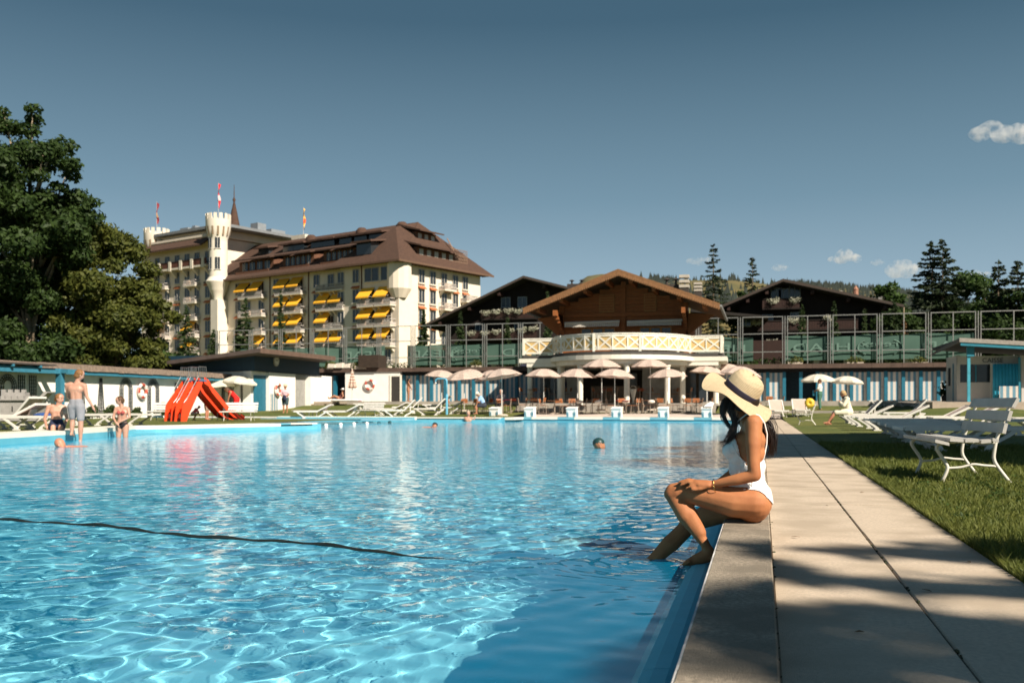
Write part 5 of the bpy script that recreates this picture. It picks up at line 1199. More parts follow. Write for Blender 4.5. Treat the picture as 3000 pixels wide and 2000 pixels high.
def parasol_mesh(r, h, mat, fringe=False):
    n = 8; k = 7; V = []; Fc = []; UV = []
    for g in range(n):
        a0, a1 = 2 * math.pi * g / n, 2 * math.pi * (g + 1) / n
        for i in range(k + 1):
            u = i / k; rr = r * u; z = h * (1 - u ** 1.7) ; zc = z + (.03 * math.sin(math.pi * u))
            for e in (0, .5, 1):
                a = lerp(a0, a1, e); f_ = 1 if e != .5 else (math.cos(math.pi / n) * (1 - .02)); V.append((rr * math.cos(a) * f_, rr * math.sin(a) * f_, (zc if e != .5 else zc - .03 * u))); UV.append((e, u))
    me_f = []
    for g in range(n):
        b = g * (k + 1) * 3
        for i in range(k):
            for e in range(2): me_f.append((b + i * 3 + e, b + (i + 1) * 3 + e, b + (i + 1) * 3 + e + 1, b + i * 3 + e + 1))
    if fringe:
        for g in range(n):
            b = g * (k + 1) * 3 + k * 3
            for e in range(2):
                p, q_ = V[b + e], V[b + e + 1]; s = len(V); V += [(p[0], p[1], p[2] - .11), (q_[0], q_[1], q_[2] - .11)]; UV += [(0, 1), (1, 1)]; me_f.append((b + e, s, s + 1, b + e + 1))
    me = bpy.data.meshes.new('canopy'); me.from_pydata(V, [], me_f); me.materials.append(mat); uv = me.uv_layers.new(name='uv')
    for l in me.loops: uv.data[l.index].uv = UV[l.vertex_index]
    return me
CM = {'p': parasol_mesh(1.15, .46, PINK), 'w': parasol_mesh(1.1, .36, CRM, True), 'n': parasol_mesh(1.15, .42, NVY)}
POLE = M('pole_paint', (.62, .60, .56), .45, .05, 4)
rb = MB(); 
for g in range(8): a = 2 * math.pi * g / 8; rb.tube([(0, 0, .38), (1.1 * math.cos(a), 1.1 * math.sin(a), 0.0)], .008, 3)
def parasol(kind, px, py, hw, label, group, tilt=(0, 0), gz=None, r=1.15, base=True, sc=1.0):
    D = F * r * sc / hw; top = Wp(px, py, D); z0 = gz if gz is not None else H(top.x, top.y); hgt = top.z - z0
    t = thing('parasol', label, 'parasol', (top.x, top.y, z0), random.uniform(0, .7), group)
    hh = .46 if kind == 'p' else .36 if kind == 'w' else .42
    c = link_mesh('canopy', CM[kind], t, (0, 0, hgt - hh * sc)); c.rotation_euler = (rad(tilt[0]), rad(tilt[1]), 0); c.scale = (sc, sc, sc)
    q = MB(); q.tube([(0, 0, .8), (0, 0, hgt - .03)], .019, 8, 0); q.build('upper_pole', POLE, t); q = MB(); q.tube([(0, 0, 0), (0, 0, 1.1)], .03, 8); q.build('lower_pole', POLE, t)
    rr = link_mesh('ribs', rb.data('ribs', POLE), c, (0, 0, 0))
    if base: q = MB(); q.lathe([(0, .09), (.22, .09), (.34, .06), (.36, 0)], 16); q.build('foot', M('stone_foot', (.46, .39, .32), .9, .1, 6), t, autos=40)
    return t
PK = 'pink striped parasols on the terrace'
for a in ((1294, 1084, 52, 'pink striped parasol leftmost of the open ones', (0, 6)), (1360, 1085, 56, 'pink striped parasol tilted, second from the left, in front', (6, -5)), (1380, 1081, 47, 'pink striped parasol half hidden behind the second one', (0, 4)), (1432, 1086, 46, 'pink striped parasol tilted steeply behind the fifth', (12, -14)), (1470, 1080, 61, 'pink striped parasol with crooked pole above the brown chairs', (-4, -9)),
    (1593, 1080, 58, 'pink striped parasol in front of the left white column', (0, 2)), (1624, 1078, 50, 'pink striped parasol tucked behind the one at the left column', (3, 2)), (1692, 1080, 58, 'pink striped parasol before the wide grey column', (2, 3)), (1801, 1080, 60, 'pink striped parasol under the high middle-left one', (-2, 3)), (1955, 1081, 58, 'pink striped parasol in front of the right lit column', (1, -2)), (2071, 1071, 54, 'pink striped parasol just left of the straw hat', (2, 5)), (2170, 1073, 62, 'pink striped parasol directly behind the straw hat crown', (0, 7)), (2128, 1066, 50, 'pink striped parasol peeking out left of the hat crown', (0, -4)), (2198, 1090, 46, 'pink striped parasol low at the right edge of the group', (0, 5))):
    parasol('p', a[0], a[1], a[2], a[3], PK, a[4])
for a in ((1763, 1052, 53, 'high pink parasol on the pavilion terrace left of the middle column'), (1905, 1052, 52, 'high pink parasol on the pavilion terrace right of the middle column'), (2002, 1057, 46, 'high pink parasol at the right end of the pavilion terrace')): parasol('p', a[0], a[1], a[2], a[3], PK, (0, 0), .42, r=1.05)
parasol('n', 1562, 1064, 42, 'dark navy parasol in the shade under the left balcony wing', None or 'navy parasols', (0, 12), .98); parasol('n', 1512, 1080, 40, 'dark navy parasol behind the crooked-pole pink one', 'navy parasols', (0, 8), .98)
WG = 'cream fringed parasols'
parasol('w', 2396, 1096, 51, 'cream fringed parasol over the person with the blue towel', WG, (2, -3), .9); parasol('w', 2483, 1102, 49, 'cream fringed parasol right of the other one before the cabins', WG, (-2, 4), .9)
parasol('w', 703, 1101, 54, 'large cream parasol beside the bath house corner', WG, (0, 7), .15, sc=1.0); parasol('w', 640, 1113, 54, 'cream parasol overlapped by the larger one right of the slide', WG, (0, -4), .15)
# closed striped parasol
D = 68.0; top = Wp(1032, 1080, D); t = thing('closed_parasol', 'closed pink striped parasol in front of the grey-white wall', 'parasol', (top.x, top.y, 1.0)); hg_ = top.z - 1.0
q = MB(); q.tube([(0, 0, 0), (0, 0, hg_ - .1)], .03, 8); q.build('pole', POLE, t)
n = 16; prof = [(0.02, hg_), (.07, hg_ - .2), (.14, hg_ - .6), (.22, hg_ - 1.0), (.28, hg_ - 1.25), (.2, hg_ - 1.32)]; V = []; UV = []
for i, (r, z) in enumerate(prof):
    for j in range(n): a = 2 * math.pi * j / n; rr = r * (1 + .25 * math.cos(8 * a) * min(1, i / 2)); V.append((rr * math.cos(a), rr * math.sin(a), z)); UV.append((0, i / 5))
fc = [(i * n + j, i * n + (j + 1) % n, (i + 1) * n + (j + 1) % n, (i + 1) * n + j) for i in range(len(prof) - 1) for j in range(n)]
me = bpy.data.meshes.new('folded_canopy'); me.from_pydata(V, [], fc); me.materials.append(canopymat('pink_folded_canvas', (.74, .66, .56), (.50, .22, .16), 10.0)); uv = me.uv_layers.new(name='uv')
for l in me.loops: uv.data[l.index].uv = UV[l.vertex_index]
link_mesh('folded_canopy', me, t)
# ---------------------------------------------------------------- cafe chairs and tables
CHW = M('chair_wood', (.28, .095, .03), .6, .2, 6); CHM = M('chair_metal', (.33, .27, .21), .5, .1, 6); REDT = M('red_table', (.35, .02, .015), .5)
ch0 = thing('cafe_chair', 'x', 'chair'); q = MB(); q.box(-.2, .2, -.2, .2, .44, .465); q.build('seat', CHW, ch0)
q = MB(); q.prism([(-.2, .2, .62), (.2, .2, .62), (.2, .25, .86), (-.2, .25, .86)], (0, .02, 0)); q.build('backrest', CHW, ch0)
for s in (-1, 1):
    q = MB(); q.tube([(s * .2, .25, .86), (s * .2, .19, .45), (s * .21, .23, 0)], .014, 5); q.build('back_leg', CHM, ch0); q = MB(); q.tube([(s * .2, -.2, .44), (s * .21, -.22, 0)], .014, 5); q.build('front_leg', CHM, ch0)
tb1 = thing('cafe_table', 'x', 'table'); q = MB(); q.box(-.36, .36, -.36, .36, .72, .745); q.build('tabletop', M('table_wood', (.20, .09, .04), .6, .2, 5), tb1)
q = MB(); q.tube([(0, 0, .72), (0, 0, .04)], .03, 6); q.build('pillar', CHM, tb1)
for a in range(4): q = MB(); q.beam((0, 0, .04), (.3 * math.cos(a * math.pi / 2 + .78), .3 * math.sin(a * math.pi / 2 + .78), .015), .05, .03); q.build('foot', CHM, tb1)
tb2 = dup(tb1); 
for c in tb2.children:
    if c.name.startswith('tabletop'): c.data = c.data.copy(); c.data.materials[0] = REDT
firstc = [True]; ftab = {1: True, 2: True}
spots = [(1352, 56, 1), (1400, 57, 1), (1455, 56.5, 2), (1500, 58, 2), (1560, 57.5, 1), (1625, 56.8, 1), (1680, 56.6, 1), (1735, 56.8, 1), (1825, 56.6, 2), (1880, 57, 1), (1925, 56.8, 1), (2010, 57, 1), (2040, 56.5, 1), (2255, 58.5, 1)]
terrs = [(1640, 64.5), (1775, 63.5), (1875, 64), (1950, 63.8), (1990, 64), (1560, 64)]
r_ = random.Random(3); ordn = ['first', 'second', 'third', 'fourth', 'fifth', 'sixth', 'seventh', 'eighth', 'ninth', 'tenth', 'eleventh', 'twelfth', 'thirteenth', 'fourteenth']
def table_set(px, D, red, z, where, nch=3):
    p = At(px, D, 0); z = H(p.x, p.y) if z is None else z
    if p.y > 58.3 and z < .9 and -14.6 < p.x < -2.6: z = .42
    src = tb2 if red else tb1; key = 2 if red else 1
    lab = ('red-topped' if red else 'brown') + ' cafe table, ' + where
    if ftab[key]: ftab[key] = False; src.location = (p.x, p.y, z); src['label'] = lab; src['group'] = 'cafe tables on the terrace'
    else: dup(src, (p.x, p.y, z), 0, lab, 'cafe tables on the terrace')
    for k in range(nch):
        a = [0, math.pi, math.pi / 2, -math.pi / 2][k] + r_.uniform(-.3, .3); rr = r_.uniform(.5, .7); loc = (p.x + rr * math.cos(a - math.pi / 2 + math.pi), p.y + rr * math.sin(a - math.pi / 2 + math.pi), z)
        loc = (p.x + rr * math.cos(a), p.y + rr * math.sin(a), z); rz = a - math.pi / 2
        lb = 'cafe chair, ' + ['right', 'left', 'far', 'near'][k] + ' side of the table ' + where
        lb = lb[:110]; words = lb.split(); lb = ' '.join(words[:16])
        if firstc[0]: firstc[0] = False; ch0.location = loc; ch0.rotation_euler = (0, 0, rz); ch0['label'] = lb; ch0['group'] = 'cafe chairs on the terrace'
        else: dup(ch0, loc, rz, lb, 'cafe chairs on the terrace')
for i, (px, D, red) in enumerate(spots): table_set(px, D, red == 2, None, ordn[i] + ' from the left on the grass', 3)
for i, (px, D) in enumerate(terrs): table_set(px, D, i in (1, 2), 1.0, ordn[i] + ' under the balcony', 3)
# white urn-like sack holder on the terrace and folded towels
p = At(1855, 60.5, .95); 
t = thing('wine_cooler_stand', 'tall narrow white cooler stand on the terrace edge by the middle column', 'stand', (p.x, p.y, .86)); q = MB(); q.lathe([(.02, 0), (.12, .02), (.03, .1), (.05, .15), (.19, .75), (.2, .85), (.14, .86)], 14); q.build('bowl', WHITEP, t, True); q = MB(); q.tube([(.19 * math.cos(a), 0, .85 + .2 * math.sin(a)) for a in [math.pi * i / 10 for i in range(11)]], .015, 5); q.build('handle', WHITEP, t)
for i, (px, D) in enumerate(((1700, 56.9), (1755, 56.8), (1835, 56.9), (1910, 56.8))):
    p = At(px, D, 0); z = H(p.x, p.y); t = thing('seat_cushion', 'white cushion on a chair, ' + ordn[i] + ' from the left before the terrace steps', 'cushion', (p.x, p.y - .25, z + .66), random.random(), 'white cushions on chairs'); q = MB(); q.ell((0, 0, 0), (.24, .2, .11), 10, 6); q.build('cover', M('cushion_white', (.70, .62, .55), .9), t, True)
# ---------------------------------------------------------------- starting blocks
sbp = None; SBW = M('block_white', (.80, .79, .76), .5, .03, 4); HB = M('handle_blue', (.10, .28, .38), .4)
for i, px in enumerate((1424, 1536, 1668, 1806, 1946, 2074)):
    p = At(px, 53.0, ZL); lab = ('white starting block ' + ['on which the man in the blue shirt sits', 'second from the left, right of the seated man', 'third from the left on the far edge', 'fourth from the left on the far edge', 'fifth from the left on the far edge', 'nearest the straw hat, with a towel on top'][i])
    if sbp is None:
        t = sbp = thing('starting_block', lab, 'starting block', (p.x, YF + .35, ZL), 0, 'swimming starting blocks')
        q = MB(); q.prism([(-.26, -.3, 0), (-.26, .3, 0), (-.26, .3, .52), (-.26, -.34, .44)][::-1], (.52, 0, 0)); q.build('pedestal', SBW, t)
        q = MB(); q.prism([(-.29, -.38, .44), (-.29, .33, .53), (-.29, .33, .56), (-.29, -.38, .47)][::-1], (.58, 0, 0)); q.build('platform', SBW, t)
        for s in (-.2, .2): q = MB(); q.tube([(s - .04, -.31, .0), (s - .04, -.36, .26), (s, -.37, .32), (s + .04, -.36, .26), (s + .04, -.31, .0)], .016, 5); q.build('handle', HB, t)
    else: t = dup(sbp, (p.x, YF + .35, ZL), 0, lab)
p = At(2080, 53.0, 0); t = thing('draped_towel', 'white towel lying on the starting block left of the hat', 'towel', (p.x, YF + .35, ZL + .555)); q = MB(); q.prism([(-.27, -.25, 0), (.2, -.3, 0), (.26, -.2, .18), (.05, -.15, .24), (-.2, -.2, .08)], (0, .45, .04)); q.build('cloth', M('towel_white', (.8, .78, .74), .95, .05, 20, .6, 60), t)
# shower arch
p = At(1222, 50.9, ZL); sh = thing('shower', 'light blue tubular outdoor shower arch at the far poolside', 'shower', (p.x, YF + .5, .1)); SBL = M('shower_blue', (.13, .42, .60), .4, .05, 4); s_ = 53 / F
q = MB(); q.tube([(0, 0, 0), (0, 0, 1.25)], .07, 8); q.build('post', SBL, sh); q = MB(); q.tube([(0, 0, 1.25), (0, 0, 2.0), (-.03, 0, 2.08), (-.12, 0, 2.12), (-.52, 0, 2.12), (-.62, 0, 2.08), (-.66, 0, 2.0), (-.66, 0, 1.92)], .045, 8); q.build('arm', SBL, sh, True); q = MB(); q.lathe([(.05, 1.92), (.09, 1.85), (0, 1.85)], 10, (-.66, 0, 0)); q.build('shower_head', GREYM, sh)
# pool divider rope in the near water, float line in the shallow basin
a, b = Gp(-260, 1497, ZW), Gp(1395, 1641, ZW); q = MB(); pts = []
for i in range(90): u = i / 89; p = a.lerp(b, u); p.z = ZW + .001 + .005 * math.sin(i * .9) + .004 * math.sin(i * .37) + .004 - .040 * max(0, (u - .9) / .1) ** 1.5; p.y += .05 * math.sin(i * .21); pts.append(p)
tag(q.tube(pts, .013, 6).build('divider_rope', M('dark_rope', (.012, .014, .012), .5, .3, 9)), 'dark rope floating across the near pool water', 'rope')
fl0 = None
for i, (px, py) in enumerate(((955, 1248), (998, 1245), (1037, 1243), (1075, 1242), (1110, 1240), (1142, 1238.5))):
    p = Gp(px, py, ZW); q = MB(); q.ell((0, 0, .03), (.09, .09, .08), 10, 6)
    if fl0 is None: fl0 = q.build('float', M('float_white', (.85, .84, .8), .4), None, True); fl0.location = p; tag(fl0, 'white float ' + ordn[i] + ' from the left on the shallow basin line', 'float', 'white floats on the basin line')
    else: o = dup(fl0, p, 0, 'white float ' + ordn[i] + ' from the left on the shallow basin line')
# side jobs: towels
p = At(128, 27.2, .44); t = thing('blue_towel', 'blue towel lying on the white lounger behind the seated man', 'towel', (p.x, p.y, .45)); q = MB(); q.ell((0, 0, 0), (.33, .2, .07), 10, 5); q.ell((.2, .05, .04), (.18, .14, .08), 8, 5); q.build('cloth', M('towel_blue', (.02, .07, .25), .95, .2, 12), t, True)
# ---------------------------------------------------------------- ticket booth
bt = thing('ticket_booth', 'white kiosk with blue-edged sloping roof and blue banner at the right', 'kiosk', (10.15, 57.2, .9))
BWL = M('booth_wall', (.50, .46, .42), .9, .05, 3); TRIM = M('booth_blue', (.03, .20, .28), .5, .1, 3)
bq('wall', BWL, 0, 8, 0, 3.2, -.9, 1.05, par=bt); bq('wall', BWL, 0, .15, .01, 3.2, 1.05, 2.5, par=bt); bq('wall', BWL, 0, 8, 0, .15, 2.0, 2.45, par=bt); bq('wall', BWL, 1.75, 2.1, 0, .15, 1.05, 2.0, par=bt); bq('wall', M('booth_dark', (.02, .02, .02), .9), .16, 8, 1.5, 1.6, 1.05, 2.5, par=bt)
q = MB(); q.box(.15, 1.74, .05, .08, 1.06, 1.99, 0); q.box(.9, .96, .02, .05, 1.06, 1.99, 1); q.build('window', [WGLASS, TRIM], bt)
bq('door', WHITEP, 1.62, 2.0, -.06, -.01, .0, 2.05, par=bt)
bq('side_window', BLACK, -.02, -.003, 1.9, 2.5, .9, 1.9, par=bt); bq('side_stripe', TEAL, -.02, -.003, .9, 1.25, 0, 2.1, par=bt)
q = MB(); q.prism([(-.25, -2.1, 3.10), (9, -2.1, 2.45), (9, -2.1, 2.6), (-.25, -2.1, 3.25)][::1], (0, 8.5, 0)); q.build('roof', M('booth_roof', (.05, .055, .06), .9, .1, 2), bt)
q = MB(); q.prism([(-.27, -2.14, 3.08), (9, -2.14, 2.40), (9, -2.14, 2.62), (-.27, -2.14, 3.30)], (0, .035, 0)); q.build('fascia', M('booth_trim', (.30, .27, .24), .7), bt); q = MB(); q.prism([(-.2, -2.10, 2.90), (9, -2.10, 2.2), (9, -2.10, 2.39), (-.2, -2.10, 3.07)], (0, .1, 0)); q.build('fascia', TRIM, bt)
q = MB(); q.prism([(-.29, -2.1, 3.04), (-.29, 6.4, 2.80), (-.29, 6.4, 2.92), (-.29, -2.1, 3.28)][::-1], (.03, 0, 0)); q.build('fascia', M('booth_trim_dark', (.12, .11, .10), .8), bt)
px_ = xat(2838, 55.5) - 10.15; q = MB(); q.box(px_ - .07, px_ + .07, -1.76, -1.62, 0, 2.35); q.build('post', M('post_blue', (.06, .32, .42), .5), bt); q = MB(); q.box(px_ - .1, px_ + .25, -1.82, -1.64, 2.35, 2.85); q.build('beam', TRIM, bt)
sg = text_mesh('CAISSE', .34); sg.materials.append(M('sign_ink', (.03, .025, .03), .8)); o = link_mesh('sign_lettering', sg, bt, (1.75, -.012, 2.2)); o.rotation_euler = (rad(90), 0, 0)
xb0, xb1 = xat(2908, 56.6) - 10.15, xat(2987, 56.6) - 10.15
q = MB(); n = 8
for i in range(n):
    x0, x1 = lerp(xb0, xb1, i / n), lerp(xb0, xb1, (i + 1) / n); q.quad((x0, -.62 - .04 * math.sin(i * 1.1), .05), (x1, -.62 - .04 * math.sin((i + 1) * 1.1), .05), (x1, -.62, 2.0), (x0, -.62, 2.0))
bn_ = q.build('banner', M('banner_cyan', (.03, .33, .50), .7, .08, 2), bt, True); md = bn_.modifiers.new('thick', 'SOLIDIFY'); md.thickness = .01
xb0 = xat(2928, 56.2) - 10.15; xb1 = xat(2983, 56.2) - 10.15; bq('striped_panel', stripemat('booth_stripes', .30, .2), xb0, xb1, -1.0, -.96, .0, .82, par=bt)
bq('post', TRIM, xb1 + .02, xb1 + .12, -1.0, -.9, 0, 2.3, par=bt); bq('wall', BWL, xb1 + .2, xb1 + 4, -.8, -.6, -.2, 2.4, par=bt)
bq('plinth', M('booth_step', (.42, .34, .27), .9, .1, 4), -1.6, 8, -2.4, 0, -.9, .0, par=bt)
p = At(2770, 58.5, .95); t = thing('dark_shrub', 'dark round shrub in a pot at the corner of the kiosk', 'shrub', (p.x, p.y, .95)); leaves('foliage', [(0, 0, .6), (0, 0, 1.0), (.15, 0, .4)], [.42, .3, .35], 500, .09, LF_DARK, t, 77); q = MB(); q.lathe([(.2, 0), (.26, .35), (0, .34)], 12); q.build('pot', M('dark_pot', (.05, .04, .035), .8), t)
# ---------------------------------------------------------------- trees
def pc(px, py, D): return tuple(Wp(px, py, D))
# tall dark tree at the far left
D = 60.0; bl = [(pc(55, 345, D), 1.6), (pc(20, 420, D), 2.6), (pc(120, 430, D + 1), 2.4), (pc(165, 480, D - 1), 1.7), (pc(60, 530, D - 2), 3.0), (pc(175, 560, D), 1.3), (pc(-60, 520, D + 1), 4.0), (pc(60, 650, D + 2), 3.6), (pc(200, 620, D), 2.0), (pc(-80, 720, D), 4.5), (pc(120, 720, D - 1), 2.8), (pc(40, 800, D + 3), 3.2), (pc(195, 740, D + 1), 2.0), (pc(-60, 900, D), 4.2), (pc(60, 960, D + 1), 3.0), (pc(180, 870, D + 2.5), 2.2), (pc(240, 600, D), 1.0), (pc(0, 1010, D - 1), 3.2), (pc(130, 1020, D + 1), 2.6)]
blob_tree('tall dark green tree with visible pale branches at the left edge', At(85, 61.5, .3), bl, 78000, .16, LF_DARK, 3, bark=BARKP, trunk_r=.4, limbs=26, nsub=6)
D = 62.0; bl = [(pc(250, 690, D), 2.0), (pc(300, 720, D), 2.2), (pc(240, 790, D + 1), 2.6), (pc(350, 790, D), 2.4), (pc(400, 860, D + 1), 2.2), (pc(300, 870, D - 1), 2.8), (pc(440, 920, D), 1.8), (pc(380, 960, D), 2.6), (pc(260, 980, D), 2.8), (pc(460, 990, D + .5), 1.4), (pc(330, 1050, D - .5), 2.4), (pc(430, 1050, D), 1.8), (pc(210, 1060, D), 2.2), (pc(200, 900, D + 1), 2.0)]
blob_tree('broad olive-green tree between the dark tree and the hotel', At(330, 62.5, .3), bl, 60000, .15, LF_OLIVE, 8, trunk_r=.35, limbs=12, nsub=6)
D = 66.0; bl = [(pc(90, 1040, D), 2.2), (pc(190, 1050, D), 2.0), (pc(-20, 1030, D), 2.4), (pc(280, 1070, D), 1.6), (pc(360, 1060, D), 1.9), (pc(430, 1065, D), 1.7), (pc(150, 980, D + 2), 2.4), (pc(240, 1000, D + 2), 2.4), (pc(40, 960, D + 2), 2.6)]
blob_tree('low leafy green bushes behind the white garden wall', At(120, 66, .2), bl, 24000, .15, LF_GREEN, 12, 'shrub', 'leafy_bush', .12, limbs=6)
# slender young conifers in front of the hotel and the chalets
yc_ = [(545, 895, 1060, 130, 26, 'slim young conifer left of the turret foot, tallest of its pair'), (480, 990, 1060, 130, 24, 'short conifer at the edge of the olive tree'), (626, 962, 1050, 128, 17, 'small conifer right under the round turret'), (718, 868, 1040, 125, 25, 'tall slim conifer right of the turret'), (700, 940, 1040, 126, 20, 'lower conifer beside the tall slim one right of the turret'), (823, 845, 1000, 122, 13, 'very thin conifer in front of the yellow awnings'), (1240, 905, 1010, 112, 16, 'young conifer in front of the cream end wall of the hotel'),
    (1349, 910, 1000, 96, 14, 'young conifer before the left slope of the dark left chalet'), (1487, 928, 1000, 97, 12, 'young conifer under the flower boxes of the left chalet'), (1604, 850, 960, 100, 8, 'thin treetop rising just left of the pavilion gable'), (1605, 940, 1000, 94, 22, 'bushy conifer under the left eave of the pavilion'),
    (2350, 892, 970, 86, 14, 'young spruce behind the fence in front of the right chalet, leftmost'), (2444, 880, 970, 86, 14, 'young spruce behind the fence, right of the first'), (2533, 900, 970, 86, 9, 'small bright spruce behind the fence'), (2620, 880, 970, 86, 22, 'bluish young spruce right of the small bright one'), (2765, 1000, 1040, 84, 10, 'small pale conifer behind the kiosk roof')]
for i, (px, pt, pb, D, hw, lab) in enumerate(yc_):
    top = Wp(px, pt, D); z0 = 4.1 if D > 82 else 3.6; h = top.z - z0; spruce(lab, (top.x, top.y, z0), h, hw * D / F * 1.9, 100 + i, LF_SPRUCE2, 5000, 'young_conifer', 'conifer', 'young conifers behind the fence', .26 + .12 * (D > 105))
p = Wp(2648, 900, 86); t = thing('dead_conifer', 'rust-brown withered young conifer behind the fence', 'conifer', (p.x, p.y, 4.1)); h = p.z - 4.1
leaves('crown', [(0, 0, h * .45), (0, 0, h * .7), (0, 0, h * .25)], [(.35, .35, .8), (.2, .2, .6), (.5, .5, .6)], 260, .12, leafmat('rusty_needles', (.20, .10, .04), (.08, .05, .02)), t, 5); q = MB(); q.tube([(0, 0, 0), (0, 0, h)], .06, 5); q.build('trunk', BARKP, t)
# big spruces
for (px, pt, D, hw, n, lab, nm) in ((2090, 706, 118, 42, 9000, 'tall spruce just right of the pavilion roof', 1), (2205, 744, 120, 38, 8000, 'spruce between the pavilion and the right chalet', 2), (2732, 698, 96, 60, 14000, 'left one of the tall twin spruces at right', 3), (2762, 696, 95, 62, 15000, 'right one of the tall twin spruces at right', 4), (2925, 760, 92, 50, 10000, 'dark spruce left of the pair at the right edge', 5), (2982, 756, 90, 46, 10000, 'dark spruce at the right edge of the photograph', 6), (3060, 770, 88, 50, 4000, 'dark spruce mostly outside the right edge', 7)):
    top = Wp(px, pt, D); spruce(lab, (top.x, top.y, 4), top.z - 4, hw * D / F * (2.3 if D < 110 else 2.3), 200 + nm, LF_SPRUCE, n, group='tall spruces', size=.34)
for i, (px, py, R, D, lab, n) in enumerate(((2845, 880, 3.4, 104, 'round bright green tree right of the twin spruces', 12000), (2600, 900, 2.6, 106, 'round green tree left of the twin spruces', 7000), (2700, 960, 3.4, 98, 'dark green tree filling the gap behind the fence left of the twin spruces', 9000), (2830, 980, 3.8, 94, 'dark leafy tree below the bright green one', 10000), (2930, 990, 3.8, 92, 'dark leafy tree behind the kiosk roof', 10000), (3020, 960, 4.2, 90, 'dark leafy tree cut off by the right edge', 9000), (2640, 985, 3.2, 92, 'dark leafy tree behind the fence left of the twin spruces, nearest the rusty conifer', 9000), (2760, 930, 3.6, 99, 'dark leafy tree filling between the twin spruces and the bright one', 9000), (2905, 905, 3.4, 100, 'leafy tree behind the dark spruce near the right edge', 9000), (2180, 900, 2.0, 108, 'small dark bush tree between pavilion and right chalet', 4000))):
    c = Wp(px, py, D); bl = [(tuple(c), R), (tuple(c + Vector((R * .7, 0, -R * .5))), R * .8), (tuple(c + Vector((-R * .7, 0, -R * .5))), R * .8), (tuple(c + Vector((0, 0, R * .5))), R * .6), (tuple(c + Vector((0, 0, -R * 1.1))), R)]
    blob_tree(lab, At(px, D, 4), bl, n, .2, LF_GREEN if i < 2 else LF_DARK, 30 + i, group='broadleaf trees on the right', trunk_r=.22, limbs=5, nsub=5)
# forest on the ridge: tiny cones, one mass
r = np.random.default_rng(77); V = []; Fc = []
ridge = [(1840, 828), (1950, 844), (2150, 838), (2250, 850), (2380, 856), (2500, 864), (2600, 872), (2700, 886), (2850, 912), (3000, 925)]
def ry(px): return np.interp(px, [p[0] for p in ridge], [p[1] for p in ridge])
seeds_ = [(2340, 30), (2450, 45), (2480, 40), (2560, 45), (2600, 45), (2640, 40), (2700, 40), (2400, 30), (1960, 22), (1930, 20), (2760, 60), (2850, 60)]
for k in range(4200):
    if r.random() < .75: c = seeds_[r.integers(len(seeds_))]; px = c[0] + r.normal() * c[1] * .6
    else: px = r.uniform(1870, 3000)
    py = ry(px) + abs(r.normal()) * 28 - 1; D_ = 1500 - (py - ry(px)) * 9
    b = Wp(px, py + 4, D_); h = r.uniform(12, 24); w_ = h * .24; i0 = len(V)
    for a in range(5): V.append((b.x + w_ * math.cos(a * 1.257), b.y + w_ * math.sin(a * 1.257), b.z))
    V.append((b.x, b.y, b.z + h)); Fc += [(i0 + a, i0 + (a + 1) % 5, i0 + 5) for a in range(5)]
fo = npmesh('ridge_forest', V, Fc, M('far_forest', (.020, .028, .022), .95, .3, .02)); struct(fo, 'stuff')
# shade trees standing outside the frame, right of and behind the camera
L_ = 1 / math.tan(SUN_EL)
def shadow_src(x, y, h): return (x + SUN_H.x * h * L_, y + SUN_H.y * h * L_, h)
def shade_tree(pts, h, n, seed, lab, R):
    bl = []; r = random.Random(seed)
    for (x, y) in pts:
        c = shadow_src(x, y, h + r.uniform(-.8, .8)); bl.append((c, (R, R, R * .6)))
    mx_ = sum(b[0][0] for b in bl) / len(bl); my_ = sum(b[0][1] for b in bl) / len(bl)
    return blob_tree(lab, (mx_, my_, 0), bl, n, .19, LF_DARK, seed, group='shade trees outside the frame', trunk_r=.3, limbs=8, nsub=15)
shade_tree([(.4, 15.4), (.9, 18.0), (.2, 20.6), (.8, 23.6), (3.5, 14.9), (3.5, 17), (3.5, 19.5), (3.2, 22.5), (3.6, 25)], 11, 52000, 51, 'large shade tree beside the lawn outside the frame', 1.9)
shade_tree([(6.3, 14.6), (6.5, 16.6), (6.5, 19.2), (6.5, 22.2), (6.5, 25), (9.5, 15.0), (9.5, 17), (9.5, 19.5), (9.5, 22.5), (9.5, 25.5)], 12, 52000, 52, 'second large shade tree outside the frame', 2.0)
shade_tree([(13, 17), (13, 20.5), (13, 24), (13, 28), (16, 24), (16, 28), (16, 32)], 12, 30000, 54, 'third large shade tree outside the frame', 2.2)
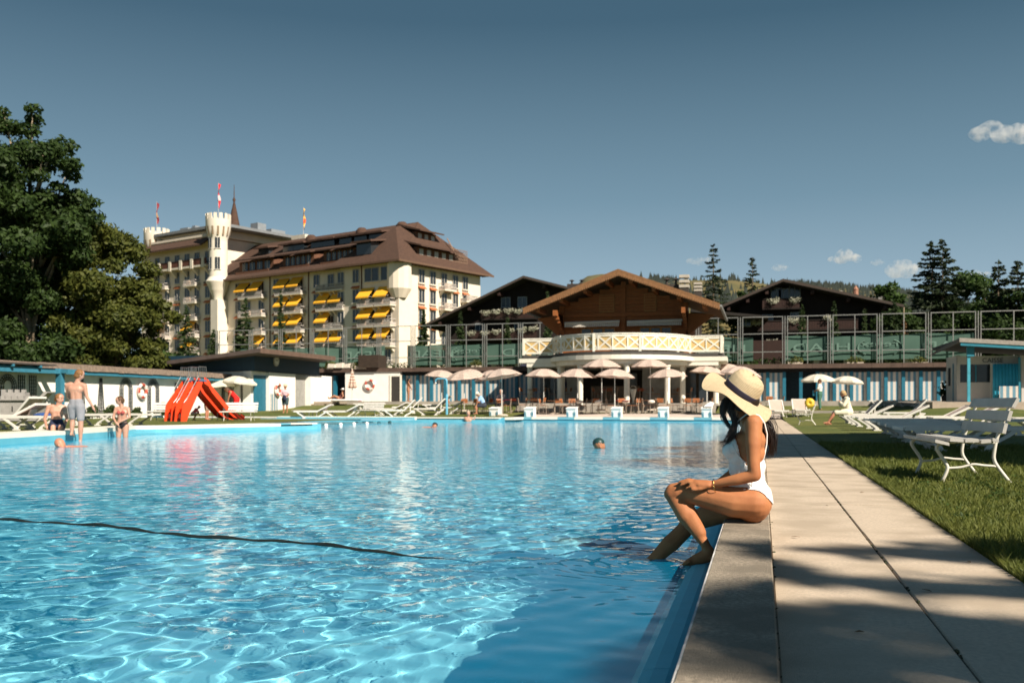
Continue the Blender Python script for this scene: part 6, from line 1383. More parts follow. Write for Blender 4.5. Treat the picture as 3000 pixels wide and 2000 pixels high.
# sprays of boughs that dapple the near path
for i, (x, y, h, R, n) in enumerate(((1.2, 5.05, 9, .55, 200), (2.3, 4.9, 9, .8, 420), (.2, 4.75, 9, .35, 80), (1.6, 3.75, 9, .55, 260), (2.5, 3.9, 9, .6, 330), (.65, 3.72, 9, .35, 110), (.35, 3.15, 9, .38, 120), (1.5, 3.15, 9, .42, 170), (0.0, 3.0, 9, .30, 150), (.0, 3.9, 9, .22, 40), (.9, 2.75, 9, .45, 260), (0, 2.5, 9, .5, 300), (3.2, 4.8, 9, .9, 700), (2.6, 5.8, 9, .6, 380), (3.6, 6.0, 9, .9, 600))):
    pass
dap = thing('overhanging_tree', 'tree outside the frame whose boughs dapple the near path', 'tree', (19, -9, 0))
cs = []; rs = []
for (x, y, rx, ry_) in ((1.5, 5.25, .95, .16), (2.6, 5.0, .9, .22), (.7, 5.15, .5, .07), (1.3, 4.25, .9, .12), (2.5, 4.35, .8, .2), (.5, 4.2, .4, .06), (.4, 3.55, .5, .10), (1.6, 3.55, .7, .14), (-.1, 3.35, .25, .16), (.8, 3.05, .8, .2), (0, 2.9, .4, .22), (1.6, 3.0, .7, .2), (.0, 4.55, .18, .12), (3.4, 5.4, .8, .5), (2.9, 6.3, .5, .22)):
    c = shadow_src(x, y, 10.0); cs.append((c[0] - 19, c[1] + 9, c[2])); rs.append((rx * 1.15, ry_ * 2.5, .2))
leaves('bough', cs, rs, 9000, .10, LF_DARK, dap, 5, 1.2, .0)
q = MB(); q.tube([(0, 0, -.2), (.2, 0, 6), (-2, 3, 10.2)], [.3, .2, .08], 7); q.build('trunk', BARK, dap, True)
# ---------------------------------------------------------------- clouds
def cloud(label, px, py, wpx, hpx, seed, dens=1.0, D=3600):
    r = random.Random(seed); c = Wp(px, py, D); s = D / F; t_loc = c
    q = MB(); n = 12
    ax = wpx * s / 2; az = hpx * s / 2
    # closed lumpy hull from metaball-like union: voxel remesh of overlapping ellipsoids
    for i in range(n):
        u = r.uniform(-.75, .75); v_ = r.uniform(-.25, .5) * (1 - abs(u)); R = (1 - abs(u) * .55) * r.uniform(.45, .7)
        q.ell((u * ax, r.uniform(-.3, .3) * ax * .5, v_ * az), (R * az * 1.2, R * az * 1.1, R * az * .85), 12, 8)
    o = q.build('cloud', cloudmat(dens, az), None, True); o.location = c; o.rotation_euler = (0, 0, YAW)
    m = o.modifiers.new('union', 'REMESH'); m.mode = 'VOXEL'; m.voxel_size = az / 9; 
    tag(o, label, 'cloud', 'small white clouds'); return o
def cloudmat(dens, az):
    m = bpy.data.materials.new('cloud_vapour'); m.use_nodes = True; t = m.node_tree; t.nodes.clear(); o = node(t, 'ShaderNodeOutputMaterial'); pv = node(t, 'ShaderNodeVolumePrincipled')
    pv.inputs['Color'].default_value = (.96, .95, .95, 1); pv.inputs['Anisotropy'].default_value = .2
    tc = node(t, 'ShaderNodeTexCoord'); nz = node(t, 'ShaderNodeTexNoise', Scale=1.6 / az, Detail=6.0, Roughness=.65); t.links.new(tc.outputs['Object'], nz.inputs['Vector'])
    mr = node(t, 'ShaderNodeMapRange'); mr.inputs[1].default_value = .45; mr.inputs[2].default_value = .72; mr.inputs[3].default_value = 0; mr.inputs[4].default_value = .10 * dens * (24 / az); t.links.new(nz.outputs[0], mr.inputs[0]); t.links.new(mr.outputs[0], pv.inputs['Density']); t.links.new(pv.outputs[0], o.inputs['Volume']); return m
cloud('large white cloud cut off by the right edge of the sky', 2945, 395, 240, 105, 1, 1.0)
cloud('small white cloud left of the twin spruces, highest of the low ones', 2474, 758, 110, 62, 2, .9)
cloud('white cloud directly left of the twin spruces', 2640, 790, 120, 84, 3, .9)
cloud('faint wisp of cloud behind the tall spruce by the pavilion', 2050, 765, 90, 48, 4, .35)
cloud('small faint cloud between the two middle spruces and the chalet', 2285, 785, 52, 34, 5, .4)
cloud('thin cloud left of the dark spruces at the right', 2870, 805, 90, 36, 6, .5)
cloud('tiny faint cloud between the two brighter ones', 2570, 770, 50, 30, 7, .3)
# ---------------------------------------------------------------- people
def cone(mb, p1, r1, p2, r2, n=12, m=0):
    p1 = Vector(p1); p2 = Vector(p2); d = p2 - p1; L = d.length; d = d / L if L > 1e-6 else Vector((0, 0, 1))
    pts = []; rr = []
    for i in range(5): a = math.pi / 2 * (1 - i / 5); pts.append(p1 - d * r1 * math.sin(a)); rr.append(max(1e-4, r1 * math.cos(a)))
    pts.append(p1); rr.append(r1)
    for i in range(1, 4): pts.append(p1.lerp(p2, i / 4)); rr.append(lerp(r1, r2, i / 4))
    pts.append(p2); rr.append(r2)
    for i in range(1, 6): a = math.pi / 2 * i / 5; pts.append(p2 + d * r2 * math.sin(a)); rr.append(max(1e-4, r2 * math.cos(a)))
    mb.tube(pts, rr, n, m)
def fuse(mb, name, mats, parent, voxel, it=6, fac=.5, keep_scale=True):
    "merge overlapping closed volumes into one continuous smooth skin"
    me = bpy.data.meshes.new(name); me.from_pydata(mb.v, [], mb.f); o = bpy.data.objects.new(name, me); SC.collection.objects.link(o)
    bm = bmesh.new(); bm.from_mesh(me); bmesh.ops.recalc_face_normals(bm, faces=bm.faces); bm.to_mesh(me); bm.free()
    a = o.modifiers.new('r', 'REMESH'); a.mode = 'VOXEL'; a.voxel_size = voxel; a.use_smooth_shade = True
    if it: b = o.modifiers.new('s', 'SMOOTH'); b.iterations = it; b.factor = fac
    dg = bpy.context.evaluated_depsgraph_get(); dg.update(); m2 = bpy.data.meshes.new_from_object(o.evaluated_get(dg)); m2.name = name
    bpy.data.objects.remove(o); m2.materials.clear()
    for m in (mats if isinstance(mats, (list, tuple)) else [mats]): m2.materials.append(m)
    m2.polygons.foreach_set('use_smooth', np.ones(len(m2.polygons), bool))
    o = bpy.data.objects.new(name, m2); SC.collection.objects.link(o)
    if parent is not None: o.parent = parent
    return o
def skinmat(name, c, c2=None, sss=.12):
    return M(name, c, .48, .1, 9, .12, 120, c2=c2 or tuple(x * f for x, f in zip(c, (.86, .80, .78))), spec=.45, sss=sss)
SK_FAIR = skinmat('fair_skin', (.50, .28, .20)); SK_TAN = skinmat('tanned_skin', (.42, .20, .11)); SK_RED = skinmat('reddish_skin', (.52, .23, .14)); SK_DK = skinmat('deep_tan_skin', (.36, .155, .075))
def hairmat(n, c): return M(n, c, .55, .3, 30, .4, 60, spec=.3)
H_GING = hairmat('ginger_hair', (.20, .095, .035)); H_BROWN = hairmat('brown_hair', (.09, .045, .022)); H_GREY = hairmat('grey_hair', (.42, .36, .30)); H_BLK = hairmat('black_hair', (.012, .010, .009)); H_BLOND = hairmat('blond_hair', (.40, .27, .13))
def J(**k):
    d = dict(head=(0, .01, .935), neck=(0, 0, .86), chest=(0, 0, .74), waist=(0, 0, .62), pelvis=(0, 0, .53),
             ls=(-.108, 0, .80), le=(-.13, -.01, .63), lw=(-.14, .03, .48), lh=(-.14, .04, .415), rs=(.108, 0, .80), re=(.13, -.01, .63), rw=(.14, .03, .48), rh=(.14, .04, .415),
             lhip=(-.052, 0, .51), lk=(-.058, .012, .285), la=(-.058, -.005, .05), lt=(-.065, .085, .018), rhip=(.052, 0, .51), rk=(.058, .012, .285), ra=(.058, -.005, .05), rt=(.065, .085, .018))
    d.update(k); return {a: Vector(b) for a, b in d.items()}
def person(label, loc, rz, Hh, j, skin, hair, clothes, group=None, fem=False, face=(0, 1, 0), build=1.0, hairstyle='short', extras=None):
    """j: joints in units of height; face: facing direction of the head; clothes: list of (name, material, [segment names], grow)"""
    t = thing('person', label, 'person', loc, rz, group); j = {k: v * Hh for k, v in j.items()}; u = Hh; fd_ = Vector(face).normalized(); B = build
    sd = Vector((fd_.y, -fd_.x, 0)).normalized(); w_ = .9 if fem else 1.0; up = (j['head'] - j['neck']).normalized()
    spine = (j['chest'] - j['pelvis']).normalized(); side = (j['rs'] - j['ls']).normalized()
    S = {
        'head': [(j['head'] + up * .018 * u, .058 * u, j['head'] - up * .022 * u + fd_ * .012 * u, .046 * u)],
        'jaw': [(j['head'] - up * .030 * u + fd_ * .014 * u, .036 * u, j['head'] - up * .047 * u + fd_ * .026 * u, .024 * u)],
        'nose': [(j['head'] - up * .004 * u + fd_ * .053 * u, .006 * u, j['head'] - up * .016 * u + fd_ * .063 * u, .0085 * u)],
        'neck': [(j['neck'] + up * .02 * u, .031 * u * w_, j['chest'] + spine * .045 * u, .038 * u * w_)],
        'chest': [(j['chest'] - side * .045 * u, .062 * u * w_ * B, j['chest'] + side * .045 * u, .062 * u * w_ * B), (j['chest'] + spine * .045 * u - side * .05 * u, .042 * u * w_, j['chest'] + spine * .045 * u + side * .05 * u, .042 * u * w_)],
        'waist': [(j['chest'] - side * .022 * u, .062 * u * B, j['waist'] - side * .022 * u, .054 * u * w_ * B), (j['chest'] + side * .022 * u, .062 * u * B, j['waist'] + side * .022 * u, .054 * u * w_ * B)],
        'pelvis': [(j['waist'] - side * .02 * u, .054 * u * B, j['pelvis'] - side * .03 * u, .062 * u * B), (j['waist'] + side * .02 * u, .054 * u * B, j['pelvis'] + side * .03 * u, .062 * u * B)],
    }
    for s in 'lr':
        S[s + 'upper'] = [(j['chest'].lerp(j[s + 's'], .55) + spine * .035 * u, .036 * u, j[s + 's'], .034 * u * w_), (j[s + 's'], .034 * u * w_, j[s + 'e'], .023 * u * w_)]
        S[s + 'fore'] = [(j[s + 'e'], .0235 * u * w_, j[s + 'w'], .0155 * u)]
        hd = (j[s + 'h'] - j[s + 'w']); hn = hd.normalized(); S[s + 'hand'] = [(j[s + 'w'], .0155 * u, j[s + 'w'].lerp(j[s + 'h'], .7), .019 * u)]
        pv = hn.cross(fd_); pv = pv.normalized() if pv.length > .1 else hn.cross(Vector((0, 0, 1))).normalized()
        for q_, l_ in ((-1.5, .045), (-.5, .055), (.5, .052), (1.5, .04)): b_ = j[s + 'w'].lerp(j[s + 'h'], .75) + pv * q_ * .0095 * u; S[s + 'hand'].append((b_, .0055 * u, b_ + hn * l_ * u + fd_ * .006 * u, .0048 * u))
        S[s + 'hand'].append((j[s + 'w'].lerp(j[s + 'h'], .3), .008 * u, j[s + 'w'].lerp(j[s + 'h'], .75) - pv * .026 * u + fd_ * .012 * u, .0058 * u))
        S[s + 'thigh'] = [(j[s + 'hip'], .060 * u * B, j[s + 'k'], .034 * u)]
        S[s + 'shin'] = [(j[s + 'k'], .0345 * u, j[s + 'k'].lerp(j[s + 'a'], .35), .0345 * u), (j[s + 'k'].lerp(j[s + 'a'], .35), .0345 * u, j[s + 'a'], .0195 * u)]
        hl = (j[s + 't'] - j[s + 'a']); S[s + 'foot'] = [(j[s + 'a'], .02 * u, j[s + 'a'] + Vector((0, 0, -.012 * u)) - Vector((hl.x, hl.y, 0)) * .35, .018 * u), (j[s + 'a'], .02 * u, j[s + 't'], .0145 * u), (j[s + 'a'] + Vector((0, 0, -.014 * u)), .016 * u, j[s + 't'], .016 * u)]
    if fem: S['chest'] += [(j['chest'] - side * .035 * u + fd_ * .04 * u, .032 * u, j['chest'] - side * .035 * u + fd_ * .05 * u, .03 * u), (j['chest'] + side * .035 * u + fd_ * .04 * u, .032 * u, j['chest'] + side * .035 * u + fd_ * .05 * u, .03 * u)]
    mb = MB()
    for k, v in S.items():
        for c in v: cone(mb, *c)
    for s in (-1, 1): c = j['head'] + sd * s * .052 * u - fd_ * .004 * u - up * .004 * u; mb.ell(c, (.010 * u, .012 * u, .018 * u), 8, 5)
    fuse(mb, 'body', skin, t, .0085 * u, 4)
    # eyes, brows and mouth
    for s in (-1, 1):
        q = MB(); q.ell(j['head'] + sd * s * .021 * u + fd_ * .0515 * u + up * .006 * u, .0075 * u, 8, 5); q.build('eye', M('eye_dark', (.03, .02, .02), .3), t, True)
    q = MB(); c = j['head'] + fd_ * .058 * u - up * .034 * u; q.ell(c, (.016 * u, .012 * u, .005 * u), 8, 4); q.build('mouth', M('lips', (.38, .12, .10), .5), t, True)
    for (nm, mat, segs, g) in clothes:
        mb = MB()
        for s in segs:
            cut = None
            if ':' in s: s, cut = s.split(':'); cut = float(cut)
            for c in (S[s] if s != 'fem' else []):
                p1, r1, p2, r2 = c
                if cut is not None and cut > 0: p2 = Vector(p1).lerp(Vector(p2), cut); r2 = lerp(r1, r2, cut)
                if cut is not None and cut < 0: p1 = Vector(p1).lerp(Vector(p2), -cut); r1 = lerp(r1, r2, -cut)
                cone(mb, p1, r1 + g * u, p2, r2 + g * u)
        fuse(mb, nm, mat, t, .0095 * u, 3)
    if hair is not None:
        mb = MB(); hc = j['head'] + up * .020 * u - fd_ * .010 * u
        mb.ell(hc, (.062 * u, .062 * u, .060 * u), 14, 10); mb.ell(hc - fd_ * .014 * u - up * .028 * u, (.054 * u, .048 * u, .045 * u), 12, 8)
        if hairstyle == 'bun': mb.ell(hc - fd_ * .055 * u - up * .01 * u + sd * .02 * u, .026 * u, 10, 7)
        if hairstyle == 'long': cone(mb, hc - fd_ * .03 * u, .045 * u, j['neck'] - fd_ * .03 * u - up * .04 * u, .035 * u)
        # cut away in front of the face by keeping the skull cap behind the brow line
        o = fuse(mb, 'hair', hair, t, .008 * u, 2)
        bm = bmesh.new(); bm.from_mesh(o.data); lim = .020 * u
        dl = [v for v in bm.verts if (v.co - j['head']).dot(fd_) > lim + max(0, (v.co - j['head']).dot(up)) * .55 ]
        bmesh.ops.delete(bm, geom=dl, context='VERTS'); bm.to_mesh(o.data); bm.free()
    if extras: extras(t, j, u, fd_, up, sd)
    return t
def cloth(n, c, **k): return M(n, c, .9, .08, 8, .3, 40, **k)
def sunhat(mat, r=.11, tilt=0, band=None):
    def f(t, j, u, fd_, up, sd):
        q = MB(); q.lathe([(r * u * 1.0, .028 * u), (.066 * u, .035 * u), (.062 * u, .07 * u), (.035 * u, .085 * u), (0, .088 * u)], 18); o = q.build('hat', mat, t, True); o.location = j['head'] + fd_ * .004 * u; o.rotation_euler = up.to_track_quat('Z', 'Y').to_euler()
    return f
# standing man in grey shorts at the left: seen from behind, head turned right
xl = At(224, 24.2, 0); 
def stand_pos(px, D, z): p = At(px, D, 0); return (p.x, p.y, z)
rzc = YAW
person('man in light grey swim shorts standing with one foot in the water, seen from behind', stand_pos(222, 24.3, -.26), rzc, 1.84,
       J(head=(.045, .015, .935), neck=(.028, 0, .865), chest=(.0, 0, .745), ls=(-.115, 0, .80), le=(-.12, .045, .65), lw=(-.08, .12, .56), lh=(-.06, .15, .53), rs=(.115, 0, .795), re=(.148, .0, .645), rw=(.215, .02, .52), rh=(.235, .03, .465), pelvis=(.01, 0, .53), waist=(.005, 0, .62), lhip=(-.045, 0, .515), lk=(-.055, .03, .33), la=(-.055, .0, .155), lt=(-.06, .08, .125), rhip=(.06, 0, .51), rk=(.075, -.02, .29), ra=(.075, -.03, .06), rt=(.085, .05, .03)),
       SK_FAIR, H_GING, [('swim_shorts', cloth('grey_cotton', (.24, .24, .265)), ['pelvis:-.45', 'lthigh:.72', 'rthigh:.72'], .008)], face=(.8, .6, 0), build=.98)
# seated man, navy shorts, on the rim
person('man in navy swim shorts sitting on the white rim left of the standing man', stand_pos(166, 25.2, .09 - .455 * 1.78), rzc + rad(6), 1.80,
       J(pelvis=(0, .0, .53), waist=(.0, .0, .605), chest=(.01, .0, .715), neck=(.025, .0, .82), head=(.04, .0, .893), ls=(-.105, -.01, .775), le=(-.155, -.02, .61), lw=(-.13, -.01, .485), lh=(-.11, -.02, .46), rs=(.10, .02, .77), re=(.12, .06, .62), rw=(.12, -.01, .52), rh=(.12, -.05, .50), lhip=(-.05, 0, .50), lk=(.02, -.20, .50), la=(.02, -.23, .27), lt=(.03, -.30, .25), rhip=(.055, 0, .50), rk=(.12, -.19, .50), ra=(.12, -.22, .27), rt=(.13, -.29, .25)),
       SK_FAIR, H_GING, [('swim_shorts', cloth('navy_cotton', (.02, .03, .07)), ['pelvis:-.5', 'lthigh:.85', 'rthigh:.85'], .008)], face=(.9, -.3, .0), build=.98)
# woman in bikini standing in the water
person('woman in dusty red bikini top and black bottoms standing in the pool, arms crossed', stand_pos(358, 27.2, -.72), rzc + rad(180), 1.68,
       J(head=(.035, .02, .93), neck=(.01, .005, .865), ls=(-.10, 0, .80), le=(-.135, .04, .665), lw=(-.03, .10, .60), lh=(.025, .10, .575), rs=(.10, 0, .80), re=(.13, .04, .66), rw=(.06, .105, .575), rh=(.01, .11, .52)),
       SK_FAIR, H_BROWN, [('bikini_top', cloth('dusty_red', (.36, .07, .06)), [], 0), ('bikini_bottom', cloth('black_lycra', (.012, .012, .015)), ['pelvis:-.86'], .006)] [1:], fem=True, face=(.85, .5, -.1), hairstyle='bun',
       extras=lambda t, j, u, f, up, sd: [fuse((lambda mb: ([cone(mb, j['chest'] + Vector((s * .033 * u, .058 * u, -.004 * u)), .031 * u, j['chest'] + Vector((s * .036 * u, .06 * u, .0)), .03 * u) for s in (-1, 1)], [mb.tube([j['chest'] + Vector((s * .035 * u, .085 * u, .015 * u)), j['neck'] + Vector((s * .03 * u, .02 * u, -.02 * u)), j['neck'] + Vector((s * .02 * u, -.03 * u, .0))], .004 * u, 5) for s in (-1, 1)], mb)[-1])(MB()), 'bikini_top', cloth('dusty_red', (.36, .07, .06)), t, .007 * u, 1)])
# swimmers
def swimmer(label, px, py, skin, hair, cap=None, back=True, s=1.0, dirx=1):
    p = Gp(px, py, ZW); t = thing('person', label, 'person', (p.x, p.y, ZW), YAW, 'swimmers in the pool'); mb = MB()
    cone(mb, (0, 0, .03 * s), .085 * s, (-.03 * dirx, 0, .07 * s), .09 * s); cone(mb, (0, .02, -.1), .05, (0, .02, .0), .05); cone(mb, (.0, -.09 * s, .03), .012, (0, -.095 * s, .015), .014)
    if back: cone(mb, (.12 * dirx, .1, -.06), .09, (.45 * dirx, .15, -.12), .14); cone(mb, (.1 * dirx, -.08, -.06), .07, (.4 * dirx, -.14, -.14), .06)
    cone(mb, (-.1, .1, -.12), .08, (.1, .1, -.12), .08)
    fuse(mb, 'body', skin, t, .014, 3)
    if cap or hair: q = MB(); q.ell((-.03 * dirx, .015, .085 * s), (.098 * s, .098 * s, .09 * s), 14, 10); q.build('swim_cap' if cap else 'hair', cap or hair, t, True)
    return t
swimmer('bald swimmer low in the water at far left below the standing man', 178, 1308, SK_RED, None, s=1.15)
swimmer('swimmer with dark hair in the middle distance left of the seated man in blue', 1272, 1251, SK_RED, H_BLK, s=1.1, dirx=-1)
swimmer('swimmer with dark green bathing cap in the shaded reflection before the pavilion', 1758, 1313, SK_DK, None, M('cap_green', (.015, .05, .05), .4), back=False, s=1.25)
def far_person(label, px, D, z, **k): return stand_pos(px, D, z)
person('grey-haired bather chest deep at the far wall raising hands', stand_pos(1372, 51.3, -1.30), rzc, 1.7, J(le=(-.10, .10, .66), lw=(.0, .16, .74), lh=(.02, .18, .78), re=(.14, .08, .68), rw=(.19, .10, .79), rh=(.20, .11, .84)), SK_FAIR, H_GREY, [], face=(.3, -1, 0))
person('man in light blue shirt and white cap sitting on the leftmost starting block', stand_pos(1417, 53.2, ZL + .56 - .485 * 1.7), rzc + rad(90), 1.74,
       J(pelvis=(0, -.02, .52), waist=(0, .02, .60), chest=(0, .075, .70), neck=(0, .13, .79), head=(0, .18, .85), ls=(-.10, .085, .765), le=(-.12, .17, .63), lw=(-.08, .24, .50), lh=(-.07, .26, .44), rs=(.10, .085, .765), re=(.12, .18, .64), rw=(.08, .25, .50), rh=(.07, .27, .44), lhip=(-.05, 0, .51), lk=(-.06, .22, .50), la=(-.06, .22, .27), lt=(-.06, .30, .25), rhip=(.05, 0, .51), rk=(.06, .22, .50), ra=(.06, .23, .27), rt=(.06, .31, .25)),
       SK_TAN, H_GREY, [('shirt', cloth('light_blue_shirt', (.30, .47, .70)), ['chest', 'waist', 'lupper:.7', 'rupper:.7'], .012), ('shorts', cloth('dark_shorts', (.03, .035, .05)), ['pelvis:-.3', 'lthigh:.8', 'rthigh:.8'], .010)], face=(0, 1, -.25), build=1.1,
       extras=sunhat(cloth('white_cap', (.78, .72, .58)), .075))
person('man in pink shirt with folded navy jacket over his arm before the bath house', stand_pos(1030 - 194, 59.5, .22), rzc + rad(180), 1.74,
       J(le=(-.13, .05, .65), lw=(-.04, .12, .62), lh=(.0, .13, .61), re=(.14, .03, .64), rw=(.10, .12, .60), rh=(.06, .13, .60)),
       SK_TAN, H_GREY, [('shirt', cloth('pink_shirt', (.66, .42, .46)), ['chest', 'waist', 'pelvis:.6', 'lupper:.75', 'rupper:.75'], .013), ('shorts', cloth('dark_check', (.05, .08, .09)), ['pelvis:-.55', 'lthigh:.8', 'rthigh:.8'], .012)], face=(0, 1, -.2), build=1.12,
       extras=lambda t, j, u, f, up, sd: (sunhat(cloth('straw_cap', (.55, .42, .28)), .08)(t, j, u, f, up, sd), fuse((lambda mb: (cone(mb, (0, .15 * u, .60 * u), .05 * u, (-.02, .14 * u, .50 * u), .06 * u), mb)[-1])(MB()), 'folded_jacket', cloth('navy_jacket', (.015, .02, .05)), t, .012 * u, 2)))
person('tanned bather rinsing under the blue shower arch', stand_pos(1196, 70.5, .98), rzc + rad(-70), 1.66,
       J(head=(0, .02, .93), le=(-.12, .08, .66), lw=(-.05, .14, .58), lh=(-.03, .16, .55), re=(.12, .06, .66), rw=(.06, .12, .55), rh=(.04, .13, .50)), SK_TAN, H_BLK, [('bikini_top', cloth('tan_bikini', (.30, .12, .05)), ['chest'], .002), ('bikini_bottom', cloth('tan_bikini', (.3, .12, .05)), ['pelvis:-.75'], .006)], fem=True, face=(0, 1, 0), hairstyle='long')
person('woman in cream bathrobe with black scarf sitting on a sunlit lounger', stand_pos(2480, 34.0, .37 - .47 * 1.66 + .02), rzc + rad(82), 1.68,
       J(pelvis=(0, -.05, .53), waist=(0, -.03, .61), chest=(0, .01, .725), neck=(0, .045, .82), head=(0, .07, .89), ls=(-.10, .0, .785), le=(-.13, .08, .66), lw=(-.05, .14, .72), lh=(-.02, .14, .75), rs=(.10, .0, .785), re=(.13, .08, .65), rw=(.06, .13, .71), rh=(.03, .13, .74), lhip=(-.05, 0, .52), lk=(-.06, .24, .51), la=(-.06, .38, .31), lt=(-.06, .46, .30), rhip=(.05, 0, .52), rk=(.06, .24, .51), ra=(.06, .33, .29), rt=(.06, .41, .275)),
       SK_RED, H_BLOND, [('bathrobe', cloth('cream_robe', (.72, .65, .50)), ['chest', 'waist', 'pelvis', 'lupper', 'rupper', 'lfore:.8', 'rfore:.8', 'lthigh:.9', 'rthigh:.9'], .018), ('scarf', cloth('black_scarf', (.012, .012, .012)), ['neck'], .02)], face=(0, 1, -.15), fem=True)
person('person in white top and green trousers holding a blue towel under the cream parasol', stand_pos(2402, 56, .45), rzc + rad(60), 1.74,
       J(le=(-.13, .05, .65), lw=(-.05, .16, .62), lh=(-.03, .18, .61), re=(.13, .06, .65), rw=(.06, .16, .62), rh=(.04, .18, .61), lk=(-.08, .0, .285), la=(-.10, -.03, .05), rk=(.08, .03, .285)), SK_TAN, H_BROWN,
       [('shirt', cloth('white_shirt', (.72, .70, .64)), ['chest', 'waist', 'lupper:.7', 'rupper:.7'], .012), ('trousers', cloth('green_trousers', (.05, .13, .09)), ['pelvis:-.4', 'lthigh', 'rthigh', 'lshin', 'rshin'], .014)], face=(-.5, 1, -.2),
       extras=lambda t, j, u, f, up, sd: fuse((lambda mb: (cone(mb, (0, .2 * u, .62 * u), .035 * u, (.02, .2 * u, .50 * u), .05 * u), mb)[-1])(MB()), 'towel', cloth('turquoise_towel', (.05, .28, .42)), t, .012 * u, 2))
person('woman in a bright red dress bending forward under the cream parasols', stand_pos(688, 47.0, .10), rzc + rad(100), 1.66,
       J(pelvis=(0, -.06, .54), waist=(0, .0, .62), chest=(0, .09, .71), neck=(0, .17, .77), head=(0, .22, .81), ls=(-.10, .10, .75), le=(-.10, .16, .59), lw=(-.08, .19, .46), lh=(-.08, .2, .42), rs=(.10, .10, .75), re=(.10, .17, .59), rw=(.08, .2, .46), rh=(.08, .21, .42), lhip=(-.05, -.05, .52), rhip=(.05, -.05, .52)), SK_TAN, H_BROWN,
       [('dress', cloth('red_dress', (.62, .015, .012)), ['chest', 'waist', 'pelvis', 'lthigh:.9', 'rthigh:.9'], .02)], face=(0, 1, -.4), fem=True, hairstyle='long')
person('child in a yellow-green top with an arm stretched out behind the slide', stand_pos(606, 44.5, .06), rzc + rad(-100), 1.35,
       J(le=(-.10, .10, .72), lw=(-.08, .22, .76), lh=(-.08, .28, .78), re=(.13, .02, .64)), SK_RED, H_BROWN, [('top', cloth('lime_top', (.50, .55, .08)), ['chest', 'waist', 'lupper:.6', 'rupper:.6'], .012), ('shorts', cloth('tan_shorts', (.35, .25, .18)), ['pelvis', 'lthigh:.7', 'rthigh:.7'], .012)], face=(0, 1, 0), hairstyle='long')
person('small child in a pink cap crouching between the slide legs', stand_pos(567, 43.6, .06), rzc + rad(-80), .98,
       J(pelvis=(0, -.05, .30), waist=(0, .02, .37), chest=(0, .10, .45), neck=(0, .17, .52), head=(0, .22, .58), ls=(-.10, .10, .50), le=(-.1, .2, .38), lw=(-.08, .25, .26), lh=(-.08, .28, .2), rs=(.10, .10, .50), re=(.1, .2, .38), rw=(.08, .25, .26), rh=(.08, .28, .2), lhip=(-.05, -.04, .28), lk=(-.08, .14, .30), la=(-.08, .0, .05), lt=(-.08, .08, .02), rhip=(.05, -.04, .28), rk=(.08, .14, .30), ra=(.08, .0, .05), rt=(.08, .08, .02)), SK_FAIR, None,
       [('top', cloth('pink_top', (.75, .16, .26)), ['chest', 'waist', 'lupper', 'rupper'], .02), ('trousers', cloth('pale_trousers', (.55, .55, .50)), ['pelvis', 'lthigh', 'rthigh'], .02)], face=(0, 1, -.3), extras=sunhat(cloth('pink_cap', (.8, .25, .35)), .08))
p = At(1003, 68.5, 1.0); person('person in a white sun hat reclining on a pink air bed on the terrace', (p.x, p.y, 1.0 + .12 - .06), rzc + rad(90), 1.66,
       J(pelvis=(0, .12, .12), waist=(0, .07, .17), chest=(0, .0, .26), neck=(0, -.03, .36), head=(0, -.035, .43), ls=(-.10, -.01, .31), le=(-.14, -.06, .18), lw=(-.14, .02, .1), lh=(-.14, .06, .09), rs=(.10, -.01, .31), re=(.14, -.06, .18), rw=(.14, .02, .1), rh=(.14, .06, .09), lhip=(-.05, .14, .11), lk=(-.06, .34, .2), la=(-.06, .54, .08), lt=(-.06, .58, .15), rhip=(.05, .14, .11), rk=(.06, .36, .14), ra=(.06, .58, .08), rt=(.06, .62, .15)), SK_TAN, H_BROWN,
       [('swimsuit', cloth('dark_swimsuit', (.1, .03, .03)), ['chest', 'waist', 'pelvis'], .004)], face=(0, 1, .0), fem=True, extras=sunhat(cloth('white_hat', (.8, .78, .72)), .13))
t = thing('air_bed', 'pink and white air bed on the terrace by the stripey cabins', 'air bed', (p.x + .3, p.y, .98)); 
for k in range(5): q = MB(); cone(q, (-.95, -.3 + k * .15, .09), .085, (.95, -.3 + k * .15, .09), .085); q.build('tube', M('airbed_pink', (.75, .33, .42), .4) if k % 2 else M('airbed_white', (.75, .68, .68), .4), t, True)
p = Wp(2372, 1183, 50); p.z += .05; t = thing('swim_ring', 'yellow inflatable ring leaning behind the chairs under the left cream parasol', 'swim ring', (p.x, p.y, p.z)); q = MB(); q.tube([(.13 * math.cos(a), 0, .13 * math.sin(a)) for a in [2 * math.pi * i / 20 for i in range(21)]], .12, 8); q.build('ring', M('ring_yellow', (.75, .50, .05), .4, .2, 9), t, True)
person('waiter in dark clothes standing in the shade between the left columns', stand_pos(1648, 64.6, .98), rzc + rad(160), 1.78, J(), SK_TAN, H_BLK, [('shirt', cloth('dark_navy_shirt', (.02, .02, .045)), ['chest', 'waist', 'pelvis', 'lupper', 'rupper', 'lfore:.8', 'rfore:.8'], .013), ('trousers', cloth('black_trousers', (.012, .012, .014)), ['lthigh', 'rthigh', 'lshin', 'rshin'], .012)], face=(0, 1, 0))
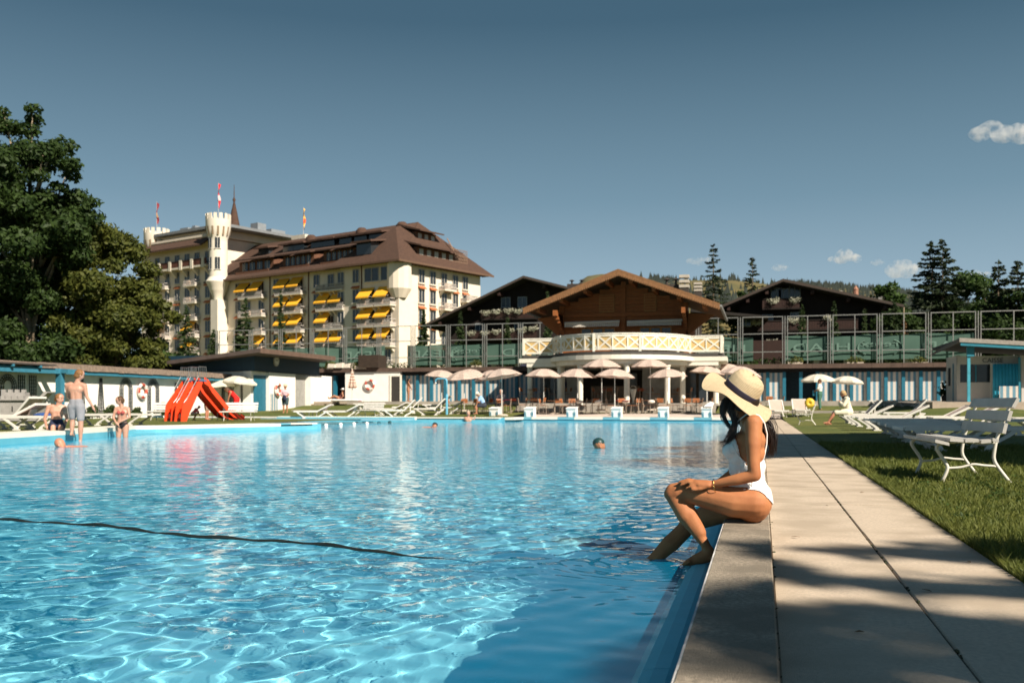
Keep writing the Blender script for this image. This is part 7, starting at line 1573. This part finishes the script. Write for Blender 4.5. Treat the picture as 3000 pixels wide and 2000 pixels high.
person('guest in a dark top seated at a table behind the crooked parasol pole', stand_pos(1468, 57.6, .30 + .45 - .49 * 1.7), rzc + rad(150), 1.72, J(lk=(-.06, .22, .50), la=(-.06, .22, .27), lt=(-.06, .3, .25), rk=(.06, .22, .50), ra=(.06, .22, .27), rt=(.06, .3, .25), le=(-.12, .1, .66), lw=(-.05, .2, .66), lh=(-.03, .24, .66), re=(.12, .1, .66), rw=(.05, .2, .66), rh=(.03, .24, .66)), SK_FAIR, H_GREY, [('top', cloth('dark_top', (.03, .03, .04)), ['chest', 'waist', 'pelvis', 'lupper', 'rupper'], .013), ('trousers', cloth('black_trousers', (.012, .012, .014)), ['lthigh', 'rthigh', 'lshin', 'rshin'], .012)], face=(0, 1, 0))
# ---------------------------------------------------------------- the woman on the pool edge
D0 = 5.40; org = Wp(2200, HZ, D0); org.z = ZL
wo_ = thing('person', 'woman in a white swimsuit and wide straw hat sitting on the pool edge', 'person', org, YAW)
RI = Matrix.Rotation(-YAW, 3, 'Z')
def LP(px, py, o=0.0):
    "local point of the woman from a photo pixel; o = metres farther from the camera than her mid-plane (which follows the pool's cross axis)"
    D = D0 + (2200 - px) / F * D0 * .25 + o
    return RI @ (Wp(px, py, D) - org)
SKW = M('bronzed_skin', (.44, .175, .072), .62, .10, 9, .16, 240, c2=(.34, .125, .050), spec=.30, sss=.08)
mb = MB()
def C(a, ra, b, rb_, n=14): cone(mb, LP(*a), ra, LP(*b), rb_, n)
N = -.105; Fr = .105      # near and far hip offsets
# pelvis and torso
C((2205, 1478, -.075), .098, (2205, 1478, .075), .098)
C((2210, 1455, -.07), .090, (2210, 1455, .07), .090)
C((2203, 1432, -.055), .078, (2203, 1432, .055), .078); C((2180, 1440, -.05), .070, (2180, 1440, .05), .070)
C((2201, 1400, -.045), .068, (2201, 1400, .045), .068); C((2178, 1405, -.03), .058, (2178, 1405, .03), .058)
C((2202, 1365, -.042), .070, (2202, 1365, .042), .070); C((2168, 1372, -.03), .056, (2168, 1372, .03), .056)
C((2200, 1325, -.052), .078, (2200, 1325, .052), .078); C((2168, 1335, -.04), .062, (2168, 1335, .04), .062)
C((2205, 1290, -.065), .070, (2205, 1290, .065), .070); C((2178, 1290, -.05), .055, (2178, 1290, .05), .055)
C((2205, 1255, -.085), .050, (2205, 1255, .085), .050); C((2195, 1240, -.05), .045, (2195, 1240, .05), .045)
for s in (-1, 1): C((2155, 1312, .062 * s), .052, (2143, 1318, .066 * s), .044)
# buttock, near thigh, knee, shin
C((2212, 1472, N), .090, (2150, 1468, N - .005), .087); C((2150, 1468, N - .005), .087, (2080, 1452, N), .074); C((2080, 1452, N), .074, (1998, 1438, N), .054)
C((1985, 1441, N), .054, (1972, 1446, N), .048); C((1972, 1436, N), .040, (1966, 1446, N), .040)
C((1978, 1458, N), .046, (2010, 1510, N), .050); C((2018, 1505, N + .005), .050, (2050, 1560, N), .036); C((2010, 1510, N), .046, (2064, 1590, N), .026)
C((2064, 1590, N), .0265, (2074, 1612, N), .028)
C((2076, 1612, N), .030, (2083, 1628, N), .030); C((2072, 1622, N), .032, (2040, 1638, N), .030); C((2078, 1632, N), .025, (2025, 1646, N - .005), .022); C((2040, 1638, N), .030, (2018, 1646, N - .01), .021)
for k in range(5): o = N - .034 + .017 * k; C((2018 + 2 * k, 1645, o), .0125 if k else .0125, (2003 - (3 if k == 1 else 0) + 2.5 * k, 1652, o), .0085 if k else .011)
# far thigh, shin, foot under water
C((2205, 1478, Fr), .088, (2120, 1492, Fr + .02), .076); C((2120, 1492, Fr + .02), .076, (2028, 1528, Fr + .06), .054)
C((2022, 1532, Fr + .06), .052, (2010, 1542, Fr + .06), .047)
C((2015, 1542, Fr + .055), .047, (1965, 1592, Fr + .03), .050); C((1965, 1590, Fr + .03), .050, (1925, 1630, Fr + .01), .038); C((1965, 1592, Fr + .03), .044, (1893, 1656, Fr), .028)
C((1893, 1656, Fr), .030, (1876, 1664, Fr), .031); C((1885, 1662, Fr), .030, (1812, 1672, Fr), .020); C((1890, 1664, Fr), .026, (1900, 1672, Fr), .024)
for k in range(5): o = Fr - .030 + .016 * k; C((1815, 1672, o), .0115, (1785 + 3 * k, 1675, o), .008)
# near arm
sh = (2208, 1240, -.155)
C((2205, 1252, -.085), .050, sh, .047); C(sh, .047, (2207, 1300, -.178), .041); C((2207, 1300, -.178), .041, (2208, 1365, -.19), .034); C((2208, 1365, -.19), .034, (2212, 1392, -.19), .033)
C((2210, 1392, -.19), .034, (2160, 1404, -.185), .031); C((2160, 1404, -.185), .031, (2092, 1417, -.165), .0205)
# hand on the knee
C((2092, 1417, -.165), .0205, (2078, 1418, -.160), .022); C((2078, 1415, -.172), .0175, (2040, 1412, -.175), .016); C((2078, 1418, -.150), .0175, (2040, 1414, -.145), .015); C((2076, 1422, -.185), .015, (2048, 1420, -.19), .013)
for (a, b, c, r) in (((2044, 1417, -.188), (2025, 1423, -.190), (2009, 1430, -.186), .0086), ((2042, 1412, -.176), (2018, 1411, -.178), (1994, 1421, -.172), .0090), ((2040, 1409, -.160), (2014, 1404, -.160), (1988, 1412, -.156), .0090), ((2042, 1408, -.144), (2018, 1403, -.142), (1996, 1408, -.138), .0082)):
    C(a, r * 1.05, b, r); C(b, r, c, r * .82)
C((2072, 1424, -.185), .013, (2050, 1432, -.195), .0105); C((2050, 1432, -.195), .0105, (2028, 1434, -.198), .009); 
# far arm: shoulder to elbow, hand beside the hip on the thigh
sf = (2200, 1240, .155); C((2205, 1250, .085), .048, sf, .044); C(sf, .044, (2170, 1310, .18), .038); C((2170, 1310, .18), .038, (2150, 1385, .17), .031); C((2150, 1385, .17), .031, (2090, 1425, .12), .020); C((2090, 1425, .12), .019, (2052, 1442, .10), .019)
for k in range(4): C((2052, 1440, .085 + .012 * k), .008, (2022, 1448, .080 + .013 * k), .007)
C((2070, 1432, .10), .010, (2052, 1450, .07), .007)
# neck and head, turned towards the water
C((2190, 1235, 0), .048, (2172, 1205, -.0), .042)
hd = (2160, 1158, 0)
C((2165, 1150, 0), .078, (2158, 1168, .0), .070); C((2150, 1175, .0), .055, (2140, 1196, .0), .030); C((2130, 1170, 0), .022, (2123, 1178, 0), .012); C((2132, 1190, 0), .016, (2131, 1196, 0), .015)
mb.ell(LP(2168, 1168, -.072), (.012, .01, .024), 8, 6)
bodyw = fuse(mb, 'body', SKW, wo_, .0058, 7, .55); bodyw.cycles.is_caustics_receiver = True
for o in (-.025, .025): q = MB(); q.ell(LP(2129, 1164, o), .010, 8, 6); q.build('eye', M('eye_dark', (.03, .02, .02), .3), wo_, True)
q = MB(); q.ell(LP(2129, 1187, 0), (.012, .018, .006), 8, 5); q.build('mouth', M('lips', (.38, .12, .10), .5), wo_, True)
# ---- swimsuit: the body surface inside an outline, lifted off the skin
def inpoly(x, y, P):
    c = False
    for i in range(len(P)):
        (x1, y1), (x2, y2) = P[i], P[i - 1]
        if (y1 > y) != (y2 > y) and x < (x2 - x1) * (y - y1) / (y2 - y1) + x1: c = not c
    return c
FULL = [(2108, 1272), (2150, 1262), (2160, 1300), (2170, 1335), (2188, 1362), (2215, 1362), (2236, 1344), (2252, 1395), (2262, 1410), (2268, 1485), (2250, 1462), (2236, 1450), (2215, 1444), (2190, 1441), (2165, 1437), (2128, 1432), (2118, 1400), (2112, 1350), (2100, 1320)]
bm = bmesh.new(); bm.from_mesh(bodyw.data); Lw = Matrix.Rotation(YAW, 3, 'Z')
def px_of(co):
    w_ = Lw @ co + org; D = -w_.x * SA + w_.y * CA; xc = w_.x * CA + w_.y * SA
    D_mid = D0 + (2200 - (1500 + F * xc / D)) / F * D0 * .25
    return 1500 + F * xc / D, HZ - F * (w_.z - HC) / D, D - D_mid
kill = []
armlim = -.152
for f_ in bm.faces:
    c = f_.calc_center_median(); u, v_, o = px_of(c)
    ok = inpoly(u, v_, FULL) and abs(o) < .16
    if o < -.150 and v_ < 1432 and u < 2238: ok = False
    if o < -.142 and 1375 < v_ < 1434 and u < 2190: ok = False
    if o > .125: ok = False
    if not ok: kill.append(f_)
bmesh.ops.delete(bm, geom=kill, context='FACES')
for _ in range(3): bmesh.ops.smooth_vert(bm, verts=[v for v in bm.verts if v.is_boundary], factor=.5, use_axis_x=True, use_axis_y=True, use_axis_z=True)
bm.normal_update()
for v in bm.verts: v.co += v.normal * .0042
me = bpy.data.meshes.new('swimsuit'); bm.to_mesh(me); bm.free()
SUIT = bpy.data.materials.new('white_crinkle_fabric'); SUIT.use_nodes = True; t_ = SUIT.node_tree; b_ = t_.nodes['Principled BSDF']; b_.inputs['Base Color'].default_value = (.74, .73, .71, 1); b_.inputs['Roughness'].default_value = .8
tc = node(t_, 'ShaderNodeTexCoord'); mp = node(t_, 'ShaderNodeMapping'); mp.inputs['Scale'].default_value = (60, 60, 260); nz = node(t_, 'ShaderNodeTexNoise', Scale=1.0, Detail=3.0); bp = node(t_, 'ShaderNodeBump', Strength=.7, Distance=.003)
t_.links.new(tc.outputs['Object'], mp.inputs[0]); t_.links.new(mp.outputs[0], nz.inputs['Vector']); t_.links.new(nz.outputs[0], bp.inputs['Height']); t_.links.new(bp.outputs[0], b_.inputs['Normal'])
su = finish('swimsuit', me, SUIT, wo_, True); sol = su.modifiers.new('thick', 'SOLIDIFY'); sol.thickness = .004; sol.offset = 0
# straps
def strap(pts, r=.0042):
    q = MB(); q.tube([LP(*p) for p in pts], r, 6); q.build('strap', SUIT, wo_, True)
strap([(2137, 1272, -.075), (2152, 1248, -.085), (2170, 1226, -.085), (2186, 1214, -.078), (2205, 1209, -.085), (2225, 1218, -.085), (2240, 1240, -.08), (2247, 1270, -.07), (2246, 1300, -.06), (2240, 1330, -.065), (2234, 1356, -.075)])
strap([(2137, 1272, .06), (2165, 1232, .075), (2190, 1210, .075), (2215, 1214, .08), (2240, 1245, .07), (2246, 1300, .05), (2238, 1350, .07)])
strap([(2144, 1300, -.112), (2160, 1330, -.115), (2180, 1352, -.105), (2210, 1362, -.09)], .003)
# small palm print on the suit, laid on the cloth
from mathutils.bvhtree import BVHTree
bvh = BVHTree.FromPolygons([v.co for v in su.data.vertices], [tuple(p.vertices) for p in su.data.polygons])
camL = RI @ (Vector((0, 0, HC)) - org); pr = MB()
def on_suit(px, py):
    d = (LP(px, py, 0) - camL).normalized(); h_ = bvh.ray_cast(camL, d); return None if h_[0] is None else h_[0] - d * .0035
for k in range(10):
    u = k / 9; x = 2138 + 16 * u; c_ = 1316 + 8 * abs(u - .5); hh_ = 9 + 11 * math.sin(math.pi * u)
    a_, b_2 = on_suit(x - 1.5, c_ - hh_), on_suit(x + 1.5, c_ + hh_ * .6)
    if a_ and b_2: pr.beam(a_, b_2, .0016, .0008, up=(0, 1, 0))
prt = pr.build('leaf_print', M('print_grey', (.50, .58, .62), .8), wo_); prt['kind'] = 'stuff'
# side seam and waist lines
q = MB(); q.tube([LP(2202, 1411, -.137), LP(2203, 1425, -.140), LP(2201, 1440, -.158)], .0018, 5); q.build('side_seam', M('seam_grey', (.25, .25, .26), .8), wo_)
# ---- bracelet
q = MB(); c = LP(2094, 1417, -.165); ax = (LP(2160, 1404, -.185) - LP(2092, 1417, -.165)).normalized(); s1_ = ax.cross(Vector((0, 0, 1))).normalized(); s2_ = s1_.cross(ax)
pts = [c + (s1_ * math.cos(a) * .030 + s2_ * (math.sin(a) * .036 - .008)) + ax * .003 * math.sin(a * 2) for a in [2 * math.pi * i / 28 for i in range(29)]]
q.tube(pts, .0019, 5); q.build('bracelet', M('gold', (.75, .48, .16), .25, .05, 9, metal=1.0), wo_, True)
# ---- hair
HAIR = bpy.data.materials.new('dark_hair'); HAIR.use_nodes = True; b_ = HAIR.node_tree.nodes['Principled BSDF']; b_.inputs['Base Color'].default_value = (.020, .011, .008, 1); b_.inputs['Roughness'].default_value = .38; b_.inputs['Specular IOR Level'].default_value = .6
r_ = random.Random(12)
def cspline(P, n=6):
    P = [Vector(p) for p in P]; out = []
    for i in range(len(P) - 1):
        p0 = P[max(i - 1, 0)]; p1 = P[i]; p2 = P[i + 1]; p3 = P[min(i + 2, len(P) - 1)]
        for k in range(n):
            u = k / n; out.append(.5 * ((2 * p1) + (p2 - p0) * u + (2 * p0 - 5 * p1 + 4 * p2 - p3) * u * u + (3 * p1 - p0 - 3 * p2 + p3) * u ** 3))
    return out + [P[-1]]
def lock(name, guide, spread0, spread1, n, r=.0016):
    q = MB()
    for i in range(n):
        a, b = Vector((r_.gauss(0, 1), r_.gauss(0, 1), r_.gauss(0, 1))), Vector((r_.gauss(0, 1), r_.gauss(0, 1), r_.gauss(0, .6))); P = []
        m_ = len(guide)
        for k, g_ in enumerate(guide):
            u = k / (m_ - 1); P.append(LP(*g_) + a * spread0 * (1 - u) + b * spread1 * u ** 1.3)
        if r_.random() < .5: P = P[:-1] if len(P) > 3 else P
        c = cspline(P, 5); q.tube(c, [r * (1 - .75 * (k / (len(c) - 1)) ** 2) for k in range(len(c))], 4)
    o = q.build(name, HAIR, wo_, True); o['kind'] = 'stuff'; return o
hm_ = MB(); cone(hm_, LP(2172, 1150, 0), .088, LP(2182, 1170, 0), .082); cone(hm_, LP(2185, 1180, 0), .062, LP(2200, 1212, .03), .038); cone(hm_, LP(2150, 1160, -.045), .045, LP(2140, 1185, -.05), .026)
cone(hm_, LP(2215, 1228, .04), .030, LP(2248, 1262, .03), .024); cone(hm_, LP(2248, 1262, .03), .026, LP(2258, 1305, .03), .014)
fuse(hm_, 'hair', HAIR, wo_, .008, 4)
lock('hair_lock', [(2224, 1224, .04), (2240, 1238, .03), (2256, 1258, .01), (2264, 1300, .01), (2256, 1335, .02)], .022, .012, 170)
lock('hair_lock', [(2228, 1224, .05), (2245, 1240, .04), (2262, 1275, .03), (2266, 1320, .04)], .02, .012, 110)
lock('hair_lock', [(2140, 1165, -.065), (2124, 1190, -.08), (2120, 1215, -.085), (2134, 1245, -.09), (2148, 1262, -.09)], .010, .008, 70)
lock('hair_lock', [(2122, 1170, -.05), (2113, 1195, -.06), (2118, 1225, -.07), (2142, 1252, -.08)], .006, .008, 40)
lock('hair_lock', [(2150, 1165, -.07), (2142, 1200, -.085), (2150, 1230, -.09), (2150, 1270, -.09), (2132, 1300, -.08), (2120, 1308, -.07)], .012, .012, 80)
lock('hair_lock', [(2158, 1225, -.085), (2142, 1262, -.09), (2126, 1290, -.085), (2112, 1296, -.07)], .01, .014, 45, .0013)
# ---- hat
ax = Vector((.50, -.33, .80)).normalized()       # crown axis in camera-aligned local axes
hc = LP(2172, 1147, -.01); e1 = Vector((math.cos(rad(-34)), 0, math.sin(rad(-34)))); e1 = (e1 - ax * e1.dot(ax)).normalized(); e2 = ax.cross(e1)
# e1 points down-right in the picture, e2 away from the camera
def hatpt(th, s, prof):
    x, z = prof(s, th); return hc + (e1 * (x * math.cos(th)) + e2 * (x * math.sin(th)) + ax * z) * .93
def brim(s, th):
    r = lerp(.102, .209, s); ct = math.cos(th); st_ = math.sin(th)
    z = -.012 - .030 * s ** 1.2
    left = max(0, -ct) ; near = max(0, -st_)
    z += .010 * s ** 1.5 * left ** 2 * (1 - .4 * near)          # flips up at the left
    z += .024 * s ** 1.6 * math.sin(th * 3 + 1.1) + .010 * s ** 2 * math.sin(5 * th + .4)
    z -= .016 * s ** 1.6 * near ** 2 * (.75 + .25 * ct)                          # droops over the face side
    z -= .034 * s ** 1.4 * max(0, math.cos(th - rad(212))) ** 3
    z += .014 * s ** 2 * max(0, math.cos(th - rad(262))) ** 4
    r += .012 * s * math.cos(2 * th + .5)
    return r, z
def crown(s, th):
    # s 0..1 from base up to the top
    prof = [(.104, -.012), (.103, .02), (.100, .05), (.094, .078), (.080, .100), (.058, .114), (.03, .120), (0.0, .121)]
    f_ = s * (len(prof) - 1); i = min(int(f_), len(prof) - 2); u = f_ - i; r = lerp(prof[i][0], prof[i + 1][0], u); z = lerp(prof[i][1], prof[i + 1][1], u)
    return r * (1 + .05 * math.cos(2 * th)), z + .008 * math.cos(th * 2 + 1) * s
def hatsurf(name, fn, ns, nt, mat, vscale, ripple=.0):
    V = []; UV = []
    for i in range(ns + 1):
        for j in range(nt): s = i / ns; th = 2 * math.pi * j / nt; V.append(hatpt(th, s, fn)); UV.append((j / nt, s * vscale))
    Fc = [(i * nt + j, i * nt + (j + 1) % nt, (i + 1) * nt + (j + 1) % nt, (i + 1) * nt + j) for i in range(ns) for j in range(nt)]
    me = bpy.data.meshes.new(name); me.from_pydata([tuple(v) for v in V], [], Fc); uv = me.uv_layers.new(name='uv')
    for l in me.loops: uv.data[l.index].uv = UV[l.vertex_index]
    return me
ST = bpy.data.materials.new('straw_braid'); ST.use_nodes = True; t_ = ST.node_tree; b_ = t_.nodes['Principled BSDF']; b_.inputs['Roughness'].default_value = .7; b_.inputs['Specular IOR Level'].default_value = .25
tc = node(t_, 'ShaderNodeTexCoord'); sp = node(t_, 'ShaderNodeSeparateXYZ'); t_.links.new(tc.outputs['UV'], sp.inputs[0]); mm = node(t_, 'ShaderNodeMath', operation='MULTIPLY'); mm.inputs[1].default_value = 2 * math.pi; t_.links.new(sp.outputs[1], mm.inputs[0])
sn = node(t_, 'ShaderNodeMath', operation='SINE'); t_.links.new(mm.outputs[0], sn.inputs[0]); ma = node(t_, 'ShaderNodeMath', operation='ABSOLUTE'); t_.links.new(sn.outputs[0], ma.inputs[0])
cr = node(t_, 'ShaderNodeValToRGB'); cr.color_ramp.elements[0].color = (.34, .23, .12, 1); cr.color_ramp.elements[1].color = (.70, .55, .35, 1); cr.color_ramp.elements[0].position = .0; cr.color_ramp.elements[1].position = .45
t_.links.new(ma.outputs[0], cr.inputs[0]); nz = node(t_, 'ShaderNodeTexNoise', Scale=90.0, Detail=3.0); t_.links.new(tc.outputs['Object'], nz.inputs['Vector'])
mx = node(t_, 'ShaderNodeMix', data_type='RGBA', blend_type='MULTIPLY'); mx.inputs[0].default_value = .35; t_.links.new(cr.outputs[0], mx.inputs[6]); t_.links.new(nz.outputs[0], mx.inputs[7]); t_.links.new(mx.outputs[2], b_.inputs['Base Color'])
bp = node(t_, 'ShaderNodeBump', Strength=.8, Distance=.002); t_.links.new(ma.outputs[0], bp.inputs['Height']); t_.links.new(bp.outputs[0], b_.inputs['Normal'])
hat = thing('straw_hat', 'wide-brimmed straw sun hat with a dark ribbon on the seated woman', 'hat', org, YAW)
br = finish('brim', hatsurf('brim', brim, 26, 120, ST, 11), ST, hat, True); s_ = br.modifiers.new('thick', 'SOLIDIFY'); s_.thickness = .0025
crn = finish('crown', hatsurf('crown', crown, 28, 96, ST, 13), ST, hat, True); s_ = crn.modifiers.new('thick', 'SOLIDIFY'); s_.thickness = .002
def band(s, th):
    r, z = crown(lerp(.02, .20, s), th); return r + .0022, lerp(-.010, .024, s) + .003 * math.sin(2 * th)
bd_ = finish('ribbon', hatsurf('ribbon', band, 4, 96, ST, 1), M('ribbon_navy', (.018, .014, .032), .7, .1, 30, .2, 90), hat, True); s_ = bd_.modifiers.new('thick', 'SOLIDIFY'); s_.thickness = .0015
# ---------------------------------------------------------------- grass blades on the near lawn
r = np.random.default_rng(21); n = 150000
yy = 2.2 + (r.random(n) ** 1.7) * 17; xx = 1.03 + (r.random(n) ** 1.25) * np.clip(1.6 + .42 * yy, 0, 8.6)
edge = r.random(n) < .12; xx = np.where(edge, 1.035 + np.abs(r.normal(size=n)) * .05, xx)
cl = np.sin(xx * 5.1 + 2 * np.sin(yy * 2.3)) * np.sin(yy * 4.3 + xx) * .5 + .5
h = (.022 + .030 * r.random(n)) * (.7 + .6 * cl) * (1 + .03 * yy); tall = r.random(n) < .02; h = np.where(tall, h * 1.9, h)
a = r.random(n) * 6.283; w = .0022 * (1 + .12 * yy) * (.7 + .6 * r.random(n)); lean = h * (.35 + .6 * r.random(n)); la = r.random(n) * 6.283
b = np.stack([xx, yy, np.full(n, -.004)], 1); dx = np.stack([np.cos(a) * w, np.sin(a) * w, np.zeros(n)], 1); ld = np.stack([np.cos(la) * lean, np.sin(la) * lean, h], 1); mid = b + ld * np.array([.4, .4, .62])
V = np.stack([b - dx, b + dx, mid + dx * .7, mid - dx * .7, b + ld], 1).reshape(-1, 3)
i0 = np.arange(n) * 5; T = np.concatenate([np.stack([i0, i0 + 1, i0 + 2], 1), np.stack([i0, i0 + 2, i0 + 3], 1), np.stack([i0 + 3, i0 + 2, i0 + 4], 1)])
GB = leafmat('grass_blade', (.205, .215, .05), (.08, .11, .022), .4, 4.0)
o = npmesh('grass', V, T, GB); tag(o, 'short sunlit and shaded grass beside the slab path', 'grass'); o['kind'] = 'stuff'
# clover and weeds in the patch by the bench
cs = []; rs = []
for i in range(170):
    x = 2.6 + r.normal() * .9; y = 9.2 + r.normal() * 1.1
    if x > 1.15: cs.append((x, y, .02)); rs.append((.07, .07, .03))
w_ = leaves('clover', cs, rs, 5200, .014, leafmat('clover_leaf', (.055, .10, .02), (.03, .055, .012), .3, 5), None, 5, 1.2); w_['kind'] = 'stuff'; w_['label'] = 'dark green clover patches in the lawn around the white bench'; w_['category'] = 'clover'
# fallen leaves on the slabs
for i, (x, y, lab) in enumerate(((.30, 3.3, 'dry leaf on the left slabs nearest the camera'), (.92, 4.9, 'dry leaf near the grass edge of the right slabs'), (.18, 5.6, 'small dry leaf on the path just behind the seated woman'), (.45, 7.4, 'tiny dry leaf beside the long slab joint beyond the woman'), (.80, 8.6, 'tiny dry leaf on the right slabs opposite the bench'), (.62, 4.1, 'small dry leaf right of the long slab joint in the foreground'))):
    q = MB(); s = .009 + .006 * (i % 3) / 2; a = i * 1.7
    P_ = [(s * 1.6, 0, .003), (0, s * .7, .006), (-s * 1.6, 0, .002), (0, -s * .7, .004)]; q.add([(p[0], p[1], p[2]) for p in P_] + [(p[0], p[1], p[2] + .0015) for p in P_], [(0, 1, 2, 3)[::-1], (4, 5, 6, 7), (0, 1, 5, 4), (1, 2, 6, 5), (2, 3, 7, 6), (3, 0, 4, 7)])
    o = q.build('fallen_leaf', M('dry_leaf', (.12, .07, .03), .9, .3, 30)); o.location = (x, y, .003); o.rotation_euler = (0, 0, a); tag(o, lab, 'leaf', 'dry leaves on the path')
